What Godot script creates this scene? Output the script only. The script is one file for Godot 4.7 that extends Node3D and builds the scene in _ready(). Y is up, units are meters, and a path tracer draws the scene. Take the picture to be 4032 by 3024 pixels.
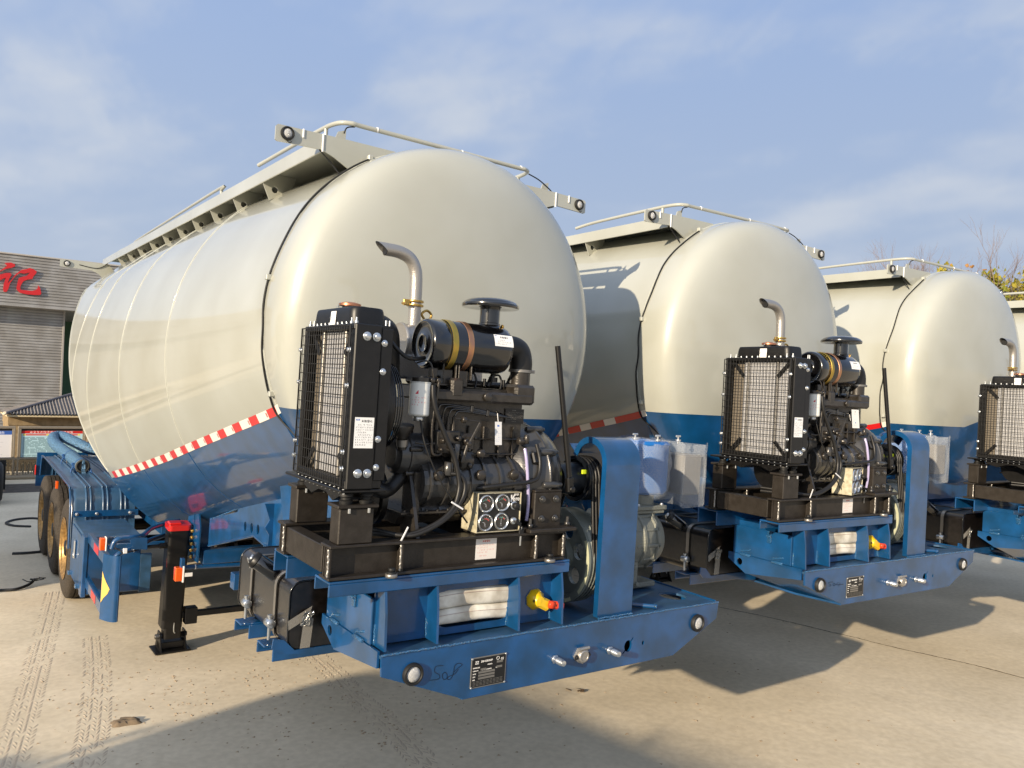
extends Node3D

var M := {}
var taken := {}
const T1 := Vector3(0.0, 1.264, 0.0)
const Z0 := -1.448

# ---------------------------------------------------------------- nodes
func numbered(called: String) -> String:
	var k: int = taken.get(called, 0)
	taken[called] = k + 1
	return called if k == 0 else "%s_%03d" % [called, k]

func child_name(parent: Node, called: String) -> String:
	if not parent.has_node(called):
		return called
	var k := 1
	while parent.has_node("%s_%03d" % [called, k]):
		k += 1
	return "%s_%03d" % [called, k]

func tag(o: Node, label: String, category: String, group := "", kind := "") -> Node:
	if label: o.set_meta("label", label)
	if category: o.set_meta("category", category)
	if group: o.set_meta("group", group)
	if kind: o.set_meta("kind", kind)
	return o

func thing(called: String, label: String, category: String, at := Vector3.ZERO, group := "") -> Node3D:
	var o := Node3D.new()
	o.name = numbered(called)
	add_child(o)
	o.position = at
	tag(o, label, category, group)
	return o

func put(called: String, mesh: Mesh, m: Material, parent: Node = self, xf := Transform3D()) -> MeshInstance3D:
	var o := MeshInstance3D.new()
	o.mesh = mesh
	o.material_override = m
	o.transform = xf
	o.name = numbered(called) if parent == self else child_name(parent, called)
	parent.add_child(o)
	return o

func obj(called: String, st: SurfaceTool, m: Material, parent: Node = self) -> MeshInstance3D:
	return put(called, st.commit(), m, parent)

func structure(called: String, st: SurfaceTool, m: Material) -> MeshInstance3D:
	var o := obj(called, st, m)
	o.set_meta("kind", "structure")
	return o

# ---------------------------------------------------------------- mesh helpers
func mb() -> SurfaceTool:
	var st := SurfaceTool.new()
	st.begin(Mesh.PRIMITIVE_TRIANGLES)
	return st

func tri(st: SurfaceTool, a: Vector3, b: Vector3, c: Vector3, na: Vector3, nb: Vector3, nc: Vector3) -> void:
	if (b - a).cross(c - a).dot(na + nb + nc) > 0.0:
		st.set_normal(na); st.add_vertex(a)
		st.set_normal(nc); st.add_vertex(c)
		st.set_normal(nb); st.add_vertex(b)
	else:
		st.set_normal(na); st.add_vertex(a)
		st.set_normal(nb); st.add_vertex(b)
		st.set_normal(nc); st.add_vertex(c)

func quad(st: SurfaceTool, a: Vector3, b: Vector3, c: Vector3, d: Vector3, n: Vector3) -> void:
	tri(st, a, b, c, n, n, n)
	tri(st, a, c, d, n, n, n)

# chamfered box
func box(st: SurfaceTool, c: Vector3, s: Vector3, bv := 0.003, bs := Basis()) -> void:
	var h := s * 0.5
	var b: float = min(bv, min(h.x, min(h.y, h.z)) * 0.8)
	for i in 3:
		var j := (i + 1) % 3
		var k := (i + 2) % 3
		for si in [-1.0, 1.0]:
			var n := Vector3.ZERO
			n[i] = si
			var q: Array[Vector3] = []
			for p in [[-1, -1], [1, -1], [1, 1], [-1, 1]]:
				var v := Vector3.ZERO
				v[i] = si * h[i]
				v[j] = p[0] * (h[j] - b)
				v[k] = p[1] * (h[k] - b)
				q.append(c + bs * v)
			quad(st, q[0], q[1], q[2], q[3], bs * n)
			if b <= 0.0:
				continue
			for sj in [-1.0, 1.0]:
				var e: Array[Vector3] = []
				for p in [[0, -1], [0, 1], [1, 1], [1, -1]]:
					var v := Vector3.ZERO
					v[i] = si * (h[i] if p[0] == 0 else h[i] - b)
					v[j] = sj * (h[j] - b if p[0] == 0 else h[j])
					v[k] = p[1] * (h[k] - b)
					e.append(c + bs * v)
				var en := Vector3.ZERO
				en[i] = si
				en[j] = sj
				quad(st, e[0], e[1], e[2], e[3], (bs * en).normalized())
	if b > 0.0:
		for sx in [-1.0, 1.0]:
			for sy in [-1.0, 1.0]:
				for sz in [-1.0, 1.0]:
					var n := (bs * Vector3(sx, sy, sz)).normalized()
					tri(st, c + bs * Vector3(sx * h.x, sy * (h.y - b), sz * (h.z - b)), c + bs * Vector3(sx * (h.x - b), sy * h.y, sz * (h.z - b)), c + bs * Vector3(sx * (h.x - b), sy * (h.y - b), sz * h.z), n, n, n)

func span(st: SurfaceTool, lo: Vector3, hi: Vector3, bv := 0.003) -> void:
	box(st, (lo + hi) * 0.5, (hi - lo).abs(), bv)

func frame_of(axis: Vector3) -> Basis:
	var y := axis.normalized()
	var x := y.cross(Vector3.UP if abs(y.y) < 0.9 else Vector3.RIGHT).normalized()
	return Basis(x, y, x.cross(y))

# surface of revolution: prof = (along, radius)
func lathe(st: SurfaceTool, o: Vector3, axis: Vector3, prof: Array, n := 24, a0 := 0.0, a1 := TAU) -> void:
	var f := frame_of(axis)
	var ns: Array = []
	for i in prof.size() - 1:
		var d: Vector2 = prof[i + 1] - prof[i]
		ns.append(Vector2(-d.y, d.x).normalized() if d.length() > 1e-6 else Vector2(0, 1))
	for i in prof.size() - 1:
		var p0: Vector2 = prof[i]
		var p1: Vector2 = prof[i + 1]
		var n0: Vector2 = ns[i]
		var n1: Vector2 = ns[i]
		if i > 0 and ns[i - 1].dot(ns[i]) > 0.6: n0 = (ns[i - 1] + ns[i]).normalized()
		if i < ns.size() - 1 and ns[i + 1].dot(ns[i]) > 0.6: n1 = (ns[i + 1] + ns[i]).normalized()
		for k in n:
			var t0 := a0 + (a1 - a0) * k / n
			var t1 := a0 + (a1 - a0) * (k + 1) / n
			var r0 := f.x * cos(t0) + f.z * sin(t0)
			var r1 := f.x * cos(t1) + f.z * sin(t1)
			var a := o + f.y * p0.x + r0 * p0.y
			var b := o + f.y * p0.x + r1 * p0.y
			var c := o + f.y * p1.x + r1 * p1.y
			var d := o + f.y * p1.x + r0 * p1.y
			var na := f.y * n0.x + r0 * n0.y
			var nb := f.y * n0.x + r1 * n0.y
			var nc := f.y * n1.x + r1 * n1.y
			var nd := f.y * n1.x + r0 * n1.y
			if p0.y > 1e-6: tri(st, a, b, c, na, nb, nc)
			if p1.y > 1e-6: tri(st, a, c, d, na, nc, nd)

func cyl(st: SurfaceTool, a: Vector3, b: Vector3, r0: float, r1 := -1.0, n := 16, bev := 0.0) -> void:
	if r1 < 0.0: r1 = r0
	var l := (b - a).length()
	if bev > 0.0:
		lathe(st, a, b - a, [Vector2(0, 0), Vector2(0, r0 - bev), Vector2(bev, r0), Vector2(l - bev, r1), Vector2(l, r1 - bev), Vector2(l, 0)], n)
	else:
		lathe(st, a, b - a, [Vector2(0, 0), Vector2(0, r0), Vector2(l, r1), Vector2(l, 0)], n)

func bolt(st: SurfaceTool, at: Vector3, axis: Vector3, r := 0.011) -> void:
	var a := axis.normalized()
	cyl(st, at, at + a * r * 0.35, r * 1.35, -1.0, 12, r * 0.1)
	cyl(st, at + a * r * 0.35, at + a * r * 1.2, r, -1.0, 6, r * 0.15)

func curve(pts: Array, k := 6) -> PackedVector3Array:
	var out := PackedVector3Array()
	for i in pts.size() - 1:
		var p0: Vector3 = pts[max(i - 1, 0)]
		var p1: Vector3 = pts[i]
		var p2: Vector3 = pts[i + 1]
		var p3: Vector3 = pts[min(i + 2, pts.size() - 1)]
		for j in k:
			out.append(p1.cubic_interpolate(p2, p0, p3, float(j) / k))
	out.append(pts[-1])
	return out

# radius may be a float or a function of the share of the way
func tube(st: SurfaceTool, pts: PackedVector3Array, r: float, n := 8, caps := true, ripple := 0.0) -> void:
	var rows: Array = []
	var x := Vector3.ZERO
	for i in pts.size():
		var t := (pts[min(i + 1, pts.size() - 1)] - pts[max(i - 1, 0)]).normalized()
		if i == 0: x = frame_of(t).x
		x = (x - t * x.dot(t)).normalized()
		var y := t.cross(x)
		var rr := r * (1.0 + ripple * (1.0 if i % 2 == 0 else -1.0))
		var row := PackedVector3Array()
		for k in n:
			var a := TAU * k / n
			row.append(x * cos(a) + y * sin(a))
		rows.append([pts[i], rr, row, t])
	for i in rows.size() - 1:
		var A: Array = rows[i]
		var B: Array = rows[i + 1]
		for k in n:
			var k1 := (k + 1) % n
			var a: Vector3 = A[0] + A[2][k] * A[1]
			var b: Vector3 = A[0] + A[2][k1] * A[1]
			var c: Vector3 = B[0] + B[2][k1] * B[1]
			var d: Vector3 = B[0] + B[2][k] * B[1]
			tri(st, a, b, c, A[2][k], A[2][k1], B[2][k1])
			tri(st, a, c, d, A[2][k], B[2][k1], B[2][k])
	if caps:
		for e in [[rows[0], -1.0], [rows[-1], 1.0]]:
			var R: Array = e[0]
			var nn: Vector3 = R[3] * e[1]
			for k in n:
				tri(st, R[0], R[0] + R[2][k] * R[1], R[0] + R[2][(k + 1) % n] * R[1], nn, nn, nn)

func area(p: PackedVector2Array) -> float:
	var s := 0.0
	for i in p.size():
		s += p[i].cross(p[(i + 1) % p.size()])
	return s

# plate with holes: outline in the xy plane of xf, from z = 0 down to z = -d
func plate(st: SurfaceTool, xf: Transform3D, outer: PackedVector2Array, holes: Array, d: float) -> void:
	var cuts: Array = [-1e3]
	for h in holes:
		var m := 0.0
		for p in h: m += p.x
		cuts.append(m / h.size())
	cuts.sort()
	cuts.append(1e3)
	var nz := xf.basis.z.normalized() * signf(d)
	for i in cuts.size() - 1:
		var strip := PackedVector2Array([Vector2(cuts[i], -1e3), Vector2(cuts[i + 1], -1e3), Vector2(cuts[i + 1], 1e3), Vector2(cuts[i], 1e3)])
		var pieces: Array = Geometry2D.intersect_polygons(outer, strip) if holes.size() > 0 else [outer]
		for h in holes:
			var nxt: Array = []
			for p in pieces: nxt.append_array(Geometry2D.clip_polygons(p, h))
			pieces = nxt
		for p in pieces:
			var ix := Geometry2D.triangulate_polygon(p)
			for k in range(0, ix.size(), 3):
				var q: Array = [p[ix[k]], p[ix[k + 1]], p[ix[k + 2]]]
				for s in [0.0, -d]:
					var nn := nz if s == 0.0 else -nz
					tri(st, xf * Vector3(q[0].x, q[0].y, s), xf * Vector3(q[1].x, q[1].y, s), xf * Vector3(q[2].x, q[2].y, s), nn, nn, nn)
	for L in [outer] + holes:
		var flip := 1.0 if area(L) > 0.0 else -1.0
		if L != outer: flip = -flip
		for i in L.size():
			var a: Vector2 = L[i]
			var b: Vector2 = L[(i + 1) % L.size()]
			var e := (b - a).normalized()
			var nn := (xf.basis * Vector3(e.y * flip, -e.x * flip, 0)).normalized()
			quad(st, xf * Vector3(a.x, a.y, 0), xf * Vector3(b.x, b.y, 0), xf * Vector3(b.x, b.y, -d), xf * Vector3(a.x, a.y, -d), nn)

func disc(c: Vector2, rx: float, ry := -1.0, n := 16) -> PackedVector2Array:
	if ry < 0.0: ry = rx
	var o := PackedVector2Array()
	for i in n:
		o.append(c + Vector2(cos(TAU * i / n) * rx, sin(TAU * i / n) * ry))
	return o

func rrect(lo: Vector2, hi: Vector2, r: float, n := 5) -> PackedVector2Array:
	var o := PackedVector2Array()
	for q in 4:
		var c := Vector2(hi.x - r if q == 0 or q == 3 else lo.x + r, hi.y - r if q < 2 else lo.y + r)
		for i in n + 1:
			var a := PI / 2 * (q + float(i) / n)
			o.append(c + Vector2(cos(a), sin(a)) * r)
	return o

func poly(v: Array) -> PackedVector2Array:
	var o := PackedVector2Array()
	for i in range(0, v.size(), 2): o.append(Vector2(v[i], v[i + 1]))
	return o

const YZ := Basis(Vector3(0, 0, 1), Vector3(0, 1, 0), Vector3(-1, 0, 0))   # outline x = z, y = y, plate grows towards +x
const XZ := Basis(Vector3(1, 0, 0), Vector3(0, 0, 1), Vector3(0, -1, 0))   # outline x = x, y = z, plate grows towards +y

# grid of points with normals from their neighbours, pointing away from the row centres
func skin(st: SurfaceTool, rows: Array, centres: Array) -> void:
	var nr := rows.size()
	var nc: int = rows[0].size()
	var nrm: Array = []
	for i in nr:
		var a := PackedVector3Array()
		for k in nc:
			var u: Vector3 = rows[min(i + 1, nr - 1)][k] - rows[max(i - 1, 0)][k]
			var v: Vector3 = rows[i][min(k + 1, nc - 1)] - rows[i][max(k - 1, 0)]
			if v.length() < 1e-7:
				var ii: int = i - 1 if i > 0 else i + 1
				v = rows[ii][min(k + 1, nc - 1)] - rows[ii][max(k - 1, 0)]
			var n := u.cross(v).normalized()
			if n.dot(rows[i][k] - centres[i]) < 0.0: n = -n
			a.append(n)
		nrm.append(a)
	for i in nr - 1:
		for k in nc - 1:
			tri(st, rows[i][k], rows[i][k + 1], rows[i + 1][k + 1], nrm[i][k], nrm[i][k + 1], nrm[i + 1][k + 1])
			tri(st, rows[i][k], rows[i + 1][k + 1], rows[i + 1][k], nrm[i][k], nrm[i + 1][k + 1], nrm[i + 1][k])

# a printed sheet: corners with UVs, thin
func sheet(a: Vector3, b: Vector3, c: Vector3, d: Vector3) -> ArrayMesh:
	var st := mb()
	var n := (b - a).cross(d - a).normalized()
	for q in [[d, Vector2(0, 1)], [a, Vector2(0, 0)], [b, Vector2(1, 0)], [d, Vector2(0, 1)], [b, Vector2(1, 0)], [c, Vector2(1, 1)]]:
		st.set_normal(-n)
		st.set_uv(q[1])
		st.add_vertex(q[0])
	return st.commit()

# ---------------------------------------------------------------- materials
func noise_tex(seed_: int, freq: float, lo: Color, hi: Color, size := 512, oct := 4, mid := 0.5) -> NoiseTexture2D:
	var n := FastNoiseLite.new()
	n.seed = seed_
	n.noise_type = FastNoiseLite.TYPE_SIMPLEX_SMOOTH
	n.frequency = freq
	n.fractal_octaves = oct
	var t := NoiseTexture2D.new()
	t.width = size
	t.height = size
	t.seamless = true
	t.noise = n
	var g := Gradient.new()
	g.set_color(0, lo)
	g.set_color(1, hi)
	g.set_offset(0, clamp(mid - 0.35, 0.0, 1.0))
	g.set_offset(1, clamp(mid + 0.35, 0.0, 1.0))
	t.color_ramp = g
	return t

func mat(c: Color, rough: float, metal := 0.0, o := {}) -> StandardMaterial3D:
	var m := StandardMaterial3D.new()
	m.albedo_color = c
	m.roughness = rough
	m.metallic = metal
	if o.has("coat"):
		m.clearcoat_enabled = true
		m.clearcoat = o.coat
		m.clearcoat_roughness = o.get("coat_rough", 0.08)
	if o.has("tex"):
		m.albedo_texture = o.tex
		if o.has("scale"):
			m.uv1_triplanar = true
			m.uv1_scale = Vector3.ONE * o.scale
	if o.has("rough_tex"):
		m.roughness_texture = o.rough_tex
	if o.has("bump"):
		m.heightmap_enabled = true
		m.heightmap_texture = o.bump
		m.heightmap_scale = o.bump_cm
		if o.has("scale"):
			m.uv1_triplanar = true
			m.uv1_scale = Vector3.ONE * o.scale
	if o.has("spec"): m.metallic_specular = o.spec
	if o.has("alpha"):
		m.transparency = BaseMaterial3D.TRANSPARENCY_ALPHA
		m.albedo_color.a = o.alpha
	m.cull_mode = BaseMaterial3D.CULL_DISABLED
	return m

func s8(r: int, g: int, b: int) -> Color:
	return Color(r / 255.0, g / 255.0, b / 255.0)

func make_materials() -> void:
	var dust := noise_tex(3, 0.012, s8(205, 200, 190), s8(255, 255, 255), 512, 5)
	var wear := noise_tex(9, 0.02, s8(150, 140, 125), s8(255, 250, 245), 512, 5)
	var peel := noise_tex(5, 0.05, Color.BLACK, Color.WHITE, 256, 2)
	var cast_ := noise_tex(6, 0.12, Color.BLACK, Color.WHITE, 256, 3)
	M.white = mat(s8(173, 175, 167), 0.4, 0.0, {"coat": 1.0, "coat_rough": 0.07, "tex": noise_tex(21, 0.006, s8(238, 236, 230), s8(255, 255, 255), 512, 4), "scale": 0.35, "bump": peel, "bump_cm": 0.02})
	M.blue = mat(s8(12, 76, 130), 0.35, 0.0, {"coat": 0.7, "coat_rough": 0.06, "tex": dust, "scale": 0.7, "bump": peel, "bump_cm": 0.015})
	M.blue_dusty = mat(s8(48, 88, 126), 0.45, 0.0, {"coat": 0.5, "coat_rough": 0.22, "tex": dust, "scale": 0.9})
	M.weld = mat(s8(186, 188, 178), 0.3, 0.0, {"coat": 0.8, "coat_rough": 0.1})
	M.blueweld = mat(s8(46, 102, 150), 0.25, 0.0, {"coat": 1.0, "bump": cast_, "bump_cm": 0.6, "scale": 9.0})
	M.black = mat(s8(14, 13, 13), 0.42, 0.0, {"tex": wear, "scale": 2.0})
	M.gloss = mat(s8(9, 9, 11), 0.2, 0.0, {"coat": 1.0, "coat_rough": 0.05})
	M.engine = mat(s8(58, 54, 50), 0.36, 0.3, {"coat": 0.4, "coat_rough": 0.2, "tex": dust, "scale": 3.0, "bump": cast_, "bump_cm": 0.05})
	M.bell = mat(s8(66, 65, 64), 0.32, 0.4, {"coat": 0.5, "coat_rough": 0.18, "bump": cast_, "bump_cm": 0.04, "scale": 3.0})
	M.skid = mat(s8(50, 45, 40), 0.48, 0.2, {"tex": dust, "scale": 2.2, "bump": cast_, "bump_cm": 0.03})
	M.tank = mat(s8(26, 23, 22), 0.3, 0.0, {"coat": 0.5, "coat_rough": 0.2, "tex": wear, "scale": 2.4})
	M.silver = mat(s8(172, 168, 162), 0.4, 0.75, {"bump": cast_, "bump_cm": 0.08, "scale": 4.0})
	M.zinc = mat(s8(205, 208, 210), 0.28, 0.9)
	M.steel = mat(s8(150, 146, 140), 0.4, 0.8)
	M.gold = mat(s8(206, 168, 108), 0.36, 0.6, {"tex": wear, "scale": 2.0})
	M.brass = mat(s8(190, 155, 85), 0.3, 0.85)
	M.strap_gold = mat(s8(186, 164, 96), 0.3, 0.85, {"tex": noise_tex(31, 0.03, s8(225, 230, 190), s8(255, 240, 210), 128, 2), "scale": 6.0})
	M.strap_rose = mat(s8(190, 152, 128), 0.3, 0.85, {"tex": noise_tex(32, 0.03, s8(240, 220, 220), s8(255, 245, 210), 128, 2), "scale": 6.0})
	M.copper = mat(s8(190, 130, 100), 0.35, 0.8)
	M.rubber = mat(s8(20, 20, 20), 0.6)
	M.hose = mat(s8(24, 23, 22), 0.45)
	M.tyre = mat(s8(70, 64, 56), 0.85, 0.0, {"tex": wear, "scale": 3.0, "bump": cast_, "bump_cm": 0.3})
	M.core = mat(s8(160, 158, 154), 0.5, 0.2)
	M.fin = mat(s8(188, 188, 190), 0.45, 0.25)
	M.corev = mat(s8(112, 104, 92), 0.6, 0.2)
	M.cream = mat(s8(190, 184, 160), 0.45, 0.0, {"coat": 0.2, "coat_rough": 0.3, "tex": dust, "scale": 4.0})
	M.face = mat(s8(20, 20, 21), 0.4)
	M.glass_dark = mat(s8(12, 12, 14), 0.08, 0.0, {"coat": 1.0, "coat_rough": 0.02})
	M.whitefilter = mat(s8(200, 200, 194), 0.35, 0.0, {"coat": 0.5})
	M.paper = mat(s8(232, 230, 226), 0.5)
	M.red = mat(s8(196, 32, 26), 0.3, 0.0, {"coat": 0.6})
	M.redprint = mat(s8(190, 40, 44), 0.4)
	M.tape_red = mat(s8(196, 26, 30), 0.32, 0.0, {"coat": 0.4, "coat_rough": 0.2})
	M.tape_white = mat(s8(228, 222, 214), 0.34, 0.0, {"coat": 0.4, "coat_rough": 0.2})
	M.yellow = mat(s8(232, 190, 24), 0.32, 0.0, {"coat": 0.5})
	M.orange_handle = mat(s8(214, 66, 30), 0.35)
	M.orange = mat(s8(232, 92, 14), 0.15, 0.0, {"coat": 1.0})
	M.lens = mat(s8(214, 214, 212), 0.12, 0.0, {"coat": 1.0, "bump": cast_, "bump_cm": 0.5, "scale": 12.0})
	M.canvas = mat(s8(240, 236, 226), 0.85, 0.0, {"tex": noise_tex(41, 0.02, s8(196, 190, 180), s8(255, 255, 252), 256, 4), "scale": 1.5, "bump": cast_, "bump_cm": 0.03})
	M.casting = mat(s8(112, 114, 106), 0.5, 0.1, {"bump": cast_, "bump_cm": 0.25, "scale": 3.0})
	M.pulley = mat(s8(112, 118, 112), 0.42, 0.2, {"coat": 0.3, "coat_rough": 0.2})
	M.palegreen = mat(s8(176, 178, 150), 0.5)
	M.cone = mat(s8(18, 22, 28), 0.3, 0.2)
	var dots := Image.create(256, 256, false, Image.FORMAT_RGBA8)
	var relief := Image.create(256, 256, false, Image.FORMAT_RGBA8)
	for y in 256:
		for x in 256:
			var row := int(y / 16.0)
			var d := Vector2(fmod(x + (8.0 if row % 2 else 0.0), 16.0) - 8.0, fmod(y, 16.0) - 8.0).length()
			var rim := clampf(1.0 - abs(d - 6.5) / 1.6, 0.0, 1.0)
			dots.set_pixel(x, y, Color(0.9, 0.92, 0.94, 0.12 + 0.42 * rim))  # more opaque rings painted in as highlights on the bubbles
			var hh := sqrt(max(0.0, 1.0 - d * d / 49.0))
			relief.set_pixel(x, y, Color(hh, hh, hh, 1.0))
	M.bubble = mat(Color(1, 1, 1), 0.16, 0.0, {"alpha": 1.0, "tex": ImageTexture.create_from_image(dots), "scale": 6.0, "bump": ImageTexture.create_from_image(relief), "bump_cm": 0.35, "coat": 1.0, "coat_rough": 0.05})
	M.card = mat(s8(112, 108, 102), 0.7)
	M.blue_plain = mat(s8(10, 98, 170), 0.4)
	M.hose_blue = mat(s8(92, 140, 186), 0.6, 0.0, {"tex": wear, "scale": 4.0, "bump": noise_tex(51, 0.02, Color.BLACK, Color.WHITE, 256, 3), "bump_cm": 1.0})
	M.hose_wrap = mat(s8(40, 84, 138), 0.55)
	M.ink = mat(s8(14, 26, 44), 0.5)
	M.tyvek = mat(s8(205, 200, 190), 0.35, 0.0, {"alpha": 0.35})
	M.foil = mat(s8(225, 225, 222), 0.18, 0.95, {"bump": cast_, "bump_cm": 1.5, "scale": 14.0})
	M.purple = mat(s8(168, 160, 196), 0.25, 0.0, {"coat": 0.6})
	M.lime = mat(s8(206, 222, 40), 0.4)
	M.tie = mat(s8(230, 230, 230), 0.4)

# ---------------------------------------------------------------- prints
var GLYPH := {
	"友": "1282 4044 4418 3575 7518 2488", "情": "1019 0306 2325 3292 5046 3494 36 86 4649 4686 8689 4888 4787", "提": "0232 2029 0535 5090 5055 9095 5292 5595 4797 7479 4879 4949 9999", "示": "2181 0494 5459 3617 6788",
	"安": "5051 1393 1315 9395 4239 2569 0696", "全": "5013 5093 2575 5459 2777 0999", "生": "2014 1292 5059 2575 0999", "产": "5051 0292 3344 6354 1595 1509", "隐": "0109 0121 2103 4020 4191 3494 9197 3797 4849 6879", "患": "2080 2242 2282 5056 1494 0748 3969 6869 8797",
	"排": "0232 2029 0535 5059 3252 3555 7079 7292 7595", "查": "0292 5056 5216 5296 2676 2678 2878 7678 0999", "治": "0111 0414 0817 6034 3484 4696 4649 9699 4999", "理": "0131 0434 0838 2028 4191 4145 9195 4393 4595 6169 4797 3999", "流": "0111 0414 0817 3292 6041 4184 4659 6669 8699", "程": "3022 0333 2029 0508 5191 5154 9194 5494 4696 4898 3999 6679", "图": "0090 0009 9099 0999 4123 3276 3577 4657",
	"息": "5041 2181 2126 8186 2383 2686 2484 0748 3969 8797", "公": "4115 6195 4539 3989 7599", "开": "1191 0494 3139 7179", "栏": "0333 2029 0506 5162 8172 4393 4696 3999", "信": "2004 1219 5161 3292 4484 4686 4889 4989", "置": "0191 0303 9193 0494 5059 2575 2828 2585 8588 0999",
}

func draw_glyph(im: Image, ch: String, x: float, y: float, s: float, c: Color, w := 1.0) -> void:
	if not GLYPH.has(ch): return
	for seg in GLYPH[ch].split(" "):
		if seg.length() < 4: continue
		var a := Vector2(float(seg[0]), float(seg[1])) * s / 10.0
		var b := Vector2(float(seg[2]), float(seg[3])) * s / 10.0
		var n := int((b - a).length() * 2.0) + 2
		for i in n:
			var p := a.lerp(b, float(i) / (n - 1)) + Vector2(x, y)
			im.fill_rect(Rect2i(int(p.x), int(p.y), int(max(1.0, w)), int(max(1.0, w))), c)

func draw_text(im: Image, t: String, x: float, y: float, s: float, c: Color, w := 1.0, gap := 1.08) -> void:
	for i in t.length():
		draw_glyph(im, t[i], x + i * s * gap, y, s, c, w)

# small print too fine to read in the photograph: rows of broken ticks
func small_print(im: Image, r: Rect2i, rows: int, c: Color, rng: RandomNumberGenerator, ch := 0.55) -> void:
	var h := float(r.size.y) / rows
	for k in rows:
		var x := r.position.x + (int(h) if k == 0 or k == rows / 2 else 0)
		var lim := r.end.x if k != rows - 1 and k != rows / 2 - 1 else r.position.x + int(r.size.x * 0.6)
		while x < lim:
			var w := int(h * ch)
			for q in 4:
				if rng.randf() < 0.75: im.fill_rect(Rect2i(x + rng.randi_range(0, max(1, w - 3)), int(r.position.y + k * h + q * h * 0.17), max(2, w / 2), max(1, int(h * 0.1))), c)
			if rng.randf() < 0.7: im.fill_rect(Rect2i(x + w / 3, int(r.position.y + k * h), max(1, w / 6), int(h * 0.62)), c)
			x += int(h * 0.8)

func printed(im: Image, rough := 0.5, coat := 0.0) -> StandardMaterial3D:
	im.generate_mipmaps()
	var m := mat(Color.WHITE, rough)
	m.albedo_texture = ImageTexture.create_from_image(im)
	m.texture_filter = BaseMaterial3D.TEXTURE_FILTER_LINEAR_WITH_MIPMAPS
	if coat > 0.0:
		m.clearcoat_enabled = true
		m.clearcoat = coat
		m.clearcoat_roughness = 0.15
	return m

func blank(w: int, h: int, c: Color) -> Image:
	var im := Image.create(w, h, false, Image.FORMAT_RGBA8)
	im.fill(c)
	return im

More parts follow.
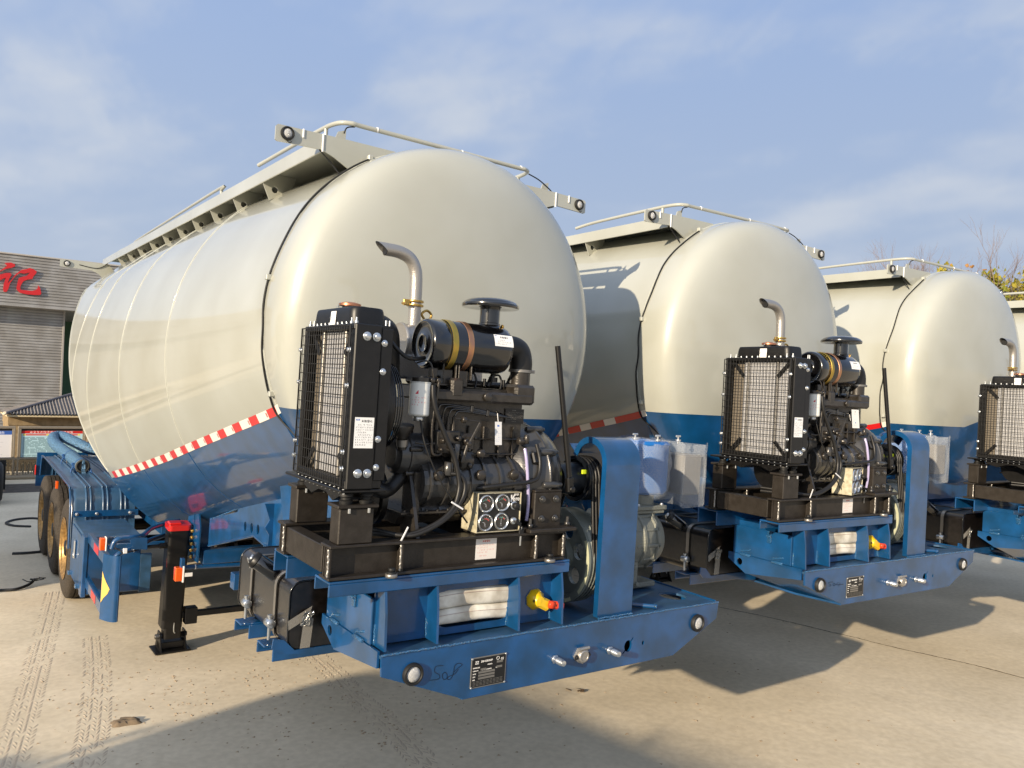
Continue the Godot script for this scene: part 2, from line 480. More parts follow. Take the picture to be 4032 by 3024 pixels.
func make_prints() -> void:
	var rng := RandomNumberGenerator.new()
	rng.seed = 77
	var ink := s8(36, 34, 36)
	var a := blank(192, 288, s8(236, 236, 234))
	a.fill_rect(Rect2i(12, 16, 38, 14), s8(50, 90, 170))
	a.fill_rect(Rect2i(18, 20, 26, 5), s8(210, 220, 236))
	draw_text(a, "友情提示", 66, 22, 25, ink, 3)
	a.fill_rect(Rect2i(176, 34, 3, 3), ink)
	a.fill_rect(Rect2i(176, 42, 3, 3), ink)
	small_print(a, Rect2i(14, 64, 166, 210), 9, ink, rng)
	M.sticker_tall = printed(a)
	var b := blank(224, 128, s8(236, 236, 234))
	b.fill_rect(Rect2i(10, 8, 26, 8), s8(60, 100, 170))
	draw_text(b, "友情提示", 68, 18, 24, ink, 3)
	small_print(b, Rect2i(16, 56, 192, 62), 3, ink, rng)
	M.sticker_wide = printed(b)
	var c := blank(192, 160, s8(232, 226, 220))
	draw_text(c, "友情提示", 60, 16, 17, s8(200, 60, 50), 2)
	small_print(c, Rect2i(18, 48, 156, 72), 4, s8(206, 70, 60), rng)
	small_print(c, Rect2i(18, 128, 140, 16), 1, s8(206, 70, 60), rng)
	M.sticker_red = printed(c)
	var d := blank(64, 224, s8(222, 222, 222))
	d.fill_rect(Rect2i(22, 30, 20, 18), s8(90, 120, 190))
	small_print(d, Rect2i(10, 66, 44, 12), 1, s8(80, 110, 190), rng)
	small_print(d, Rect2i(10, 108, 40, 96), 5, s8(110, 130, 190), rng)
	M.tag_print = printed(d)
	var e := blank(128, 192, s8(232, 230, 224))
	e.fill_rect(Rect2i(58, 16, 10, 14), s8(40, 50, 70))
	small_print(e, Rect2i(24, 40, 80, 18), 1, s8(50, 70, 120), rng)
	small_print(e, Rect2i(24, 98, 80, 18), 1, s8(70, 130, 190), rng)
	e.fill_rect(Rect2i(56, 130, 14, 14), s8(80, 120, 180))
	small_print(e, Rect2i(18, 158, 90, 18), 1, s8(90, 90, 100), rng)
	M.card_print = printed(e)
	var p := blank(224, 192, s8(22, 21, 21))
	small_print(p, Rect2i(60, 12, 110, 20), 1, s8(190, 186, 178), rng)
	small_print(p, Rect2i(14, 42, 196, 108), 5, s8(150, 146, 138), rng)
	small_print(p, Rect2i(50, 158, 130, 20), 1, s8(150, 146, 138), rng)
	M.engine_plate = printed(p, 0.4)
	# filter can: white with red print
	var f := blank(256, 192, s8(226, 226, 220))
	f.fill_rect(Rect2i(150, 60, 60, 44), s8(196, 40, 60))
	f.fill_rect(Rect2i(166, 72, 28, 20), s8(232, 226, 222))
	for k in 12: f.fill_rect(Rect2i(44 + k, 66 - k * 2, 2, k * 2 + 1), s8(196, 40, 60))
	small_print(f, Rect2i(30, 84, 60, 60), 4, s8(206, 90, 96), rng)
	small_print(f, Rect2i(100, 60, 44, 90), 5, s8(190, 186, 184), rng)
	M.can = printed(f, 0.35, 0.4)
	# gauge dials
	for v in 4:
		var g := blank(96, 96, s8(22, 23, 25))
		for k in 60:
			var t := PI * (0.85 - 0.7 * k / 59.0)
			var col := s8(80, 150, 130) if k < (38 if v < 2 else 20) or v == 3 else s8(196, 60, 60)
			if v == 3 and (k < 14 or k > 45): col = s8(196, 70, 70)
			g.fill_rect(Rect2i(int(48 + cos(t) * 32) - 2, int(46 - sin(t) * 24) - 2, 5, 5), col)
		for k in 6:
			var t := PI * (0.85 - 0.7 * k / 5.0)
			g.fill_rect(Rect2i(int(48 + cos(t) * 38) - 1, int(46 - sin(t) * 31) - 2, 3, 5), s8(200, 200, 200))
		var an := PI * (0.5 if v == 3 else 0.88)
		for k in 26:
			g.fill_rect(Rect2i(int(48 + cos(an) * k), int(54 - sin(an) * k), 2, 2), s8(228, 228, 228))
		g.fill_rect(Rect2i(43, 60, 10, 10), s8(170, 170, 176))
		g.fill_rect(Rect2i(46, 63, 4, 4), s8(22, 23, 25))
		small_print(g, Rect2i(30, 74, 38, 12), 1, s8(200, 200, 205), rng)
		M["dial%d" % v] = printed(g, 0.25, 1.0)

func letters(t: String, h: float, font := "Droid Sans") -> TextMesh:
	var m := TextMesh.new()
	var f := SystemFont.new()
	f.font_names = PackedStringArray([font])
	f.font_weight = 700
	m.font = f
	m.font_size = 32
	m.pixel_size = h / 24.0
	m.depth = 0.0008
	m.curve_step = 2.0
	m.text = t
	return m

func write(called: String, t: String, h: float, at: Vector3, m: Material, parent: Node, turn := Basis(), left := true) -> void:
	var lt := letters(t, h)
	lt.horizontal_alignment = HORIZONTAL_ALIGNMENT_LEFT if left else HORIZONTAL_ALIGNMENT_CENTER
	put(called, lt, m, parent, Transform3D(turn, at))

# ---------------------------------------------------------------- tank
func ring_pt(z: float, a: float, k := 1.0) -> Vector3:
	var s := Z0 - z
	var rx := (1.0125 + 0.0629 * s) * k
	var ry := (1.043 + 0.1421 * s) * k
	var sag := maxf(0.0, 0.0415 * (s - 1.7)) * smoothstep(0.5, 0.82, sin(a))
	return Vector3(rx * cos(a), 1.33 - 0.0903 * s + ry * sin(a) * cos(0.0464) - sag, z + ry * sin(a) * sin(0.0464))

func mitre_z(a: float) -> float:
	var z := -6.4
	for i in 8:
		var p := ring_pt(z, a)
		z += (-5.74 - 0.9 * max(p.y, 0.0)) - p.z
	return z

# angle of the edge between white and blue on the left flank (the right one mirrors it)
func edge_angle(z: float) -> float:
	var t: Array = [Vector2(-1.2, 207.2), Vector2(-1.5, 209.7), Vector2(-1.71, 210.5), Vector2(-2.4, 212.7), Vector2(-3.14, 214.7), Vector2(-3.72, 216.3), Vector2(-4.26, 217.1), Vector2(-4.81, 217.8), Vector2(-5.6, 218.2), Vector2(-9.0, 218.3)]
	for i in t.size() - 1:
		if z <= t[i].x + 1e-5 and z >= t[i + 1].x:
			return deg_to_rad(lerp(t[i].y, t[i + 1].y, (z - t[i].x) / (t[i + 1].x - t[i].x)))
	return deg_to_rad(207.2 if z > -1.3 else 218.3)

const CAP := [Vector2(0, 1.0), Vector2(0.09, 1.0), Vector2(0.15, 0.997), Vector2(0.19, 0.991), Vector2(0.225, 0.981), Vector2(0.255, 0.965), Vector2(0.282, 0.942), Vector2(0.305, 0.91), Vector2(0.325, 0.868), Vector2(0.343, 0.815), Vector2(0.362, 0.74), Vector2(0.382, 0.64), Vector2(0.402, 0.51), Vector2(0.418, 0.37), Vector2(0.428, 0.22), Vector2(0.433, 0.1), Vector2(0.435, 0.0)]

func cap_pt(h: float, k: float, a: float) -> Vector3:
	var p := ring_pt(Z0, a, k)
	return p + Vector3(0, -h * 0.0464, h)

func strip_mesh(z: float, l: float, side := 0) -> ArrayMesh:
	var st := mb()
	var cells := 4
	for c in cells:
		var q: Array = []
		for w in [[0, 0], [1, 0], [1, 1], [0, 1]]:
			var zz: float = z - l * (c + w[0]) / cells
			var a: float = edge_angle(zz) - 0.05 * w[1] / (1.0 + 0.02 * (Z0 - zz)) + 0.003
			if side == 1: a = PI - a
			q.append(ring_pt(zz, a, 1.003))
		var nn: Vector3 = (q[1] - q[0]).cross(q[3] - q[0]).normalized()
		if nn.dot(q[0] - Vector3(0, 1.1, z)) < 0.0: nn = -nn
		quad(st, q[0], q[1], q[2], q[3], nn)
	return st.commit()

func build_tank(t: Node3D) -> void:
	var upper := mb()
	var lower := mb()
	var nu := 60
	var nl := 40
	# cone from the front ring to the mitre
	var ru: Array = []
	var rl: Array = []
	var ce: Array = []
	var n := 14
	for i in n + 1:
		var u := float(i) / n
		var pu := PackedVector3Array()
		var pl := PackedVector3Array()
		# upper: from the right edge over the top to the left edge
		for k in nu + 1:
			var f := float(k) / nu
			var a := 0.0
			var z := Z0
			for it in 3:
				var e := edge_angle(z)
				a = lerp(PI - e, e, f)
				z = lerp(Z0, mitre_z(a), u)
			pu.append(ring_pt(z, a))
		for k in nl + 1:
			var f := float(k) / nl
			var a := 0.0
			var z := Z0
			for it in 3:
				var e := edge_angle(z)
				a = lerp(e, TAU + PI - e, f)
				z = lerp(Z0, mitre_z(a), u)
			pl.append(ring_pt(z, a))
		ru.append(pu)
		rl.append(pl)
		ce.append(Vector3(0, 1.0, lerp(Z0, -6.6, u)))
	skin(upper, ru, ce)
	skin(lower, rl, ce)
	# rear cone and end, from the mitre to the back
	var bu: Array = []
	var bl: Array = []
	var bc: Array = []
	for i in 7:
		var u := float(i) / 6
		var z1 := -9.7
		for pair in [[ru[n], bu], [rl[n], bl]]:
			var row := PackedVector3Array()
			for p in pair[0]:
				var an := atan2((p.y - 0.85) / 1.75, p.x / 1.33)
				var q := Vector3(1.0 * cos(an), 1.3 + 1.0 * sin(an), z1)
				var v: Vector3 = p.lerp(q, u)
				row.append(v)
			pair[1].append(row)
		bc.append(Vector3(0, lerp(0.9, 1.3, u), lerp(-6.6, z1, u)))
	skin(upper, bu, bc)
	skin(lower, bl, bc)
	for pair in [[bu, upper], [bl, lower]]:
		var last: PackedVector3Array = pair[0][6]
		var rows: Array = []
		var cc: Array = []
		for h in [Vector2(0, 1), Vector2(0.2, 0.97), Vector2(0.32, 0.85), Vector2(0.4, 0.5), Vector2(0.43, 0.0)]:
			var row := PackedVector3Array()
			for p in last: row.append(Vector3(p.x * h.y, 1.3 + (p.y - 1.3) * h.y, -9.7 - h.x))
			rows.append(row)
			cc.append(Vector3(0, 1.3, -9.4))
		skin(pair[1], rows, cc)
	# front end
	var fu: Array = []
	var fl: Array = []
	var fc: Array = []
	var yb := ring_pt(Z0, edge_angle(-1.2)).y
	for h in CAP:
		var s: float = clamp((yb + h.x * 0.0464 - 1.33) / max(1.043 * h.y, 1e-5), -1.0, 1.0)
		var e := PI - asin(s) if s > -1.0 else PI * 1.5
		var pu := PackedVector3Array()
		var pl := PackedVector3Array()
		for k in nu + 1: pu.append(cap_pt(h.x, h.y, lerp(PI - e, e, float(k) / nu)))
		for k in nl + 1: pl.append(cap_pt(h.x, h.y, lerp(e, TAU + PI - e, float(k) / nl)))
		fu.append(pu)
		fl.append(pl)
		fc.append(Vector3(0, 1.33, Z0 - 0.3))
	skin(upper, fu, fc)
	skin(lower, fl, fc)
	var shell := obj("tank_shell", upper, M.white, t)
	var blue := obj("tank_underside", lower, M.blue, t)
	for z in [-1.448, -3.186, -4.488, -5.706, -6.411]:
		var w := mb()
		var w2 := mb()
		var pts := PackedVector3Array()
		var low := PackedVector3Array()
		for k in 121:
			var a := lerpf(PI - edge_angle(z), edge_angle(z), k / 120.0)
			if mitre_z(a) < z - 0.01: pts.append(ring_pt(z, a, 1.0005))
			elif pts.size() > 2 and k > 60: break
			else: pts = PackedVector3Array()
		tube(w, pts, 0.0034, 5)
		obj("weld_seam", w, M.weld, shell)
		for k in 61:
			var a := lerpf(edge_angle(z), TAU + PI - edge_angle(z), k / 60.0)
			if mitre_z(a) < z - 0.01: low.append(ring_pt(z, a, 1.0005))
		if low.size() > 3 and z > -5.7:
			tube(w2, low, 0.0032, 5)
			obj("weld_seam", w2, M.blue, blue)
	# weld along the mitre
	var w3 := mb()
	var mp := PackedVector3Array()
	for k in 161:
		var a := lerpf(PI - 0.62, PI + 0.62, k / 160.0)
		mp.append(ring_pt(mitre_z(a), a, 1.001))
	tube(w3, mp, 0.004, 5)
	obj("weld_seam", w3, M.weld, shell)
	# reflective strip: red and white fields along the edge, both flanks
	for side in [0, 1]:
		var z := -1.27
		var red := false
		var idx := 0
		while z > -5.55:
			var l := 0.125 if red else 0.155
			if idx == 0: l = 0.2
			var o := put("reflective_strip", strip_mesh(z, l, side), M.tape_red if red else M.tape_white, shell)
			if not red and side == 0 and z > -4.0:
				# red stamp and grey mark on each white field
				var pr := mb()
				for mk in [[0.8, 0.18]]:
					for w4 in 3:
						var za: float = z - l * (0.06 + 0.03 * w4)
						var q2: Array = []
						for w in [[0, 0.25], [0.02, 0.25], [0.02, 0.75], [0, 0.75]]:
							var zz: float = za - l * w[0]
							q2.append(ring_pt(zz, edge_angle(zz) - 0.05 * w[1] / (1.0 + 0.02 * (Z0 - zz)) + 0.003, 1.0038))
						var nn2: Vector3 = (q2[1] - q2[0]).cross(q2[3] - q2[0]).normalized()
						if nn2.dot(q2[0] - Vector3(0, 1.1, z)) < 0.0: nn2 = -nn2
						quad(pr, q2[0], q2[1], q2[2], q2[3], nn2)
				obj("stamp", pr, M.redprint, shell)
			z -= l + 0.0015
			red = not red
			idx += 1
	# black cable that follows the front seam on the left, with clips
	var cb := mb()
	var cp: Array = []
	for k in 15:
		var a := deg_to_rad(118.0 + 92.0 * k / 14.0)
		var off := 0.012 * sin(k * 1.3)
		cp.append(ring_pt(Z0 + 0.015 + off - (0.03 if k > 10 else 0.0), a, 1.007))
	cp.append(ring_pt(-1.36, deg_to_rad(219), 1.012))
	cp.append(ring_pt(-1.33, deg_to_rad(228), 1.03))
	cp.append(ring_pt(-1.3, deg_to_rad(238), 1.0))
	tube(cb, curve(cp, 5), 0.0055, 6)
	var cable := obj("cable", cb, M.rubber, t)
	for k in [0, 6, 10]:
		var c := mb()
		box(c, ring_pt(Z0 + 0.01, deg_to_rad(119.0 + 8.4 * k), 1.01), Vector3(0.03, 0.03, 0.03), 0.004)
		obj("cable_clip", c, M.white, cable)

# ---------------------------------------------------------------- top gear: arms, lamps, walkway, rails
func round_lamp(parent: Node, at: Vector3, r: float) -> void:
	var rim := mb()
	lathe(rim, at, Vector3.BACK, [Vector2(0, r), Vector2(0.012, r), Vector2(0.018, r * 0.93), Vector2(0.019, r * 0.8), Vector2(0.012, r * 0.7), Vector2(0, r * 0.7)], 28)
	var l := obj("marker_lamp", rim, M.rubber, parent)
	var le := mb()
	lathe(le, at, Vector3.BACK, [Vector2(0.006, r * 0.72), Vector2(0.014, r * 0.66), Vector2(0.019, r * 0.4), Vector2(0.021, 0.0)], 24)
	obj("lens", le, M.lens, l)

func build_top(t: Node3D) -> void:
	var d := 0.012
	for s in [-1.0, 1.0]:
		var o := poly([-1.012, 2.245, -1.012, 2.315, -1.002, 2.326, -0.62, 2.333, -0.3, 2.333, -0.3, 2.30, -0.45, 2.24, -0.585, 2.17, -0.685, 2.222, -0.756, 2.247, -1.002, 2.238])
		if s > 0:
			for i in o.size(): o[i].x = 0.095 - o[i].x - 0.0
		var st := mb()
		plate(st, Transform3D(Basis(), Vector3(0, 0, -1.44)), o, [], d)
		var arm := obj("lamp_arm", st, M.white, t)
		round_lamp(arm, Vector3(-0.951 if s < 0 else 1.046, 2.287, -1.44), 0.036)
		for k in 2:
			var x: float = -0.865 + 0.11 * k
			if s > 0: x = 0.095 - x
			var tie := mb()
			span(tie, Vector3(x - 0.004, 2.285 - 0.05 * k, -1.442), Vector3(x + 0.004, 2.332, -1.434), 0.001)
			obj("cable_tie", tie, M.tie, arm)
		var wr := mb()
		var wx: float = -0.951 if s < 0 else 1.046
		tube(wr, curve([Vector3(wx - 0.01, 2.255, -1.436), Vector3(wx + 0.012, 2.238, -1.43), Vector3(wx + 0.025, 2.25, -1.437)], 4), 0.002, 5)
		obj("wire", wr, M.rubber, arm)
		# upright stay on the arm
		var g := mb()
		var gx: float = -0.66 if s < 0 else 0.76
		plate(g, Transform3D(Basis(), Vector3(0, 0, -1.47)), poly([gx - 0.02, 2.32, gx + 0.045, 2.32, gx + 0.045, 2.392, gx - 0.0, 2.375]), [], 0.008)
		obj("stay_plate", g, M.white, t)
	# wire from the left arm down to the tank seam
	var aw := mb()
	tube(aw, curve([Vector3(-0.77, 2.245, -1.445), Vector3(-0.70, 2.19, -1.45), Vector3(-0.645, 2.13, -1.44), Vector3(-0.62, 2.11, -1.44)], 5), 0.004, 6)
	tube(aw, curve([Vector3(-0.63, 2.37, -1.46), Vector3(-0.615, 2.405, -1.46), Vector3(-0.57, 2.42, -1.46)], 5), 0.004, 6)
	obj("arm_cable", aw, M.rubber, t)
	var cw := mb()
	tube(cw, curve([Vector3(0.63, 2.41, -1.455), Vector3(0.72, 2.39, -1.46), Vector3(0.80, 2.345, -1.45), Vector3(0.83, 2.32, -1.45)], 5), 0.004, 6)
	obj("arm_cable", cw, M.rubber, t)
	var dr := mb()
	tube(dr, curve([Vector3(0.83, 2.25, -1.62), Vector3(0.87, 2.15, -1.63), Vector3(0.9, 2.0, -1.65), Vector3(0.93, 1.8, -1.65)], 5), 0.022, 8)
	obj("drain_pipe", dr, M.white, t)
	for s in [-1.0, 1.0]:
		var xo: float = -0.752 if s < 0 else 0.86
		var xi: float = -0.36 if s < 0 else 0.42
		var dy := 0.0125
		var w := mb()
		var za := -1.47
		var zb := -9.2
		var ya := 2.240
		var yb := ya + dy * (za - zb)
		var tilt := Basis(Vector3.RIGHT, atan(dy))
		var ln := (za - zb) / cos(atan(dy))
		box(w, Vector3((xo + xi) / 2, (ya + yb) / 2 + 0.078, (za + zb) / 2), Vector3(abs(xo - xi), 0.01, ln), 0.002, tilt)
		var walk := obj("walkway_deck", w, M.white, t)
		var f := mb()
		box(f, Vector3(xo, (ya + yb) / 2 + 0.042, (za + zb) / 2), Vector3(0.01, 0.086, ln), 0.003, tilt)
		obj("fascia", f, M.white, walk)
		for z in [-2.463, -3.14, -3.754, -4.334, -4.897, -5.5, -6.12, -6.77, -7.4, -8.02]:
			var y0: float = ya + dy * (za - z)
			var k: float = -2.46 - z
			var out := PackedVector2Array([Vector2(-0.748, y0 + 0.072), Vector2(-0.748, y0 + 0.002), Vector2(-0.70, 2.150 + 0.0148 * k), Vector2(-0.55, 2.240 + 0.0213 * k), Vector2(-0.53, y0 + 0.072)])
			var hole := disc(Vector2(-0.668, 2.222 + 0.0148 * k), 0.021, 0.021, 12)
			if s > 0:
				for q in out.size(): out[q].x = 0.108 - out[q].x
				for q in hole.size(): hole[q].x = 0.108 - hole[q].x
			var g := mb()
			plate(g, Transform3D(Basis(), Vector3(0, 0, z)), out, [hole], 0.008)
			obj("gusset", g, M.white, walk)
	# rails: front loop and the left and right runs
	var r := mb()
	tube(r, curve([Vector3(-0.735, 2.40, -2.62), Vector3(-0.70, 2.425, -2.4), Vector3(-0.68, 2.43, -1.75), Vector3(-0.66, 2.43, -1.52), Vector3(-0.6, 2.43, -1.45), Vector3(-0.5, 2.43, -1.45), Vector3(0.0, 2.432, -1.45), Vector3(0.5, 2.43, -1.45), Vector3(0.6, 2.43, -1.45), Vector3(0.65, 2.43, -1.52), Vector3(0.67, 2.43, -1.75), Vector3(0.7, 2.43, -2.6)], 6), 0.0135, 10)
	var rail := obj("hand_rail", r, M.white, t)
	for p in [Vector3(-0.672, 2.43, -1.62), Vector3(0.665, 2.43, -1.62), Vector3(0.69, 2.43, -2.55)]:
		var q := mb()
		cyl(q, p, p - Vector3(0, 0.11, 0), 0.012, -1.0, 10)
		obj("rail_post", q, M.white, rail)
	for k in 3:
		var q := mb()
		var x: float = [-0.44, 0.12, 0.56][k]
		cyl(q, Vector3(x - 0.004, 2.432, -1.45), Vector3(x + 0.004, 2.432, -1.45), 0.0155, -1.0, 12)
		obj("cable_tie", q, M.tie, rail)
	for run in [[-3.5, -6.95], [-7.7, -9.2]]:
		for s in [-1.0, 1.0]:
			var x: float = -0.735 if s < 0 else 0.82
			var q := mb()
			tube(q, curve([Vector3(x, 2.325, run[0]), Vector3(x, 2.385, run[0] - 0.01), Vector3(x, 2.408, run[0] - 0.06), Vector3(x, 2.41, (run[0] + run[1]) / 2), Vector3(x, 2.408, run[1] + 0.06), Vector3(x, 2.385, run[1] + 0.01), Vector3(x, 2.325, run[1])], 5), 0.0125, 8)
			obj("hand_rail", q, M.white, t)
	# rear arm with its lamp on the left
	var ra := mb()
	var rx := -1.19
	plate(ra, Transform3D(Basis(), Vector3(0, 0, -9.0)), poly([-1.27, 2.24, -1.27, 2.325, -1.25, 2.335, -0.7, 2.34, -0.6, 2.2, -0.72, 2.1, -0.82, 2.2, -0.9, 2.235]), [], d)
	var rear := obj("lamp_arm", ra, M.white, t)
	round_lamp(rear, Vector3(-1.19, 2.288, -9.0), 0.04)
	var rw := mb()
	tube(rw, curve([Vector3(-1.05, 2.29, -8.995), Vector3(-0.85, 2.27, -8.995), Vector3(-0.74, 2.33, -8.99), Vector3(-0.73, 2.36, -8.98)], 5), 0.005, 5)
	obj("wire", rw, M.rubber, rear)

# ---------------------------------------------------------------- nose frame
func stroke(st: SurfaceTool, v: Array, z: float, w: float) -> void:
	var pts: Array = []
	for i in range(0, v.size(), 2): pts.append(Vector3(v[i], v[i + 1], z))
	var c := curve(pts, 5)
	for i in c.size() - 1:
		var d := (c[i + 1] - c[i]).normalized() * w * 0.5
		var p := Vector3(-d.y, d.x, 0)
		quad(st, c[i] + p - d * 0.6, c[i + 1] + p + d * 0.6, c[i + 1] - p + d * 0.6, c[i] - p - d * 0.6, Vector3.BACK)

func scrawl(n: int) -> ArrayMesh:
	var st := mb()
	if n == 508:
		stroke(st, [-0.679, -0.074, -0.712, -0.073, -0.716, -0.093, -0.694, -0.109, -0.697, -0.124, -0.735, -0.123], 0.0012, 0.0022)
		stroke(st, [-0.669, -0.102, -0.680, -0.109, -0.675, -0.128, -0.660, -0.129, -0.659, -0.112, -0.669, -0.102], 0.0012, 0.0022)
		stroke(st, [-0.627, -0.107, -0.607, -0.094, -0.591, -0.084, -0.608, -0.076, -0.624, -0.082, -0.628, -0.097, -0.631, -0.116, -0.641, -0.133, -0.655, -0.132, -0.651, -0.122, -0.626, -0.117, -0.607, -0.101], 0.0012, 0.0022)
	else:
		stroke(st, [-0.682, -0.079, -0.720, -0.078, -0.723, -0.086, -0.703, -0.093, -0.706, -0.101, -0.725, -0.099], 0.0012, 0.003)
		stroke(st, [-0.672, -0.087, -0.681, -0.096, -0.670, -0.104, -0.658, -0.097, -0.672, -0.087], 0.0012, 0.003)
		stroke(st, [-0.630, -0.086, -0.648, -0.099, -0.580, -0.102], 0.0012, 0.003)
		stroke(st, [-0.610, -0.090, -0.625, -0.110], 0.0012, 0.003)
	return st.commit()

func weld_line(a: Vector3, b: Vector3, r: float, seed_: int) -> SurfaceTool:
	var st := mb()
	var rng := RandomNumberGenerator.new()
	rng.seed = seed_
	var n := int((b - a).length() / (r * 1.3)) + 3
	var pts := PackedVector3Array()
	for i in n:
		pts.append(a.lerp(b, float(i) / (n - 1)) + Vector3(rng.randf_range(-1, 1), rng.randf_range(-1, 1), rng.randf_range(-1, 1)) * r * 0.35)
	tube(st, pts, r, 6, true, 0.14)
	return st

func build_nose(t: Node3D) -> void:
	var st := mb()
	var key := disc(Vector2(0.323, -0.137), 0.024, 0.027, 18)
	var slit := PackedVector2Array([Vector2(0.357, -0.103), Vector2(0.352, -0.099), Vector2(0.288, -0.169), Vector2(0.293, -0.173)])
	var kh: Array = Geometry2D.merge_polygons(key, slit)
	plate(st, Transform3D.IDENTITY, poly([-0.95, 0.0, -0.945, -0.078, -0.573, -0.225, 0.631, -0.225, 0.94, -0.08, 0.95, 0.0]), [kh[0], disc(Vector2(0.42, -0.135), 0.0075, 0.0105, 10)], 0.012)
	var face := obj("front_plate", st, M.blue, t)
	var back := mb()
	span(back, Vector3(0.25, -0.2, -0.09), Vector3(0.48, -0.07, -0.07), 0.0)
	obj("dark_backing", back, M.rubber, face)  # dark block stands in for the shade behind the plate holes
	var w := weld_line(Vector3(-0.95, 0.002, 0.0), Vector3(0.95, 0.002, 0.0), 0.0048, 4)
	obj("weld_seam", w, M.blueweld, face)
	for x in [-0.815, 0.79]:
		round_lamp(face, Vector3(x, -0.085, 0.0), 0.043)
	# top sheet with the oval opening, and its folded edge on the right
	var dk := mb()
	plate(dk, Transform3D(XZ, Vector3(0, -0.001, 0)), poly([-0.95, -0.004, -0.95, -0.56, 0.95, -0.56, 0.95, -0.004]), [disc(Vector2(0.815, -0.19), 0.068, 0.075, 24)], -0.011)
	var deck := obj("top_sheet", dk, M.blue_dusty, t)
	var lip := mb()
	span(lip, Vector3(0.946, -0.05, -0.56), Vector3(0.956, 0.006, -0.02), 0.002)
	obj("folded_edge", lip, M.blue, deck)
	var stud := mb()
	tube(stud, PackedVector3Array([Vector3(0.44, 0.012, -0.13), Vector3(0.525, 0.014, -0.045)]), 0.011, 10)
	bolt(stud, Vector3(0.525, 0.014, -0.045), Vector3(0.085, 0.0, 0.085), 0.013)
	obj("stud", stud, M.blue, deck)
	# king pin plate underneath
	var kp := mb()
	plate(kp, Transform3D(XZ, Vector3(0, -0.222, 0)), poly([-0.57, -0.016, -0.62, -0.3, -0.55, -1.25, 0.55, -1.25, 0.63, -0.3, 0.63, -0.016]), [], -0.012)
	for x in [-0.5, 0.5]:
		span(kp, Vector3(x - 0.006, -0.222, -1.24), Vector3(x + 0.006, -0.012, -0.02), 0.0)
	obj("coupling_plate", kp, M.blue, t)
	# side sheet below the door, sloping down and back
	var sl := mb()
	plate(sl, Transform3D(YZ, Vector3(-0.948, 0, 0)), poly([-0.02, 0.012, -0.56, 0.012, -0.56, -0.03, -0.42, -0.1, -0.02, -0.05]), [disc(Vector2(-0.47, -0.035), 0.022, 0.022, 14)], -0.01)
	obj("side_gusset", sl, M.blue, t)
	for s in [-1.0, 1.0]:
		var bot := mb()
		quad(bot, Vector3(0.948 * s, -0.05, -0.02), Vector3(0.948 * s, -0.1, -0.42), Vector3(0.58 * s, -0.222, -0.4), Vector3(0.58 * s, -0.222, -0.02), Vector3(0.4 * s, -0.9, 0).normalized())
		obj("belly_sheet", bot, M.blue, t)
	# fittings on the plate
	for c in [Vector3(-0.118, -0.131, 0.0), Vector3(0.203, -0.138, 0.0)]:
		var q := mb()
		cyl(q, c, c + Vector3(0, 0, 0.012), 0.019, -1.0, 6, 0.002)
		lathe(q, c + Vector3(0, 0, 0.012), Vector3.BACK, [Vector2(0, 0.015), Vector2(0.012, 0.013), Vector2(0.016, 0.013), Vector2(0.018, 0.0155), Vector2(0.026, 0.0125), Vector2(0.028, 0.0155), Vector2(0.036, 0.0125), Vector2(0.038, 0.0155), Vector2(0.047, 0.012), Vector2(0.049, 0.014), Vector2(0.056, 0.012), Vector2(0.058, 0.0)], 16)
		var a := obj("air_connector", q, M.zinc, face)
	var so := mb()
	plate(so, Transform3D(Basis(), Vector3(0.034, -0.133, 0.012)), poly([-0.022, 0.03, 0.022, 0.032, 0.042, -0.004, 0.03, -0.02, 0.004, -0.04, -0.03, -0.026, -0.044, -0.006]), [], 0.012)
	lathe(so, Vector3(0.034, -0.136, 0.012), Vector3.BACK, [Vector2(0, 0.029), Vector2(0.012, 0.028), Vector2(0.016, 0.025), Vector2(0.016, 0.02), Vector2(0.013, 0.019), Vector2(0.013, 0)], 22)
	cyl(so, Vector3(0.008, -0.103, 0.02), Vector3(0.062, -0.101, 0.02), 0.0075, -1.0, 10)
	var sk := obj("trailer_socket", so, M.silver, face)
	var sb := mb()
	bolt(sb, Vector3(-0.002, -0.139, 0.012), Vector3.BACK, 0.008)
	bolt(sb, Vector3(0.068, -0.135, 0.012), Vector3.BACK, 0.008)
	obj("bolt", sb, M.rubber, face)
	# data plate
	var np := mb()
	box(np, Vector3(-0.463, -0.127, 0.002), Vector3(0.172, 0.124, 0.004), 0.001)
	var pl := obj("data_plate", np, M.steel, face)
	var pf := mb()
	box(pf, Vector3(-0.463, -0.127, 0.0036), Vector3(0.163, 0.115, 0.002), 0.0)
	obj("plate_face", pf, M.face, pl)
	var z := 0.0047
	write("lettering", "ZW-GROUP", 0.0082, Vector3(-0.503, -0.0845, z), M.paper, pl)
	write("emblem", "ZZ", 0.0125, Vector3(-0.531, -0.0865, z), M.paper, pl)
	write("lettering", "CE", 0.009, Vector3(-0.405, -0.086, z), M.paper, pl)
	write("lettering", "BRAND:ZW", 0.0048, Vector3(-0.54, -0.107, z), M.paper, pl)
	write("lettering", "MODEL:", 0.0048, Vector3(-0.47, -0.1, z), M.paper, pl)
	write("lettering", "CAPACITY            M3  TARE WEIGHT               KG", 0.0042, Vector3(-0.54, -0.119, z), M.paper, pl)
	write("lettering", "DATE", 0.0048, Vector3(-0.54, -0.131, z), M.paper, pl)
	write("lettering", "SIZE", 0.0048, Vector3(-0.54, -0.143, z), M.paper, pl)
	write("lettering", "VIN", 0.0048, Vector3(-0.54, -0.155, z), M.paper, pl)
	var fields := mb()
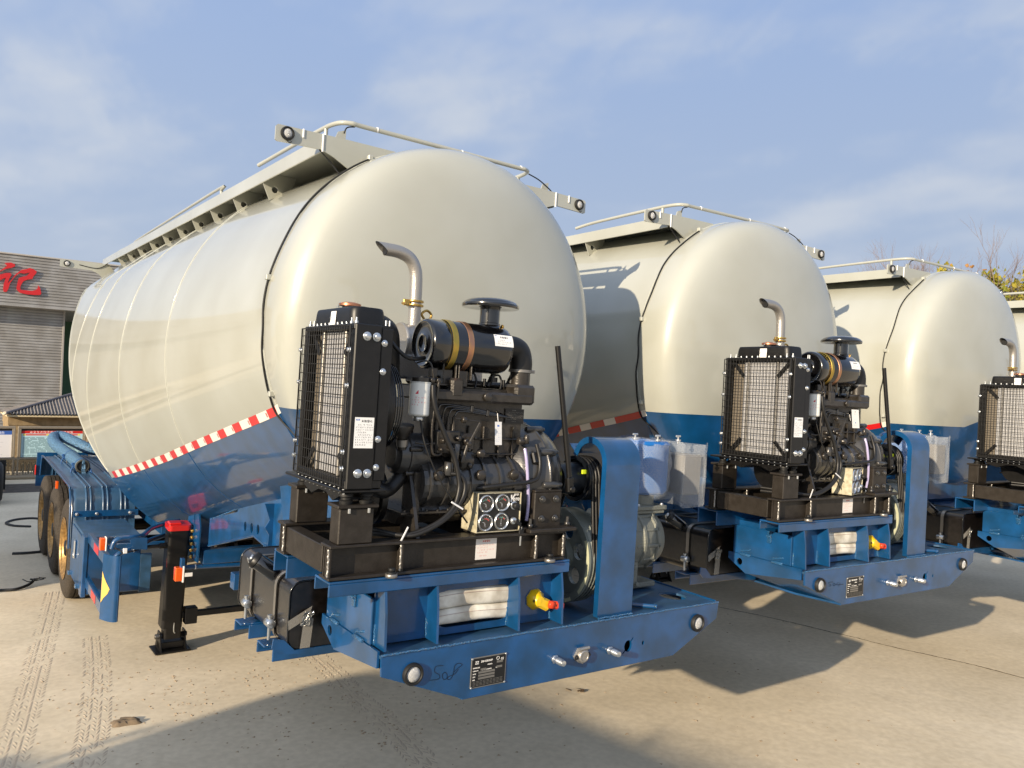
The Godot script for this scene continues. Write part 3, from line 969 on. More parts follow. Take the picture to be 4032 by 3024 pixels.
	for f in [[-0.513, -0.128, 0.08, 0.0085], [-0.513, -0.14, 0.08, 0.0085], [-0.513, -0.152, 0.08, 0.0085], [-0.503, -0.1165, 0.027, 0.0085], [-0.425, -0.096, 0.03, 0.0085], [-0.425, -0.1165, 0.028, 0.0085]]:
		span(fields, Vector3(f[0], f[1] - 0.004, z - 0.0006), Vector3(f[0] + f[2], f[1] + 0.0045, z + 0.0004), 0.0)
	obj("stamped_field", fields, M.steel, pl)
	var fine := mb()
	for k in 4:
		for q in 9: span(fine, Vector3(-0.538 + q * 0.0165, -0.163 - k * 0.0055, z - 0.0004), Vector3(-0.538 + q * 0.0165 + 0.013, -0.1615 - k * 0.0055, z + 0.0002), 0.0)
	tag(obj("fine_print", fine, M.steel, pl), "", "", "", "stuff")
	var cc := mb()
	lathe(cc, Vector3(-0.42, -0.081, z), Vector3.BACK, [Vector2(0, 0.0075), Vector2(0.0006, 0.0075), Vector2(0.0006, 0.0058), Vector2(0, 0.0058)], 14)
	obj("emblem", cc, M.paper, pl)
	for c in [[-0.545, -0.069], [-0.381, -0.069], [-0.545, -0.185], [-0.381, -0.185]]:
		var rv := mb()
		cyl(rv, Vector3(c[0], c[1], 0.004), Vector3(c[0], c[1], 0.007), 0.0045, -1.0, 10, 0.001)
		obj("rivet", rv, M.zinc, pl)
	put("scrawled_number", scrawl(508), M.ink, face)
	# lower frame front: recessed panel with slot, ribs, channel
	var pn := mb()
	plate(pn, Transform3D(Basis(), Vector3(0, 0, -0.1)), poly([-0.94, 0.01, -0.045, 0.01, -0.045, 0.235, -0.94, 0.235]), [rrect(Vector2(-0.672, 0.038), Vector2(-0.285, 0.19), 0.06)], 0.008)
	var panel := obj("recessed_panel", pn, M.blue, t)
	var inner := mb()
	span(inner, Vector3(-0.94, 0.012, -0.5), Vector3(-0.045, 0.22, -0.3), 0.0)
	obj("inner_box", inner, M.blue, panel)
	var ribs: Array = [-0.93, -0.705, -0.31, -0.075]
	for i in ribs.size():
		var q := mb()
		plate(q, Transform3D(YZ, Vector3(ribs[i] - 0.005, 0, 0)), poly([-0.012, 0.01, -0.1, 0.01, -0.1, 0.232, -0.035, 0.232, -0.02, 0.15]), [], 0.01)
		var rb := obj("rib", q, M.blue, t)
		obj("weld_seam", weld_line(Vector3(ribs[i] - 0.005, 0.015, -0.098), Vector3(ribs[i] - 0.005, 0.09, -0.098), 0.005, 10 + i), M.blueweld, rb)
		obj("weld_seam", weld_line(Vector3(ribs[i] + 0.005, 0.012, -0.09), Vector3(ribs[i] + 0.005, 0.012, -0.02), 0.004, 20 + i), M.blueweld, rb)
	var ch := mb()
	for sg in [[-0.03, -0.10, -1.162, -0.037], ]:
		span(ch, Vector3(sg[2], 0.277, -0.17), Vector3(sg[3], 0.287, -0.03), 0.003)
		span(ch, Vector3(sg[2], 0.232, -0.040), Vector3(sg[3], 0.2769, -0.030), 0.003)
		span(ch, Vector3(sg[2], 0.2321, -0.1699), Vector3(sg[3], 0.2769, -0.162), 0.002)
	obj("deck_channel", ch, M.blue, t)
	var rc := mb()
	span(rc, Vector3(-1.15, 0.275, -0.66), Vector3(-0.04, 0.285, -0.5), 0.003)
	span(rc, Vector3(-1.15, 0.19, -0.51), Vector3(-0.04, 0.2749, -0.5), 0.003)
	span(rc, Vector3(-1.15, 0.19, -0.66), Vector3(-0.04, 0.2749, -0.65), 0.003)
	obj("deck_channel", rc, M.blue, t)
	# hinged door on the left flank
	var dr := mb()
	span(dr, Vector3(-0.952, 0.012, -0.53), Vector3(-0.94, 0.19, -0.1), 0.003)
	var door := obj("side_door", dr, M.blue, t)
	for zz in [-0.43, -0.19]:
		var h := mb()
		cyl(h, Vector3(-0.958, 0.014, zz - 0.04), Vector3(-0.958, 0.014, zz + 0.04), 0.0085, -1.0, 10, 0.002)
		obj("hinge", h, M.blueweld, door)
		obj("weld_seam", weld_line(Vector3(-0.953, 0.03, zz - 0.04), Vector3(-0.953, 0.05, zz + 0.04), 0.005, int(zz * -100)), M.blueweld, door)
	var la := mb()
	span(la, Vector3(-0.962, 0.12, -0.27), Vector3(-0.951, 0.19, -0.24), 0.003)
	cyl(la, Vector3(-0.964, 0.16, -0.27), Vector3(-0.964, 0.16, -0.24), 0.007, -1.0, 8)
	obj("latch", la, M.blueweld, door)
	# battery switch
	var y := mb()
	lathe(y, Vector3(-0.168, 0.108, -0.1), Vector3.BACK, [Vector2(0, 0.047), Vector2(0.012, 0.046), Vector2(0.03, 0.03), Vector2(0.044, 0.022), Vector2(0.046, 0)], 8, 0.3, TAU + 0.3)
	box(y, Vector3(-0.142, 0.094, -0.075), Vector3(0.075, 0.05, 0.04), 0.01, Basis(Vector3.BACK, -0.45))
	var ys := obj("battery_switch", y, M.yellow, t)
	var hd := mb()
	box(hd, Vector3(-0.088, 0.085, -0.052), Vector3(0.085, 0.034, 0.022), 0.008, Basis(Vector3.BACK, -0.12) * Basis(Vector3.UP, -0.3))
	cyl(hd, Vector3(-0.112, 0.09, -0.06), Vector3(-0.112, 0.09, -0.038), 0.016, -1.0, 12, 0.003)
	obj("handle", hd, M.orange_handle, ys)
	var yb := mb()
	bolt(yb, Vector3(-0.19, 0.11, -0.072), Vector3.BACK, 0.007)
	cyl(yb, Vector3(-0.083, 0.085, -0.045), Vector3(-0.083, 0.085, -0.04), 0.008, -1.0, 10)
	obj("bolt", yb, M.rubber, ys)

# ---------------------------------------------------------------- engine skid
func build_skid(t: Node3D) -> void:
	for zz in [-0.03, -0.5]:
		var st := mb()
		span(st, Vector3(-1.168, 0.29, zz - 0.09), Vector3(-0.07, 0.302, zz), 0.003)
		span(st, Vector3(-1.168, 0.406, zz - 0.09), Vector3(-0.07, 0.418, zz), 0.003)
		span(st, Vector3(-1.168, 0.3021, zz - 0.055), Vector3(-0.07, 0.4059, zz - 0.045), 0.0)
		var beam := obj("skid_beam", st, M.skid, t)
		for x in [-1.166, -0.874, -0.226, -0.075]:
			var q := mb()
			span(q, Vector3(x, 0.3025, zz - 0.044), Vector3(x + 0.008, 0.4055, zz - 0.003), 0.001)
			obj("stiffener", q, M.skid, beam)
			obj("weld_seam", weld_line(Vector3(x - 0.002, 0.305, zz - 0.008), Vector3(x - 0.002, 0.403, zz - 0.008), 0.0045, int(-x * 100) + 3), M.silver, beam)
	for x in [-1.16, -0.62, -0.2]:
		var q := mb()
		span(q, Vector3(x, 0.303, -0.5), Vector3(x + 0.06, 0.405, -0.12), 0.003)
		obj("cross_beam", q, M.skid, t)
	put("sticker", sheet(Vector3(-0.512, 0.4, -0.0742), Vector3(-0.408, 0.4, -0.0742), Vector3(-0.408, 0.311, -0.0742), Vector3(-0.512, 0.311, -0.0742)), M.sticker_red, t)
	for x in [-0.92, -0.16]:
		var b := mb()
		cyl(b, Vector3(x, 0.303, -0.02), Vector3(x, 0.31, -0.02), 0.02, -1.0, 14, 0.002)
		cyl(b, Vector3(x, 0.31, -0.02), Vector3(x, 0.324, -0.02), 0.014, -1.0, 6, 0.002)
		obj("bolt", b, M.rubber, t)
		var w := mb()
		cyl(w, Vector3(x, 0.2875, -0.02), Vector3(x, 0.303, -0.02), 0.024, -1.0, 14, 0.002)
		obj("washer", w, M.steel, t)
	# radiator posts with rubber mounts
	for p in [[-1.138, -1.0, -0.115, -0.035, 0.565], [-1.126, -0.99, -0.575, -0.495, 0.575]]:
		var st := mb()
		span(st, Vector3(p[0], 0.419, p[2]), Vector3(p[1], p[4] - 0.013, p[3]), 0.004)
		span(st, Vector3(p[0] - 0.012, p[4] - 0.0128, p[2] - 0.01), Vector3(p[1] + 0.014, p[4], p[3] + 0.012), 0.003)
		var post := obj("radiator_post", st, M.skid, t)
		for x in [p[0] + 0.035, p[1] - 0.025]:
			var r := mb()
			lathe(r, Vector3(x, p[4], p[3] - 0.03), Vector3.UP, [Vector2(0, 0), Vector2(0, 0.024), Vector2(0.012, 0.026), Vector2(0.016, 0.019), Vector2(0.024, 0.019), Vector2(0.028, 0.026), Vector2(0.04, 0.026), Vector2(0.046, 0.02), Vector2(0.046, 0)], 16)
			obj("rubber_mount", r, M.rubber, post)
			var z := mb()
			cyl(z, Vector3(x, p[4] + 0.058, p[3] - 0.03), Vector3(x, p[4] + 0.07, p[3] - 0.03), 0.013, -1.0, 6, 0.002)
			cyl(z, Vector3(x, p[4] + 0.07, p[3] - 0.03), Vector3(x, p[4] + 0.088, p[3] - 0.03), 0.006, -1.0, 8)
			cyl(z, Vector3(x, p[4] - 0.03, p[3] + 0.006), Vector3(x, p[4] - 0.013, p[3] + 0.006), 0.006, -1.0, 8)
			obj("bolt", z, M.zinc, post)
	var pl := mb()
	span(pl, Vector3(-1.155, 0.6125, -0.575), Vector3(-0.97, 0.6235, -0.005), 0.003)
	obj("mount_plate", pl, M.black, t)

# ---------------------------------------------------------------- radiator
func build_radiator(t: Node3D) -> void:
	var X := -1.135
	var y0 := 0.645
	var y1 := 1.228
	var z0 := -0.507
	var z1 := 0.0
	var st := mb()
	span(st, Vector3(X, y0 - 0.02, z1 - 0.012), Vector3(-1.03, y1, z1), 0.004)       # front side sheet
	span(st, Vector3(-1.0295, y0 + 0.01, z1 - 0.016), Vector3(-0.982, y1 - 0.01, z1 - 0.004), 0.003)
	span(st, Vector3(X, y0 - 0.02, z0), Vector3(-0.985, y1, z0 + 0.012), 0.004)
	span(st, Vector3(X, y1 - 0.022, z0 + 0.0122), Vector3(-0.99, y1, z1 - 0.0122), 0.003)
	span(st, Vector3(X, y0 - 0.02, z0 + 0.0122), Vector3(-0.99, y0 + 0.012, z1 - 0.0122), 0.003)
	span(st, Vector3(X + 0.002, y0 + 0.013, z0 + 0.0125), Vector3(X + 0.012, y1 - 0.023, z0 + 0.05), 0.0)
	span(st, Vector3(X + 0.002, y0 + 0.013, z1 - 0.04), Vector3(X + 0.012, y1 - 0.023, z1 - 0.0125), 0.0)
	for c in [[y1 - 0.09, z1 - 0.1, -1.0, 1.0], [y1 - 0.09, z0 + 0.1, 1.0, 1.0], [y0 + 0.075, z1 - 0.1, -1.0, -1.0], [y0 + 0.075, z0 + 0.1, 1.0, -1.0]]:
		box(st, Vector3(X + 0.02, c[0] + 0.032 * c[3], c[1] - 0.022 * c[2]), Vector3(0.008, 0.022, 0.15), 0.002, Basis(Vector3.RIGHT, c[2] * c[3] * 0.8))
	var fr := obj("radiator_frame", st, M.black, t)
	# core: dark block, flat water tubes and the two bright stays
	var co := mb()
	span(co, Vector3(X + 0.045, y0 + 0.014, z0 + 0.03), Vector3(-1.0, y1 - 0.024, z1 - 0.014), 0.0)
	var core := obj("radiator_core", co, M.corev, t)
	var fins := mb()
	var k := 0
	while k < 30:
		var z := z0 + 0.125 + k * 0.0122
		span(fins, Vector3(X + 0.030, y0 + 0.016, z), Vector3(X + 0.0448, y1 - 0.025, z + 0.0062), 0.0)
		k += 1
	obj("water_tube", fins, M.fin, core)
	var zig := mb()
	for q in 29:
		var z := z0 + 0.125 + q * 0.0122 + 0.0062
		for y in 46:
			var yy := y0 + 0.018 + y * 0.0118
			quad(zig, Vector3(X + 0.033, yy, z), Vector3(X + 0.033, yy + 0.0035, z), Vector3(X + 0.033, yy + 0.0075, z + 0.006), Vector3(X + 0.033, yy + 0.004, z + 0.006), Vector3.LEFT)
	tag(obj("cooling_fins", zig, M.core, core), "", "", "", "stuff")
	for z in [-0.345, -0.135]:
		var s := mb()
		span(s, Vector3(X + 0.018, y0 + 0.014, z - 0.0055), Vector3(X + 0.0295, y1 - 0.024, z + 0.0055), 0.002)
		obj("stay", s, M.steel, core)
	# wire guard
	var g := mb()
	var gx := X - 0.012
	for i in 15:
		var y := y0 + 0.02 + (y1 - y0 - 0.06) * i / 14.0
		tube(g, PackedVector3Array([Vector3(gx, y, z0 + 0.005), Vector3(gx, y, z1 - 0.02)]), 0.0018, 5)
	for i in 22:
		var z := z0 + 0.008 + (z1 - z0 - 0.03) * i / 21.0
		tube(g, PackedVector3Array([Vector3(gx - 0.003, y0 - 0.005, z), Vector3(gx - 0.003, y1 - 0.012, z)]), 0.0014, 5)
	tube(g, PackedVector3Array([Vector3(gx, y0 - 0.008, z0 + 0.004), Vector3(gx, y1 - 0.01, z0 + 0.004), Vector3(gx, y1 - 0.01, z1 - 0.018), Vector3(gx, y0 - 0.008, z1 - 0.018), Vector3(gx, y0 - 0.008, z0 + 0.004)]), 0.0035, 6)
	obj("wire_guard", g, M.rubber, t)
	var bz := mb()
	for y in [1.13, 1.0, 0.76, 0.70]:
		for z in [z0 + 0.004, z1 - 0.02]: bolt(bz, Vector3(gx + 0.002, y, z), Vector3.LEFT, 0.0085)
	for i in 12:
		var z := z0 + 0.03 + i * 0.041
		cyl(bz, Vector3(X + 0.012, y1, z), Vector3(X + 0.012, y1 + 0.022, z), 0.0042, -1.0, 8)
		cyl(bz, Vector3(X + 0.012, y1, z), Vector3(X + 0.012, y1 + 0.009, z), 0.0078, -1.0, 6)
		cyl(bz, Vector3(X + 0.004, y0 - 0.02, z), Vector3(X + 0.004, y0 - 0.04, z), 0.0042, -1.0, 8)
		cyl(bz, Vector3(X + 0.004, y0 - 0.02, z), Vector3(X + 0.004, y0 - 0.029, z), 0.0078, -1.0, 6)
	for q in [Vector3(-1.015, y1, -0.006), Vector3(-1.0, y1, -0.006)]:
		cyl(bz, q, q + Vector3(0, 0.02, 0), 0.004, -1.0, 8)
	tag(obj("bolt", bz, M.zinc, fr), "", "", "", "stuff")
	for b in [[-1.09, 1.183, 0.0125], [-1.052, 1.183, 0.0125], [-1.017, 1.163, 0.0095], [-1.017, 1.058, 0.0095], [-1.02, 0.809, 0.0095], [-1.021, 0.705, 0.0095], [-1.094, 0.684, 0.0125], [-1.057, 0.684, 0.0125]]:
		var q := mb()
		bolt(q, Vector3(b[0], b[1], 0.0 if b[0] < -1.03 else -0.004), Vector3.BACK, b[2])
		obj("bolt", q, M.zinc, fr)
	put("sticker", sheet(Vector3(-1.117, 0.888, 0.0012), Vector3(-1.041, 0.888, 0.0012), Vector3(-1.041, 0.776, 0.0012), Vector3(-1.117, 0.776, 0.0012)), M.sticker_tall, fr)
	# header tank with filler cap and paper tag
	var h := mb()
	var rows: Array = []
	var cs: Array = []
	for i in 9:
		var u := float(i) / 8
		var y := y1 + 0.004 + 0.062 * sin(u * PI / 2)
		var sh := 1.0 - 0.16 * pow(u, 3)
		var row := PackedVector3Array()
		var out := rrect(Vector2(-0.07, -0.195) * Vector2(sh, 1.0 - 0.05 * u), Vector2(0.07, 0.195) * Vector2(sh, 1.0 - 0.05 * u), 0.034)
		for p in out: row.append(Vector3(-1.058 + p.x, y, -0.245 + p.y))
		row.append(row[0])
		rows.append(row)
		cs.append(Vector3(-1.058, y1 - 0.05, -0.245))
	var top := PackedVector3Array()
	for p in rows[8]: top.append(Vector3(-1.058, y1 + 0.067, -0.245))
	rows.append(top)
	cs.append(Vector3(-1.058, y1 - 0.05, -0.245))
	skin(h, rows, cs)
	var head := obj("header_tank", h, M.black, t)
	var cap := mb()
	cyl(cap, Vector3(-1.055, y1 + 0.06, -0.25), Vector3(-1.055, y1 + 0.084, -0.25), 0.03, -1.0, 18)
	obj("filler_neck", cap, M.rubber, head)
	var cap2 := mb()
	lathe(cap2, Vector3(-1.055, y1 + 0.08, -0.25), Vector3.UP, [Vector2(0, 0.0), Vector2(0, 0.043), Vector2(0.009, 0.043), Vector2(0.012, 0.037), Vector2(0.016, 0.02), Vector2(0.016, 0)], 20)
	obj("filler_cap", cap2, M.copper, head)
	put("paper_tag", sheet(Vector3(-1.128, y1 + 0.052, -0.255), Vector3(-1.128, y1 + 0.052, -0.205), Vector3(-1.131, y1 - 0.002, -0.205), Vector3(-1.131, y1 - 0.002, -0.255)), M.paper, head)
	var chn := mb()
	for i in 9: lathe(chn, Vector3(-1.10 - 0.004 * i, y1 + 0.085 - i * 0.0075, -0.245), Vector3(1, 0.5, 0.3 if i % 2 else -0.9), [Vector2(-0.001, 0.0045), Vector2(0.001, 0.006), Vector2(-0.001, 0.0045)], 8)
	obj("chain", chn, M.zinc, head)
	var ov := mb()
	tube(ov, curve([Vector3(-1.03, y1 + 0.075, -0.25), Vector3(-0.99, y1 + 0.072, -0.22), Vector3(-0.95, y1 + 0.03, -0.17), Vector3(-0.92, y1 - 0.05, -0.14), Vector3(-0.87, y1 - 0.10, -0.12), Vector3(-0.82, y1 - 0.108, -0.13), Vector3(-0.76, y1 - 0.1, -0.16)], 6), 0.0085, 8)
	obj("overflow_hose", ov, M.hose, head)
	var uh := mb()
	tube(uh, curve([Vector3(-1.0, 1.22, -0.2), Vector3(-0.95, 1.24, -0.2), Vector3(-0.90, 1.21, -0.22), Vector3(-0.88, 1.12, -0.24), Vector3(-0.86, 1.02, -0.26)], 6), 0.046, 14)
	obj("coolant_hose", uh, M.hose, t)
	# fan shroud and cage hoops behind the radiator
	var fs := mb()
	lathe(fs, Vector3(-0.985, 0.93, -0.25), Vector3.RIGHT, [Vector2(0, 0.245), Vector2(0.03, 0.215), Vector2(0.05, 0.205), Vector2(0.05, 0.195), Vector2(0.02, 0.195)], 36)
	obj("fan_shroud", fs, M.black, t)
	var cg := mb()
	for i in 5:
		var pts := PackedVector3Array()
		for q in 40:
			var a := TAU * q / 39.0
			pts.append(Vector3(-0.94 + i * 0.014, 0.93 + sin(a) * (0.205 - i * 0.008), -0.255 + cos(a) * (0.205 - i * 0.008)))
		tube(cg, pts, 0.003, 5, false)
	obj("fan_cage", cg, M.gloss, t)
	var lower := mb()
	tube(lower, curve([Vector3(-1.0, 0.66, -0.2), Vector3(-0.93, 0.6, -0.16), Vector3(-0.87, 0.6, -0.18), Vector3(-0.8, 0.66, -0.2)], 6), 0.03, 12)
	obj("coolant_hose", lower, M.hose, t)
	var sump := mb()
	plate(sump, Transform3D(Basis(Vector3(0, 0, 1), Vector3(0, 1, 0), Vector3(-1, 0, 0)), Vector3(-1.12, 0, 0)), poly([-0.46, 0.63, -0.44, 0.585, -0.36, 0.565, -0.29, 0.59, -0.22, 0.59, -0.15, 0.565, -0.05, 0.605, -0.03, 0.63]), [], 0.11)
	obj("lower_tank", sump, M.black, fr)

# ---------------------------------------------------------------- engine
func section(st: SurfaceTool, o: PackedVector2Array, x0: float, x1: float) -> void:
	plate(st, Transform3D(YZ, Vector3(x0, 0, 0)), o, [], x1 - x0)

func grown(o: PackedVector2Array, d: float) -> PackedVector2Array:
	var r: Array = Geometry2D.offset_polygon(o, d, Geometry2D.JOIN_ROUND)
	return r[0]

func build_engine(t: Node3D) -> void:
	# block: flat upper wall, bulging crankcase, ribs
	var wall := poly([-0.44, 0.7, -0.17, 0.7, -0.17, 0.96, -0.44, 0.96])
	var case_ := PackedVector2Array()
	for i in 11:
		var a := lerpf(1.25, -0.85, i / 10.0)
		case_.append(Vector2(-0.3 + cos(a) * 0.21, 0.625 + sin(a) * 0.13))
	case_.append(Vector2(-0.15, 0.50))
	case_.append(Vector2(-0.46, 0.50))
	case_.append(Vector2(-0.5, 0.62))
	case_.append(Vector2(-0.44, 0.75))
	var st := mb()
	section(st, wall, -0.74, -0.25)
	var block := obj("engine_block", st, M.engine, t)
	var cs := mb()
	section(cs, case_, -0.76, -0.22)
	obj("crankcase", cs, M.bell, block)
	for x in [-0.735, -0.655, -0.60, -0.545, -0.475, -0.40, -0.325, -0.255]:
		var q := mb()
		section(q, grown(case_, 0.009), x, x + 0.009)
		obj("rib", q, M.bell, block)
	for y in [0.735, 0.8]:
		var q := mb()
		span(q, Vector3(-0.56, y, -0.171), Vector3(-0.255, y + 0.008, -0.155), 0.003)
		obj("rib", q, M.engine, block)
	for x in [-0.53, -0.455, -0.375, -0.3]:
		var q := mb()
		span(q, Vector3(x, 0.70, -0.171), Vector3(x + 0.008, 0.86, -0.156), 0.003)
		obj("rib", q, M.engine, block)
	var sid := mb()
	for x in [-0.70, -0.5, -0.33]:
		cyl(sid, Vector3(x, 0.66, -0.1), Vector3(x, 0.66, -0.075), 0.022, -1.0, 12, 0.004)
	tag(obj("core_plug", sid, M.engine, block), "", "", "", "stuff")
	var pan := mb()
	section(pan, poly([-0.15, 0.512, -0.145, 0.5, -0.17, 0.485, -0.19, 0.455, -0.42, 0.455, -0.46, 0.512]), -0.83, -0.26)
	span(pan, Vector3(-0.84, 0.5, -0.47), Vector3(-0.25, 0.511, -0.128), 0.002)
	obj("oil_pan", pan, M.engine, block)
	var pb := mb()
	for i in 12: cyl(pb, Vector3(-0.82 + i * 0.05, 0.511, -0.135), Vector3(-0.82 + i * 0.05, 0.518, -0.135), 0.006, -1.0, 6)
	tag(obj("bolt", pb, M.bell, block), "", "", "", "stuff")
	var hd := mb()
	span(hd, Vector3(-0.74, 0.961, -0.42), Vector3(-0.26, 1.02, -0.17), 0.006)
	span(hd, Vector3(-0.72, 1.0205, -0.4), Vector3(-0.27, 1.05, -0.22), 0.012)
	obj("cylinder_head", hd, M.engine, block)
	var inj := mb()
	for x in [-0.66, -0.55, -0.42, -0.32]:
		cyl(inj, Vector3(x, 1.03, -0.2), Vector3(x + 0.03, 1.09, -0.2), 0.011, -1.0, 8)
		cyl(inj, Vector3(x + 0.02, 1.05, -0.19), Vector3(x + 0.02, 1.07, -0.19), 0.02, -1.0, 8)
		cyl(inj, Vector3(x - 0.03, 1.03, -0.18), Vector3(x - 0.03, 1.062, -0.18), 0.007, -1.0, 6)
		tube(inj, curve([Vector3(x + 0.025, 1.075, -0.2), Vector3(x + 0.05, 1.08, -0.19), Vector3(x + 0.058, 1.05, -0.18), Vector3(x + 0.05, 1.02, -0.175)], 4), 0.005, 6)
	tag(obj("injector", inj, M.black, block), "", "", "", "stuff")
	# intake manifold and its pipe
	var mf := mb()
	span(mf, Vector3(-0.735, 0.958, -0.169), Vector3(-0.24, 1.006, -0.1), 0.01)
	span(mf, Vector3(-0.335, 0.96, -0.235), Vector3(-0.225, 1.045, -0.105), 0.012)
	span(mf, Vector3(-0.66, 0.975, -0.165), Vector3(-0.60, 1.055, -0.098), 0.01)
	cyl(mf, Vector3(-0.485, 0.985, -0.1), Vector3(-0.485, 0.985, -0.086), 0.02, -1.0, 14, 0.004)
	var man := obj("intake_manifold", mf, M.engine, t)
	var ip := mb()
	cyl(ip, Vector3(-0.268, 1.04, -0.175), Vector3(-0.268, 1.115, -0.175), 0.045, -1.0, 20)
	obj("intake_pipe", ip, M.engine, man)
	var el := mb()
	tube(el, curve([Vector3(-0.39, 1.205, -0.185), Vector3(-0.33, 1.208, -0.182), Vector3(-0.285, 1.195, -0.178), Vector3(-0.268, 1.15, -0.175), Vector3(-0.268, 1.1, -0.175)], 7), 0.05, 18)
	obj("intake_elbow", el, M.hose, t)
	var cl := mb()
	cyl(cl, Vector3(-0.268, 1.1, -0.175), Vector3(-0.268, 1.112, -0.175), 0.0525, -1.0, 24)
	box(cl, Vector3(-0.222, 1.106, -0.145), Vector3(0.02, 0.014, 0.012), 0.002)
	obj("hose_clamp", cl, M.steel, t)
	# air filter with straps, intake stack and its cap
	var cz := -0.19
	var af := mb()
	lathe(af, Vector3(-0.757, 1.188, cz), Vector3.RIGHT, [Vector2(0.006, 0), Vector2(0.006, 0.03), Vector2(0.002, 0.034), Vector2(0.006, 0.04), Vector2(0.008, 0.085), Vector2(0.0, 0.092), Vector2(0.003, 0.1), Vector2(0.012, 0.103), Vector2(0.08, 0.1035), Vector2(0.084, 0.1), Vector2(0.09, 0.1035), Vector2(0.36, 0.1045), Vector2(0.383, 0.1), Vector2(0.392, 0.088), Vector2(0.395, 0.05), Vector2(0.395, 0)], 40)
	var fil := obj("air_filter", af, M.gloss, t)
	for k in 2:
		var x: float = [-0.672, -0.598][k]
		var q := mb()
		lathe(q, Vector3(x, 1.188, cz), Vector3.RIGHT, [Vector2(0, 0.1045), Vector2(0.001, 0.107), Vector2(0.025, 0.107), Vector2(0.026, 0.1045)], 40)
		obj("strap", q, M.strap_gold if k == 0 else M.strap_rose, fil)
		var b := mb()
		span(b, Vector3(x - 0.01, 1.02, cz - 0.07), Vector3(x + 0.035, 1.088, cz + 0.055), 0.003)
		span(b, Vector3(x - 0.02, 1.05, cz + 0.0552), Vector3(x - 0.014, 1.11, cz + 0.07), 0.002)
		span(b, Vector3(x + 0.04, 1.05, cz + 0.0552), Vector3(x + 0.046, 1.11, cz + 0.07), 0.002)
		obj("filter_bracket", b, M.engine, fil)
	var sk := mb()
	lathe(sk, Vector3(-0.437, 1.27, cz), Vector3.UP, [Vector2(0, 0.052), Vector2(0.02, 0.05), Vector2(0.022, 0.047), Vector2(0.03, 0.047), Vector2(0.032, 0.044), Vector2(0.11, 0.044)], 24)
	obj("intake_stack", sk, M.gloss, fil)
	var cp := mb()
	lathe(cp, Vector3(-0.437, 1.366, cz), Vector3.UP, [Vector2(0.006, 0.05), Vector2(0.0, 0.11), Vector2(0.0, 0.122), Vector2(0.006, 0.125), Vector2(0.016, 0.123), Vector2(0.018, 0.117), Vector2(0.024, 0.114), Vector2(0.034, 0.095), Vector2(0.041, 0.06), Vector2(0.043, 0.0)], 40)
	obj("rain_cap", cp, M.gloss, fil)
	var lb := SurfaceTool.new()
	lb.begin(Mesh.PRIMITIVE_TRIANGLES)
	for i in 10:
		var q: Array = []
		for w in [[0, 0], [1, 0], [1, 1], [0, 1]]:
			var a := lerpf(0.62, 0.12, (i + w[1]) / 10.0)
			q.append([Vector3(-0.47 + 0.095 * w[0], 1.188 + sin(a) * 0.1052, cz + cos(a) * 0.1052), Vector2(w[0], (i + w[1]) / 10.0), Vector3(0, sin(a), cos(a))])
		for k in [0, 1, 2, 0, 2, 3]:
			lb.set_normal(q[k][2])
			lb.set_uv(q[k][1])
			lb.add_vertex(q[k][0])
	put("sticker", lb.commit(), M.sticker_wide, fil)
	var bc := mb()
	bolt(bc, Vector3(-0.392, 1.29, cz + 0.03), Vector3.RIGHT, 0.007)
	obj("clamp_bolt", bc, M.brass, fil)
	# muffler and exhaust
	var mu := mb()
	lathe(mu, Vector3(-0.71, 1.2, -0.5), Vector3.RIGHT, [Vector2(0, 0), Vector2(0.004, 0.07), Vector2(0.0, 0.086), Vector2(0.006, 0.09), Vector2(0.012, 0.09), Vector2(0.02, 0.085), Vector2(0.42, 0.085), Vector2(0.43, 0.088), Vector2(0.436, 0.08), Vector2(0.436, 0)], 32)
	cyl(mu, Vector3(-0.63, 1.05, -0.5), Vector3(-0.63, 1.17, -0.5), 0.06, 0.05, 20)
	span(mu, Vector3(-0.80, 1.04, -0.52), Vector3(-0.3, 1.15, -0.42), 0.01)
	obj("muffler", mu, M.silver, t)
	var hk := mb()
	tube(hk, curve([Vector3(-0.57, 1.30, -0.5), Vector3(-0.60, 1.335, -0.5), Vector3(-0.575, 1.355, -0.5), Vector3(-0.55, 1.335, -0.5), Vector3(-0.57, 1.30, -0.5)], 5), 0.006, 7)
	obj("lifting_eye", hk, M.brass, t)
	var ex := mb()
	var path := curve([Vector3(-0.636, 1.27, -0.5), Vector3(-0.637, 1.36, -0.5), Vector3(-0.638, 1.45, -0.5), Vector3(-0.645, 1.525, -0.5), Vector3(-0.675, 1.575, -0.5), Vector3(-0.73, 1.597, -0.5), Vector3(-0.80, 1.6, -0.5)], 6)
	tube(ex, path, 0.0285, 20, false)
	# slanted mouth
	var last := path[path.size() - 1]
	var rim := PackedVector3Array()
	for k in 20:
		var a := TAU * k / 20.0
		rim.append(last + Vector3(-0.012 - 0.034 * sin(a), sin(a) * 0.0285 + 0.0, cos(a) * 0.0285))
	for k in 20:
		var a := TAU * k / 20.0
		var b := TAU * (k + 1) / 20.0
		var p0 := last + Vector3(0, sin(a) * 0.0285, cos(a) * 0.0285)
		var p1 := last + Vector3(0, sin(b) * 0.0285, cos(b) * 0.0285)
		tri(ex, p0, p1, rim[(k + 1) % 20], Vector3(0, sin(a), cos(a)), Vector3(0, sin(b), cos(b)), Vector3(0, sin(b), cos(b)))
		tri(ex, p0, rim[(k + 1) % 20], rim[k], Vector3(0, sin(a), cos(a)), Vector3(0, sin(b), cos(b)), Vector3(0, sin(a), cos(a)))
	var exo := obj("exhaust_pipe", ex, M.silver, t)
	var ins := mb()
	tube(ins, path, 0.0245, 16, true)
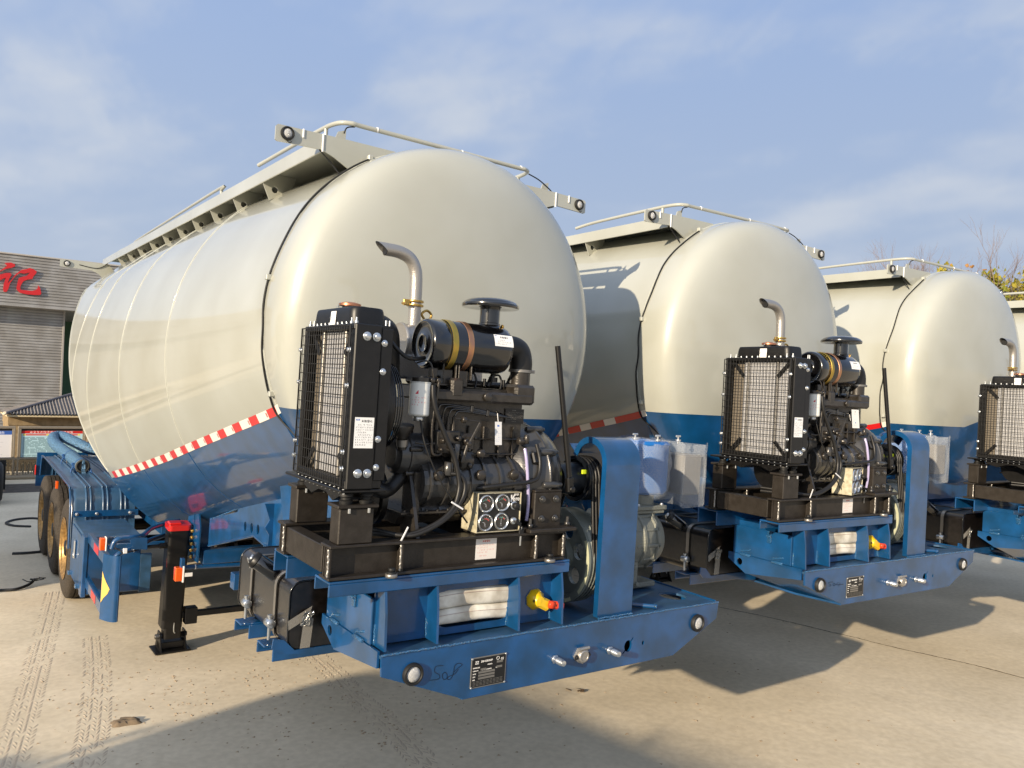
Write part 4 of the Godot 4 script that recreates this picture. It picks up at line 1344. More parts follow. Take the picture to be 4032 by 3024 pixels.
	obj("dark_inside", ins, M.rubber, exo)  # solid dark core filling the pipe up to its mouth
	var ec := mb()
	for y in [1.366, 1.384]:
		lathe(ec, Vector3(-0.637, y, -0.5), Vector3.UP, [Vector2(0, 0.028), Vector2(0, 0.037), Vector2(0.005, 0.039), Vector2(0.01, 0.037), Vector2(0.01, 0.028)], 24)
	box(ec, Vector3(-0.685, 1.38, -0.49), Vector3(0.035, 0.028, 0.012), 0.003)
	cyl(ec, Vector3(-0.70, 1.375, -0.5), Vector3(-0.70, 1.375, -0.46), 0.006, -1.0, 8)
	obj("clamp", ec, M.brass, exo)
	# flywheel housing
	var c := Vector3(-0.30, 0.62, -0.31)
	var fh := mb()
	lathe(fh, c, Vector3.RIGHT, [Vector2(0.0, 0.17), Vector2(0.03, 0.205), Vector2(0.05, 0.225), Vector2(0.09, 0.237), Vector2(0.145, 0.243), Vector2(0.15, 0.25), Vector2(0.158, 0.25), Vector2(0.162, 0.243), Vector2(0.2, 0.238), Vector2(0.235, 0.225), Vector2(0.25, 0.19), Vector2(0.255, 0.0)], 48)
	var bell := obj("flywheel_housing", fh, M.bell, t)
	for k in 6:
		var a := deg_to_rad(-35.0 + k * 34.0)
		var dv := Vector3(0, sin(a), cos(a))
		var q := mb()
		cyl(q, c + dv * 0.247 + Vector3(0.11, 0, 0), c + dv * 0.247 + Vector3(0.2, 0, 0), 0.014, 0.016, 12, 0.004)
		cyl(q, c + dv * 0.247 + Vector3(0.2, 0, 0), c + dv * 0.247 + Vector3(0.215, 0, 0), 0.01, -1.0, 6, 0.002)
		obj("lug", q, M.bell, bell)
	var win := mb()
	box(win, c + Vector3(0.09, 0.11, 0.215), Vector3(0.045, 0.055, 0.02), 0.006, Basis(Vector3.RIGHT, -0.45))
	obj("inspection_cover", win, M.black, bell)
	# rear mount: plate with four bolts on a foot
	var mp := mb()
	span(mp, Vector3(-0.235, 0.42, -0.09), Vector3(-0.085, 0.585, -0.055), 0.004)
	span(mp, Vector3(-0.285, 0.419, -0.13), Vector3(-0.03, 0.435, -0.005), 0.003)
	span(mp, Vector3(-0.235, 0.5851, -0.2), Vector3(-0.085, 0.595, -0.055), 0.003)
	var mo := obj("rear_mount", mp, M.skid, t)
	for p in [[-0.195, 0.555], [-0.12, 0.555], [-0.195, 0.47], [-0.12, 0.47]]:
		var q := mb()
		bolt(q, Vector3(p[0], p[1], -0.055), Vector3.BACK, 0.012)
		obj("bolt", q, M.steel if p[1] > 0.6 else M.bell, mo)
	for x in [-0.255, -0.05]:
		var q := mb()
		cyl(q, Vector3(x, 0.436, -0.05), Vector3(x, 0.452, -0.05), 0.013, -1.0, 6, 0.002)
		cyl(q, Vector3(x, 0.452, -0.05), Vector3(x, 0.475, -0.05), 0.007, -1.0, 8)
		obj("bolt", q, M.bell, mo)
	# front mount brackets
	var fm := mb()
	plate(fm, Transform3D(YZ, Vector3(-0.80, 0, 0)), poly([-0.06, 0.419, -0.2, 0.419, -0.2, 0.64, -0.15, 0.66]), [], 0.014)
	span(fm, Vector3(-0.785, 0.44, -0.16), Vector3(-0.755, 0.67, -0.13), 0.004)
	obj("front_mount", fm, M.engine, t)
	# gear case / alternator drum on the left end of the engine
	var gc := mb()
	lathe(gc, Vector3(-0.862, 0.735, -0.21), Vector3.RIGHT, [Vector2(0, 0), Vector2(0, 0.055), Vector2(0.012, 0.062), Vector2(0.016, 0.078), Vector2(0.03, 0.082), Vector2(0.05, 0.088), Vector2(0.052, 0.094), Vector2(0.06, 0.094), Vector2(0.063, 0.088), Vector2(0.10, 0.087), Vector2(0.14, 0.085), Vector2(0.145, 0)], 36)
	var gcase := obj("gear_case", gc, M.bell, t)
	var ear := mb()
	for a in [0.3, -0.9, 1.6]:
		cyl(ear, Vector3(-0.82, 0.735 + sin(a) * 0.092, -0.21 + cos(a) * 0.092), Vector3(-0.765, 0.735 + sin(a) * 0.092, -0.21 + cos(a) * 0.092), 0.011, -1.0, 8, 0.002)
	obj("bolt", ear, M.engine, gcase)
	var of := mb()
	lathe(of, Vector3(-0.84, 0.76, -0.15), Vector3(-0.12, 1.0, 0.12), [Vector2(0, 0.02), Vector2(0.05, 0.022), Vector2(0.06, 0.033), Vector2(0.072, 0.035), Vector2(0.082, 0.046), Vector2(0.097, 0.046), Vector2(0.1, 0.036), Vector2(0.102, 0)], 18)
	var oil := obj("oil_filler", of, M.engine, t)
	var ofb := mb()
	lathe(ofb, Vector3(-0.8415, 0.772, -0.1485), Vector3(-0.12, 1.0, 0.12), [Vector2(0, 0.0235), Vector2(0.028, 0.0245)], 16)
	obj("bare_neck", ofb, M.steel, oil)
	var bp := mb()
	lathe(bp, Vector3(-0.93, 0.56, -0.3), Vector3.RIGHT, [Vector2(0, 0), Vector2(0, 0.12), Vector2(0.02, 0.12), Vector2(0.028, 0.105), Vector2(0.036, 0.12), Vector2(0.06, 0.12), Vector2(0.06, 0)], 32)
	obj("crank_pulley", bp, M.black, t)
	# fuel filter
	var ff := SurfaceTool.new()
	ff.begin(Mesh.PRIMITIVE_TRIANGLES)
	var fcn := Vector3(-0.795, 0, -0.115)
	for i in 24:
		for w in [[[0, 0], [1, 0], [1, 1]], [[0, 0], [1, 1], [0, 1]]]:
			for v in w:
				var a = PI * 1.15 - TAU * (i + v[0]) / 24.0
				ff.set_normal(Vector3(cos(a), 0, sin(a)))
				ff.set_uv(Vector2((i + v[0]) / 24.0 * 1.0, v[1]))
				ff.add_vertex(fcn + Vector3(cos(a) * 0.041, 1.025 - 0.122 * v[1], sin(a) * 0.041))
	var can := put("fuel_filter", ff.commit(), M.can, t)
	var fb := mb()
	lathe(fb, fcn + Vector3(0, 0.903, 0), Vector3.DOWN, [Vector2(0, 0.041), Vector2(0.004, 0.0405), Vector2(0.008, 0.036), Vector2(0.0085, 0)], 24)
	lathe(fb, fcn + Vector3(0, 1.025, 0), Vector3.UP, [Vector2(0, 0.0415), Vector2(0.006, 0.0415), Vector2(0.007, 0)], 24)
	obj("can_end", fb, M.whitefilter, can)
	var fd := mb()
	cyl(fd, fcn + Vector3(0, 0.895, 0), fcn + Vector3(0, 0.875, 0), 0.022, -1.0, 12, 0.003)
	obj("drain", fd, M.zinc, can)
	var fh2 := mb()
	lathe(fh2, fcn + Vector3(0, 1.031, 0), Vector3.UP, [Vector2(0, 0.036), Vector2(0.016, 0.036), Vector2(0.018, 0)], 16)
	span(fh2, fcn + Vector3(0, 1.034, -0.014), fcn + Vector3(0.075, 1.052, 0.014), 0.004)
	cyl(fh2, fcn + Vector3(0.04, 1.04, 0.01), fcn + Vector3(0.04, 1.04, 0.03), 0.011, -1.0, 10, 0.002)
	cyl(fh2, fcn + Vector3(0.068, 1.04, 0.01), fcn + Vector3(0.068, 1.04, 0.03), 0.011, -1.0, 6, 0.002)
	span(fh2, fcn + Vector3(0.04, 1.052, -0.02), fcn + Vector3(0.075, 1.09, 0.0), 0.003)
	span(fh2, fcn + Vector3(0.06, 1.02, -0.04), fcn + Vector3(0.2, 1.03, -0.01), 0.003)
	obj("filter_head", fh2, M.engine, can)
	# injection pump
	var ij := mb()
	span(ij, Vector3(-0.715, 0.745, -0.172), Vector3(-0.60, 0.84, -0.10), 0.006)
	span(ij, Vector3(-0.605, 0.755, -0.17), Vector3(-0.525, 0.83, -0.10), 0.012)
	cyl(ij, Vector3(-0.60, 0.72, -0.14), Vector3(-0.53, 0.72, -0.14), 0.055, 0.05, 16, 0.006)
	for k in 4:
		var x := -0.70 + k * 0.027
		cyl(ij, Vector3(x, 0.84, -0.135), Vector3(x, 0.865, -0.135), 0.0105, -1.0, 6)
		cyl(ij, Vector3(x, 0.865, -0.135), Vector3(x, 0.895, -0.135), 0.007, -1.0, 8)
	var pump := obj("injection_pump", ij, M.engine, t)
	var pc := mb()
	cyl(pc, Vector3(-0.637, 0.715, -0.08), Vector3(-0.632, 0.79, -0.078), 0.015, -1.0, 14, 0.003)
	cyl(pc, Vector3(-0.66, 0.66, -0.09), Vector3(-0.655, 0.715, -0.09), 0.024, 0.02, 14, 0.004)
	cyl(pc, Vector3(-0.625, 0.67, -0.085), Vector3(-0.633, 0.72, -0.08), 0.018, 0.014, 10, 0.003)
	obj("lift_pump", pc, M.bell, pump)
	var pb2 := mb()
	for q in [[-0.69, 0.80, 0.012], [-0.655, 0.775, 0.01], [-0.62, 0.81, 0.013], [-0.585, 0.8, 0.013], [-0.57, 0.765, 0.009], [-0.545, 0.815, 0.008], [-0.70, 0.765, 0.008], [-0.625, 0.77, 0.008], [-0.56, 0.70, 0.012], [-0.505, 0.75, 0.02]]:
		cyl(pb2, Vector3(q[0], q[1], -0.102), Vector3(q[0] + 0.004, q[1], -0.08), q[2], q[2] * 0.85, 8, 0.002)
	tag(obj("fitting", pb2, M.engine, pump), "", "", "", "stuff")
	var lev := mb()
	box(lev, Vector3(-0.55, 0.835, -0.075), Vector3(0.013, 0.10, 0.007), 0.003, Basis(Vector3.BACK, -0.5))
	cyl(lev, Vector3(-0.578, 0.79, -0.09), Vector3(-0.578, 0.79, -0.065), 0.011, -1.0, 10, 0.002)
	box(lev, Vector3(-0.592, 0.75, -0.075), Vector3(0.014, 0.08, 0.007), 0.003, Basis(Vector3.BACK, -0.3))
	cyl(lev, Vector3(-0.645, 0.892, -0.08), Vector3(-0.53, 0.882, -0.075), 0.0032, -1.0, 6)
	cyl(lev, Vector3(-0.615, 0.889, -0.08), Vector3(-0.596, 0.887, -0.08), 0.0145, -1.0, 14, 0.003)
	obj("throttle_lever", lev, M.engine, pump)
	for k in 4:
		var x := -0.70 + k * 0.027
		var y := 0.945 - k * 0.0085
		var q := mb()
		tube(q, curve([Vector3(x, 0.893, -0.135), Vector3(x + 0.004, y - 0.016, -0.13), Vector3(x + 0.026, y, -0.128), Vector3(x + 0.14, y - 0.008, -0.128), Vector3(x + 0.29 - k * 0.006, y - 0.03 + k * 0.004, -0.132), Vector3(x + 0.30 - k * 0.006, y - 0.02, -0.15)], 6), 0.0042, 7)
		obj("injection_pipe", q, M.gloss, pump)
	var ck := mb()
	for p in [Vector3(-0.54, 0.932, -0.126), Vector3(-0.46, 0.916, -0.127)]: box(ck, p, Vector3(0.014, 0.03, 0.014), 0.003, Basis(Vector3.BACK, -0.1))
	obj("pipe_clip", ck, M.gloss, pump)
	# dipstick, hoses, wires
	var hs := mb()
	tube(hs, curve([Vector3(-0.755, 1.02, -0.085), Vector3(-0.752, 0.97, -0.08), Vector3(-0.735, 0.91, -0.075), Vector3(-0.695, 0.82, -0.065), Vector3(-0.655, 0.74, -0.055), Vector3(-0.632, 0.65, -0.045), Vector3(-0.632, 0.60, -0.04), Vector3(-0.655, 0.54, -0.035), Vector3(-0.71, 0.49, -0.035), Vector3(-0.79, 0.45, -0.05), Vector3(-0.86, 0.433, -0.075), Vector3(-0.95, 0.432, -0.16), Vector3(-1.0, 0.43, -0.3)], 7), 0.0105, 8)
	var h0 := obj("fuel_hose", hs, M.hose, t)
	var hs2 := mb()
	tube(hs2, curve([Vector3(-0.655, 0.67, -0.07), Vector3(-0.625, 0.665, -0.05), Vector3(-0.605, 0.63, -0.04), Vector3(-0.615, 0.575, -0.035), Vector3(-0.665, 0.515, -0.032), Vector3(-0.75, 0.462, -0.035), Vector3(-0.84, 0.432, -0.06), Vector3(-0.94, 0.445, -0.15), Vector3(-1.0, 0.45, -0.3)], 7), 0.0095, 8)
	obj("fuel_hose", hs2, M.hose, t)
	for p in [[Vector3(-0.645, 0.548, -0.024), 0.5], [Vector3(-0.86, 0.44, -0.05), -1.1]]:
		var q := mb()
		box(q, p[0], Vector3(0.065, 0.007, 0.003), 0.001, Basis(Vector3.BACK, -p[1]))
		obj("cable_tie", q, M.tie, h0)
	var rp := mb()
	tube(rp, curve([Vector3(-0.728, 1.035, -0.087), Vector3(-0.733, 0.97, -0.09), Vector3(-0.742, 0.86, -0.095), Vector3(-0.735, 0.76, -0.095), Vector3(-0.715, 0.742, -0.095), Vector3(-0.69, 0.745, -0.1)], 6), 0.0058, 8)
	tube(rp, curve([Vector3(-0.80, 0.79, -0.12), Vector3(-0.77, 0.785, -0.11), Vector3(-0.72, 0.787, -0.105)], 5), 0.005, 7)
	tube(rp, curve([Vector3(-0.80, 1.105, -0.15), Vector3(-0.78, 1.115, -0.11), Vector3(-0.765, 1.10, -0.09), Vector3(-0.755, 1.05, -0.085)], 5), 0.0035, 6)
	obj("fuel_pipe", rp, M.engine, t)
	var lo := mb()
	tube(lo, curve([Vector3(-0.55, 0.46, -0.22), Vector3(-0.56, 0.53, -0.2), Vector3(-0.53, 0.59, -0.13), Vector3(-0.48, 0.61, -0.075), Vector3(-0.36, 0.625, -0.05), Vector3(-0.255, 0.635, -0.055), Vector3(-0.215, 0.66, -0.065), Vector3(-0.20, 0.72, -0.08), Vector3(-0.21, 0.79, -0.1)], 10), 0.0095, 8, true, 0.05)
	obj("wiring_conduit", lo, M.hose, t)
	var wi := mb()
	tube(wi, curve([Vector3(-0.80, 0.88, -0.09), Vector3(-0.78, 0.78, -0.07), Vector3(-0.72, 0.66, -0.06), Vector3(-0.65, 0.56, -0.05), Vector3(-0.57, 0.47, -0.06)], 6), 0.0035, 6)
	obj("wire", wi, M.rubber, t)
	var vt := mb()
	tube(vt, curve([Vector3(-0.272, 0.77, -0.10), Vector3(-0.27, 0.72, -0.085), Vector3(-0.262, 0.62, -0.075), Vector3(-0.25, 0.53, -0.08), Vector3(-0.247, 0.46, -0.09)], 6), 0.0075, 8)
	obj("clear_hose", vt, M.purple, t)
	var ds := mb()
	cyl(ds, Vector3(-0.29, 0.80, -0.13), Vector3(-0.25, 0.80, -0.13), 0.016, -1.0, 12, 0.003)
	cyl(ds, Vector3(-0.25, 0.79, -0.12), Vector3(-0.25, 0.83, -0.12), 0.012, -1.0, 10, 0.003)
	obj("fitting", ds, M.engine, t)
	# maker's plate and hanging tag
	var mk := mb()
	box(mk, Vector3(-0.292, 0.906, -0.1665), Vector3(0.1, 0.064, 0.004), 0.0)
	put("maker_plate", sheet(Vector3(-0.342, 0.938, -0.1635), Vector3(-0.242, 0.938, -0.1635), Vector3(-0.242, 0.874, -0.1635), Vector3(-0.342, 0.874, -0.1635)), M.engine_plate, t)
	put("hanging_tag", sheet(Vector3(-0.425, 0.882, -0.118), Vector3(-0.39, 0.882, -0.118), Vector3(-0.388, 0.784, -0.11), Vector3(-0.423, 0.784, -0.11)), M.tag_print, t)
	var sg := mb()
	tube(sg, PackedVector3Array([Vector3(-0.408, 0.88, -0.118), Vector3(-0.41, 0.918, -0.125)]), 0.0015, 5)
	obj("tag_string", sg, M.tie, t)
	# gauge box
	var gb := Node3D.new()
	gb.name = "gauge_box"
	t.add_child(gb)
	gb.position = Vector3(-0.42, 0.508, -0.11)
	var cb := mb()
	span(cb, Vector3(-0.11, -0.082, -0.06), Vector3(0.11, 0.082, -0.0), 0.003)
	span(cb, Vector3(-0.11, 0.079, 0.0), Vector3(0.11, 0.082, 0.06), 0.001)
	span(cb, Vector3(-0.11, -0.082, 0.0), Vector3(0.11, -0.078, 0.06), 0.001)
	span(cb, Vector3(-0.11, -0.078, 0.0), Vector3(-0.106, 0.079, 0.06), 0.001)
	span(cb, Vector3(0.106, -0.078, 0.0), Vector3(0.11, 0.079, 0.06), 0.001)
	obj("case", cb, M.cream, gb)
	var fp := mb()
	span(fp, Vector3(-0.105, -0.077, 0.02), Vector3(0.105, 0.078, 0.054), 0.0)
	var fpo := obj("panel", fp, M.face, gb)
	var dial := 0
	for p in [[-0.066, 0.038], [0.014, 0.04], [-0.066, -0.04], [0.014, -0.038]]:
		var q := mb()
		lathe(q, Vector3(p[0], p[1], 0.054), Vector3.BACK, [Vector2(0, 0.037), Vector2(0.006, 0.0365), Vector2(0.009, 0.033), Vector2(0.006, 0.0295), Vector2(0.001, 0.029)], 28)
		obj("gauge_bezel", q, M.zinc, gb)
		var h := 0.0293
		put("gauge_dial", sheet(Vector3(p[0] - h * 0.97, p[1] + h * 0.97, 0.0547), Vector3(p[0] + h * 0.97, p[1] + h * 0.97, 0.0547), Vector3(p[0] + h * 0.97, p[1] - h * 0.97, 0.0547), Vector3(p[0] - h * 0.97, p[1] - h * 0.97, 0.0547)), M["dial%d" % dial], gb)
		dial += 1
	var kn := mb()
	cyl(kn, Vector3(0.075, 0.026, 0.054), Vector3(0.075, 0.026, 0.06), 0.018, -1.0, 14, 0.002)
	obj("knob_ring", kn, M.zinc, gb)
	var kn2 := mb()
	cyl(kn2, Vector3(0.075, 0.026, 0.06), Vector3(0.075, 0.026, 0.084), 0.0145, 0.013, 14, 0.004)
	obj("knob", kn2, M.rubber, gb)
	var ks := mb()
	cyl(ks, Vector3(0.073, -0.038, 0.054), Vector3(0.073, -0.038, 0.07), 0.016, 0.0145, 16, 0.003)
	obj("key_switch", ks, M.zinc, gb)
	var ke := mb()
	box(ke, Vector3(0.085, -0.045, 0.08), Vector3(0.035, 0.016, 0.006), 0.003, Basis(Vector3.BACK, -0.5))
	box(ke, Vector3(0.108, -0.085, 0.075), Vector3(0.026, 0.034, 0.007), 0.004)
	obj("key", ke, M.rubber, gb)
	var kk := mb()
	box(kk, Vector3(0.106, -0.122, 0.075), Vector3(0.008, 0.042, 0.002), 0.001)
	lathe(kk, Vector3(0.104, -0.066, 0.075), Vector3(1, 0, 0.3), [Vector2(-0.001, 0.009), Vector2(0.001, 0.011), Vector2(-0.001, 0.009)], 14)
	obj("key_blade", kk, M.zinc, gb)
	write("lettering", "K", 0.032, Vector3(0.054, 0.055, 0.0545), M.paper, gb)
	write("lettering", "ero", 0.017, Vector3(0.068, 0.0535, 0.0545), M.paper, gb)
	var sm := mb()
	for k in 2:
		var x := 0.074 + k * 0.013
		span(sm, Vector3(x, 0.068, 0.0543), Vector3(x + 0.0105, 0.0695, 0.0548), 0.0)
		span(sm, Vector3(x, 0.0725, 0.0543), Vector3(x + 0.0105, 0.074, 0.0548), 0.0)
		span(sm, Vector3(x, 0.0695, 0.0543), Vector3(x + 0.0015, 0.0765, 0.0548), 0.0)
		span(sm, Vector3(x + 0.009, 0.0695, 0.0543), Vector3(x + 0.0105, 0.0765, 0.0548), 0.0)
		span(sm, Vector3(x + 0.0045, 0.0665, 0.0543), Vector3(x + 0.006, 0.0775, 0.0548), 0.0)
	obj("lettering", sm, M.paper, gb)
	var gs := mb()
	span(gs, Vector3(-0.53, 0.4185, -0.15), Vector3(-0.25, 0.425, -0.06), 0.002)
	obj("box_shelf", gs, M.skid, t)
	# clutch lever
	var lv := mb()
	tube(lv, PackedVector3Array([Vector3(-0.15, 1.226, -0.07), Vector3(-0.10, 0.95, -0.065), Vector3(-0.045, 0.65, -0.06)]), 0.0125, 12)
	box(lv, Vector3(-0.042, 0.615, -0.06), Vector3(0.035, 0.07, 0.028), 0.006, Basis(Vector3.BACK, 0.12))
	cyl(lv, Vector3(-0.036, 0.595, -0.075), Vector3(-0.036, 0.595, -0.038), 0.014, -1.0, 12, 0.003)
	obj("clutch_lever", lv, M.black, t)

# ---------------------------------------------------------------- belt drive, blower, wrapped filter
func build_drive(t: Node3D) -> void:
	var c1 := Vector3(0.065, 0.62, -0.228)
	var c2 := Vector3(0.065, 0.24, -0.306)
	var sp := mb()
	lathe(sp, c1 + Vector3(0.06, 0, 0), Vector3.RIGHT, [Vector2(0.02, 0.0), Vector2(0.02, 0.085), Vector2(0.0, 0.09), Vector2(0.0, 0.108), Vector2(0.012, 0.108), Vector2(0.022, 0.098), Vector2(0.032, 0.106), Vector2(0.042, 0.098), Vector2(0.052, 0.106), Vector2(0.062, 0.098), Vector2(0.072, 0.106), Vector2(0.082, 0.098), Vector2(0.095, 0.106), Vector2(0.095, 0)], 36)
	var small := obj("drive_pulley", sp, M.cone, t)
	var co := mb()
	lathe(co, c1 + Vector3(-0.05, 0, 0), Vector3.RIGHT, [Vector2(0, 0.0), Vector2(0, 0.066), Vector2(0.02, 0.07), Vector2(0.09, 0.078), Vector2(0.13, 0.08)], 28)
	obj("clutch_cone", co, M.cone, small)
	var li := mb()
	span(li, c1 + Vector3(0.035, 0.03, 0.078), c1 + Vector3(0.07, 0.05, 0.088), 0.002)
	obj("warning_tag", li, M.lime, small)
	# large pulley with six openings
	var holes: Array = []
	for k in 6:
		holes.append(disc(Vector2(c2.z + cos(k * TAU / 6 + 0.3) * 0.122, c2.y + sin(k * TAU / 6 + 0.3) * 0.122), 0.04, 0.04, 16))
	var bg := mb()
	plate(bg, Transform3D(YZ, Vector3(0.15, 0, 0)), disc(Vector2(c2.z, c2.y), 0.19, 0.19, 40), holes, 0.02)
	lathe(bg, c2 + Vector3(0.06, 0, 0), Vector3.RIGHT, [Vector2(0.02, 0.186), Vector2(0.0, 0.19), Vector2(0.0, 0.224), Vector2(0.01, 0.226), Vector2(0.02, 0.216), Vector2(0.03, 0.226), Vector2(0.04, 0.216), Vector2(0.05, 0.226), Vector2(0.06, 0.216), Vector2(0.07, 0.226), Vector2(0.08, 0.216), Vector2(0.095, 0.226), Vector2(0.095, 0.186)], 56)
	lathe(bg, c2 + Vector3(0.02, 0, 0), Vector3.RIGHT, [Vector2(0, 0), Vector2(0, 0.036), Vector2(0.015, 0.042), Vector2(0.035, 0.045), Vector2(0.036, 0.07), Vector2(0.066, 0.078)], 28)
	var big := obj("driven_pulley", bg, M.pulley, t)
	for a in [[0.5, -0.75], [-1.05, -1.3]]:
		var ch := mb()
		for i in 8:
			var t0 := lerpf(a[0], a[1], i / 8.0)
			var t1 := lerpf(a[0], a[1], (i + 1) / 8.0)
			quad(ch, c2 + Vector3(0.0592, sin(t0) * 0.206, cos(t0) * 0.206), c2 + Vector3(0.0592, sin(t1) * (0.204 + 0.004 * (i % 2)), cos(t1) * (0.204 + 0.004 * (i % 2))), c2 + Vector3(0.0592, sin(t1) * 0.2235, cos(t1) * 0.2235), c2 + Vector3(0.0592, sin(t0) * 0.2235, cos(t0) * 0.2235), Vector3.LEFT)
		obj("bare_patch", ch, M.palegreen, big)
	# belts
	for k in 3:
		var x := 0.157 + k * 0.02
		var pts := PackedVector3Array()
		for i in 17:
			var a := lerpf(-0.15, PI - 0.2, i / 16.0)
			pts.append(Vector3(x, c1.y + sin(a) * 0.100, c1.z + cos(a) * 0.100))
		for i in 25:
			var a := lerpf(PI + 0.2, TAU + 0.15, i / 24.0)
			pts.append(Vector3(x, c2.y + sin(a) * 0.217, c2.z + cos(a) * 0.217))
		pts.append(pts[0])
		var q := mb()
		tube(q, pts, 0.0088, 6, false)
		obj("drive_belt", q, M.hose, t)
	# guard: front sheet bent back over the top
	var prof: Array = [Vector2(-0.03, 0.006), Vector2(-0.03, 0.35), Vector2(-0.03, 0.70)]
	for i in 13:
		var a := lerpf(0.0, deg_to_rad(158.0), i / 12.0)
		prof.append(Vector2(-0.15 + cos(a) * 0.12, 0.705 + sin(a) * 0.12))
	prof.append(Vector2(-0.272, 0.735))
	var gd := mb()
	var xl := 0.147
	var xr := 0.362
	for i in prof.size() - 1:
		var a: Vector2 = prof[i]
		var b: Vector2 = prof[i + 1]
		var d := (b - a).normalized()
		var nrm := func(j: int) -> Vector3:
			var p: Vector2 = prof[max(j - 1, 0)]
			var q2: Vector2 = prof[min(j + 1, prof.size() - 1)]
			var e := (q2 - p).normalized()
			return Vector3(0, -e.x, e.y) if true else Vector3.ZERO
		var na: Vector3 = nrm.call(i)
		var nb: Vector3 = nrm.call(i + 1)
		var fl := 0.03 if i < 2 else 0.03
		var l0 := xl + (0.012 if i == 0 else 0.0)
		tri(gd, Vector3(xl, a.y, a.x), Vector3(xr, a.y, a.x), Vector3(xr, b.y, b.x), na, na, nb)
		tri(gd, Vector3(xl, a.y, a.x), Vector3(xr, b.y, b.x), Vector3(xl, b.y, b.x), na, nb, nb)
		for x in [xl, xr]:
			var n2 := Vector3.LEFT if x == xl else Vector3.RIGHT
			var ia := a - Vector2(na.z, na.y) * fl
			var ib := b - Vector2(nb.z, nb.y) * fl
			quad(gd, Vector3(x, a.y, a.x), Vector3(x, b.y, b.x), Vector3(x, ib.y, ib.x), Vector3(x, ia.y, ia.x), n2)
			quad(gd, Vector3(x - n2.x * 0.003, a.y, a.x - 0.002), Vector3(x - n2.x * 0.003, b.y, b.x - 0.002), Vector3(x - n2.x * 0.003, ib.y, ib.x), Vector3(x - n2.x * 0.003, ia.y, ia.x), -n2)
	var guard := obj("belt_guard", gd, M.blue, t)
	var eye := mb()
	plate(eye, Transform3D(Basis(Vector3(1, 0, 0), Vector3(0, 0.6, -0.8), Vector3(0, 0.8, 0.6)), Vector3(0.147, 0.75, -0.262)), poly([0.0, 0.0, 0.07, 0.0, 0.07, 0.05, 0.0, 0.05]), [disc(Vector2(0.03, 0.025), 0.008, 0.008, 10)], 0.003)
	obj("fixing_tab", eye, M.blue, guard)
	obj("weld_seam", weld_line(Vector3(xl, 0.004, -0.024), Vector3(xr, 0.004, -0.024), 0.005, 61), M.blueweld, guard)
	# blower
	var bl := mb()
	lathe(bl, Vector3(0.46, 0.265, -0.43), Vector3.RIGHT, [Vector2(0, 0.0), Vector2(0, 0.15), Vector2(0.02, 0.162), Vector2(0.2, 0.162), Vector2(0.205, 0.17), Vector2(0.22, 0.17), Vector2(0.225, 0.16), Vector2(0.30, 0.155), Vector2(0.305, 0.165), Vector2(0.32, 0.165), Vector2(0.325, 0.15), Vector2(0.375, 0.142), Vector2(0.39, 0.12), Vector2(0.395, 0.0)], 36)
	span(bl, Vector3(0.45, 0.1, -0.52), Vector3(0.70, 0.42, -0.34), 0.02)
	span(bl, Vector3(0.60, 0.03, -0.36), Vector3(0.668, 0.26, -0.30), 0.01)
	span(bl, Vector3(0.46, 0.012, -0.52), Vector3(0.84, 0.04, -0.34), 0.006)
	var blo := obj("blower", bl, M.casting, t)
	for k in 6:
		var a := deg_to_rad(-65.0 + k * 30.0)
		var q := mb()
		box(q, Vector3(0.70, 0.265 + sin(a) * 0.158, -0.43 + cos(a) * 0.158), Vector3(0.17, 0.016, 0.012), 0.003, Basis(Vector3.RIGHT, -a))
		obj("rib", q, M.casting, blo)
		var b := mb()
		bolt(b, Vector3(0.775, 0.265 + sin(a) * 0.158, -0.43 + cos(a) * 0.158), Vector3.RIGHT, 0.011)
		obj("bolt", b, M.casting, blo)
	for p in [[0.65, 0.235], [0.65, 0.05], [0.63, 0.14]]:
		var b := mb()
		bolt(b, Vector3(p[0], p[1], -0.30), Vector3.BACK, 0.012)
		obj("bolt", b, M.casting, blo)
	var fl2 := mb()
	span(fl2, Vector3(0.66, 0.425, -0.50), Vector3(0.885, 0.448, -0.33), 0.004)
	span(fl2, Vector3(0.67, 0.405, -0.49), Vector3(0.875, 0.4248, -0.34), 0.004)
	cyl(fl2, Vector3(0.77, 0.448, -0.42), Vector3(0.77, 0.50, -0.42), 0.07, -1.0, 20)
	cyl(fl2, Vector3(0.81, 0.33, -0.40), Vector3(0.78, 0.405, -0.41), 0.055, 0.065, 18)
	obj("outlet_flange", fl2, M.casting, blo)
	var fb := mb()
	for p in [[0.685, -0.35], [0.86, -0.35], [0.86, -0.48]]: bolt(fb, Vector3(p[0], 0.448, p[1]), Vector3.UP, 0.009)
	tag(obj("bolt", fb, M.zinc, blo), "", "", "", "stuff")
	# intake filter under bubble wrap
	var cf := Vector3(0.80, 0.0, -0.47)
	var f := mb()
	lathe(f, cf + Vector3(0, 0.505, 0), Vector3.UP, [Vector2(0, 0.05), Vector2(0.0, 0.135), Vector2(0.02, 0.15), Vector2(0.26, 0.15), Vector2(0.27, 0.155), Vector2(0.285, 0.14), Vector2(0.292, 0.0)], 32)
	var fo := obj("intake_filter", f, M.blue_plain, t)
	var cdb := mb()
	span(cdb, Vector3(1.0, 0.50, -0.52), Vector3(1.14, 0.72, -0.33), 0.006)
	obj("carton", cdb, M.card, fo)
	var wr := mb()
	var rng := RandomNumberGenerator.new()
	rng.seed = 12
	var rows: Array = []
	var cs: Array = []
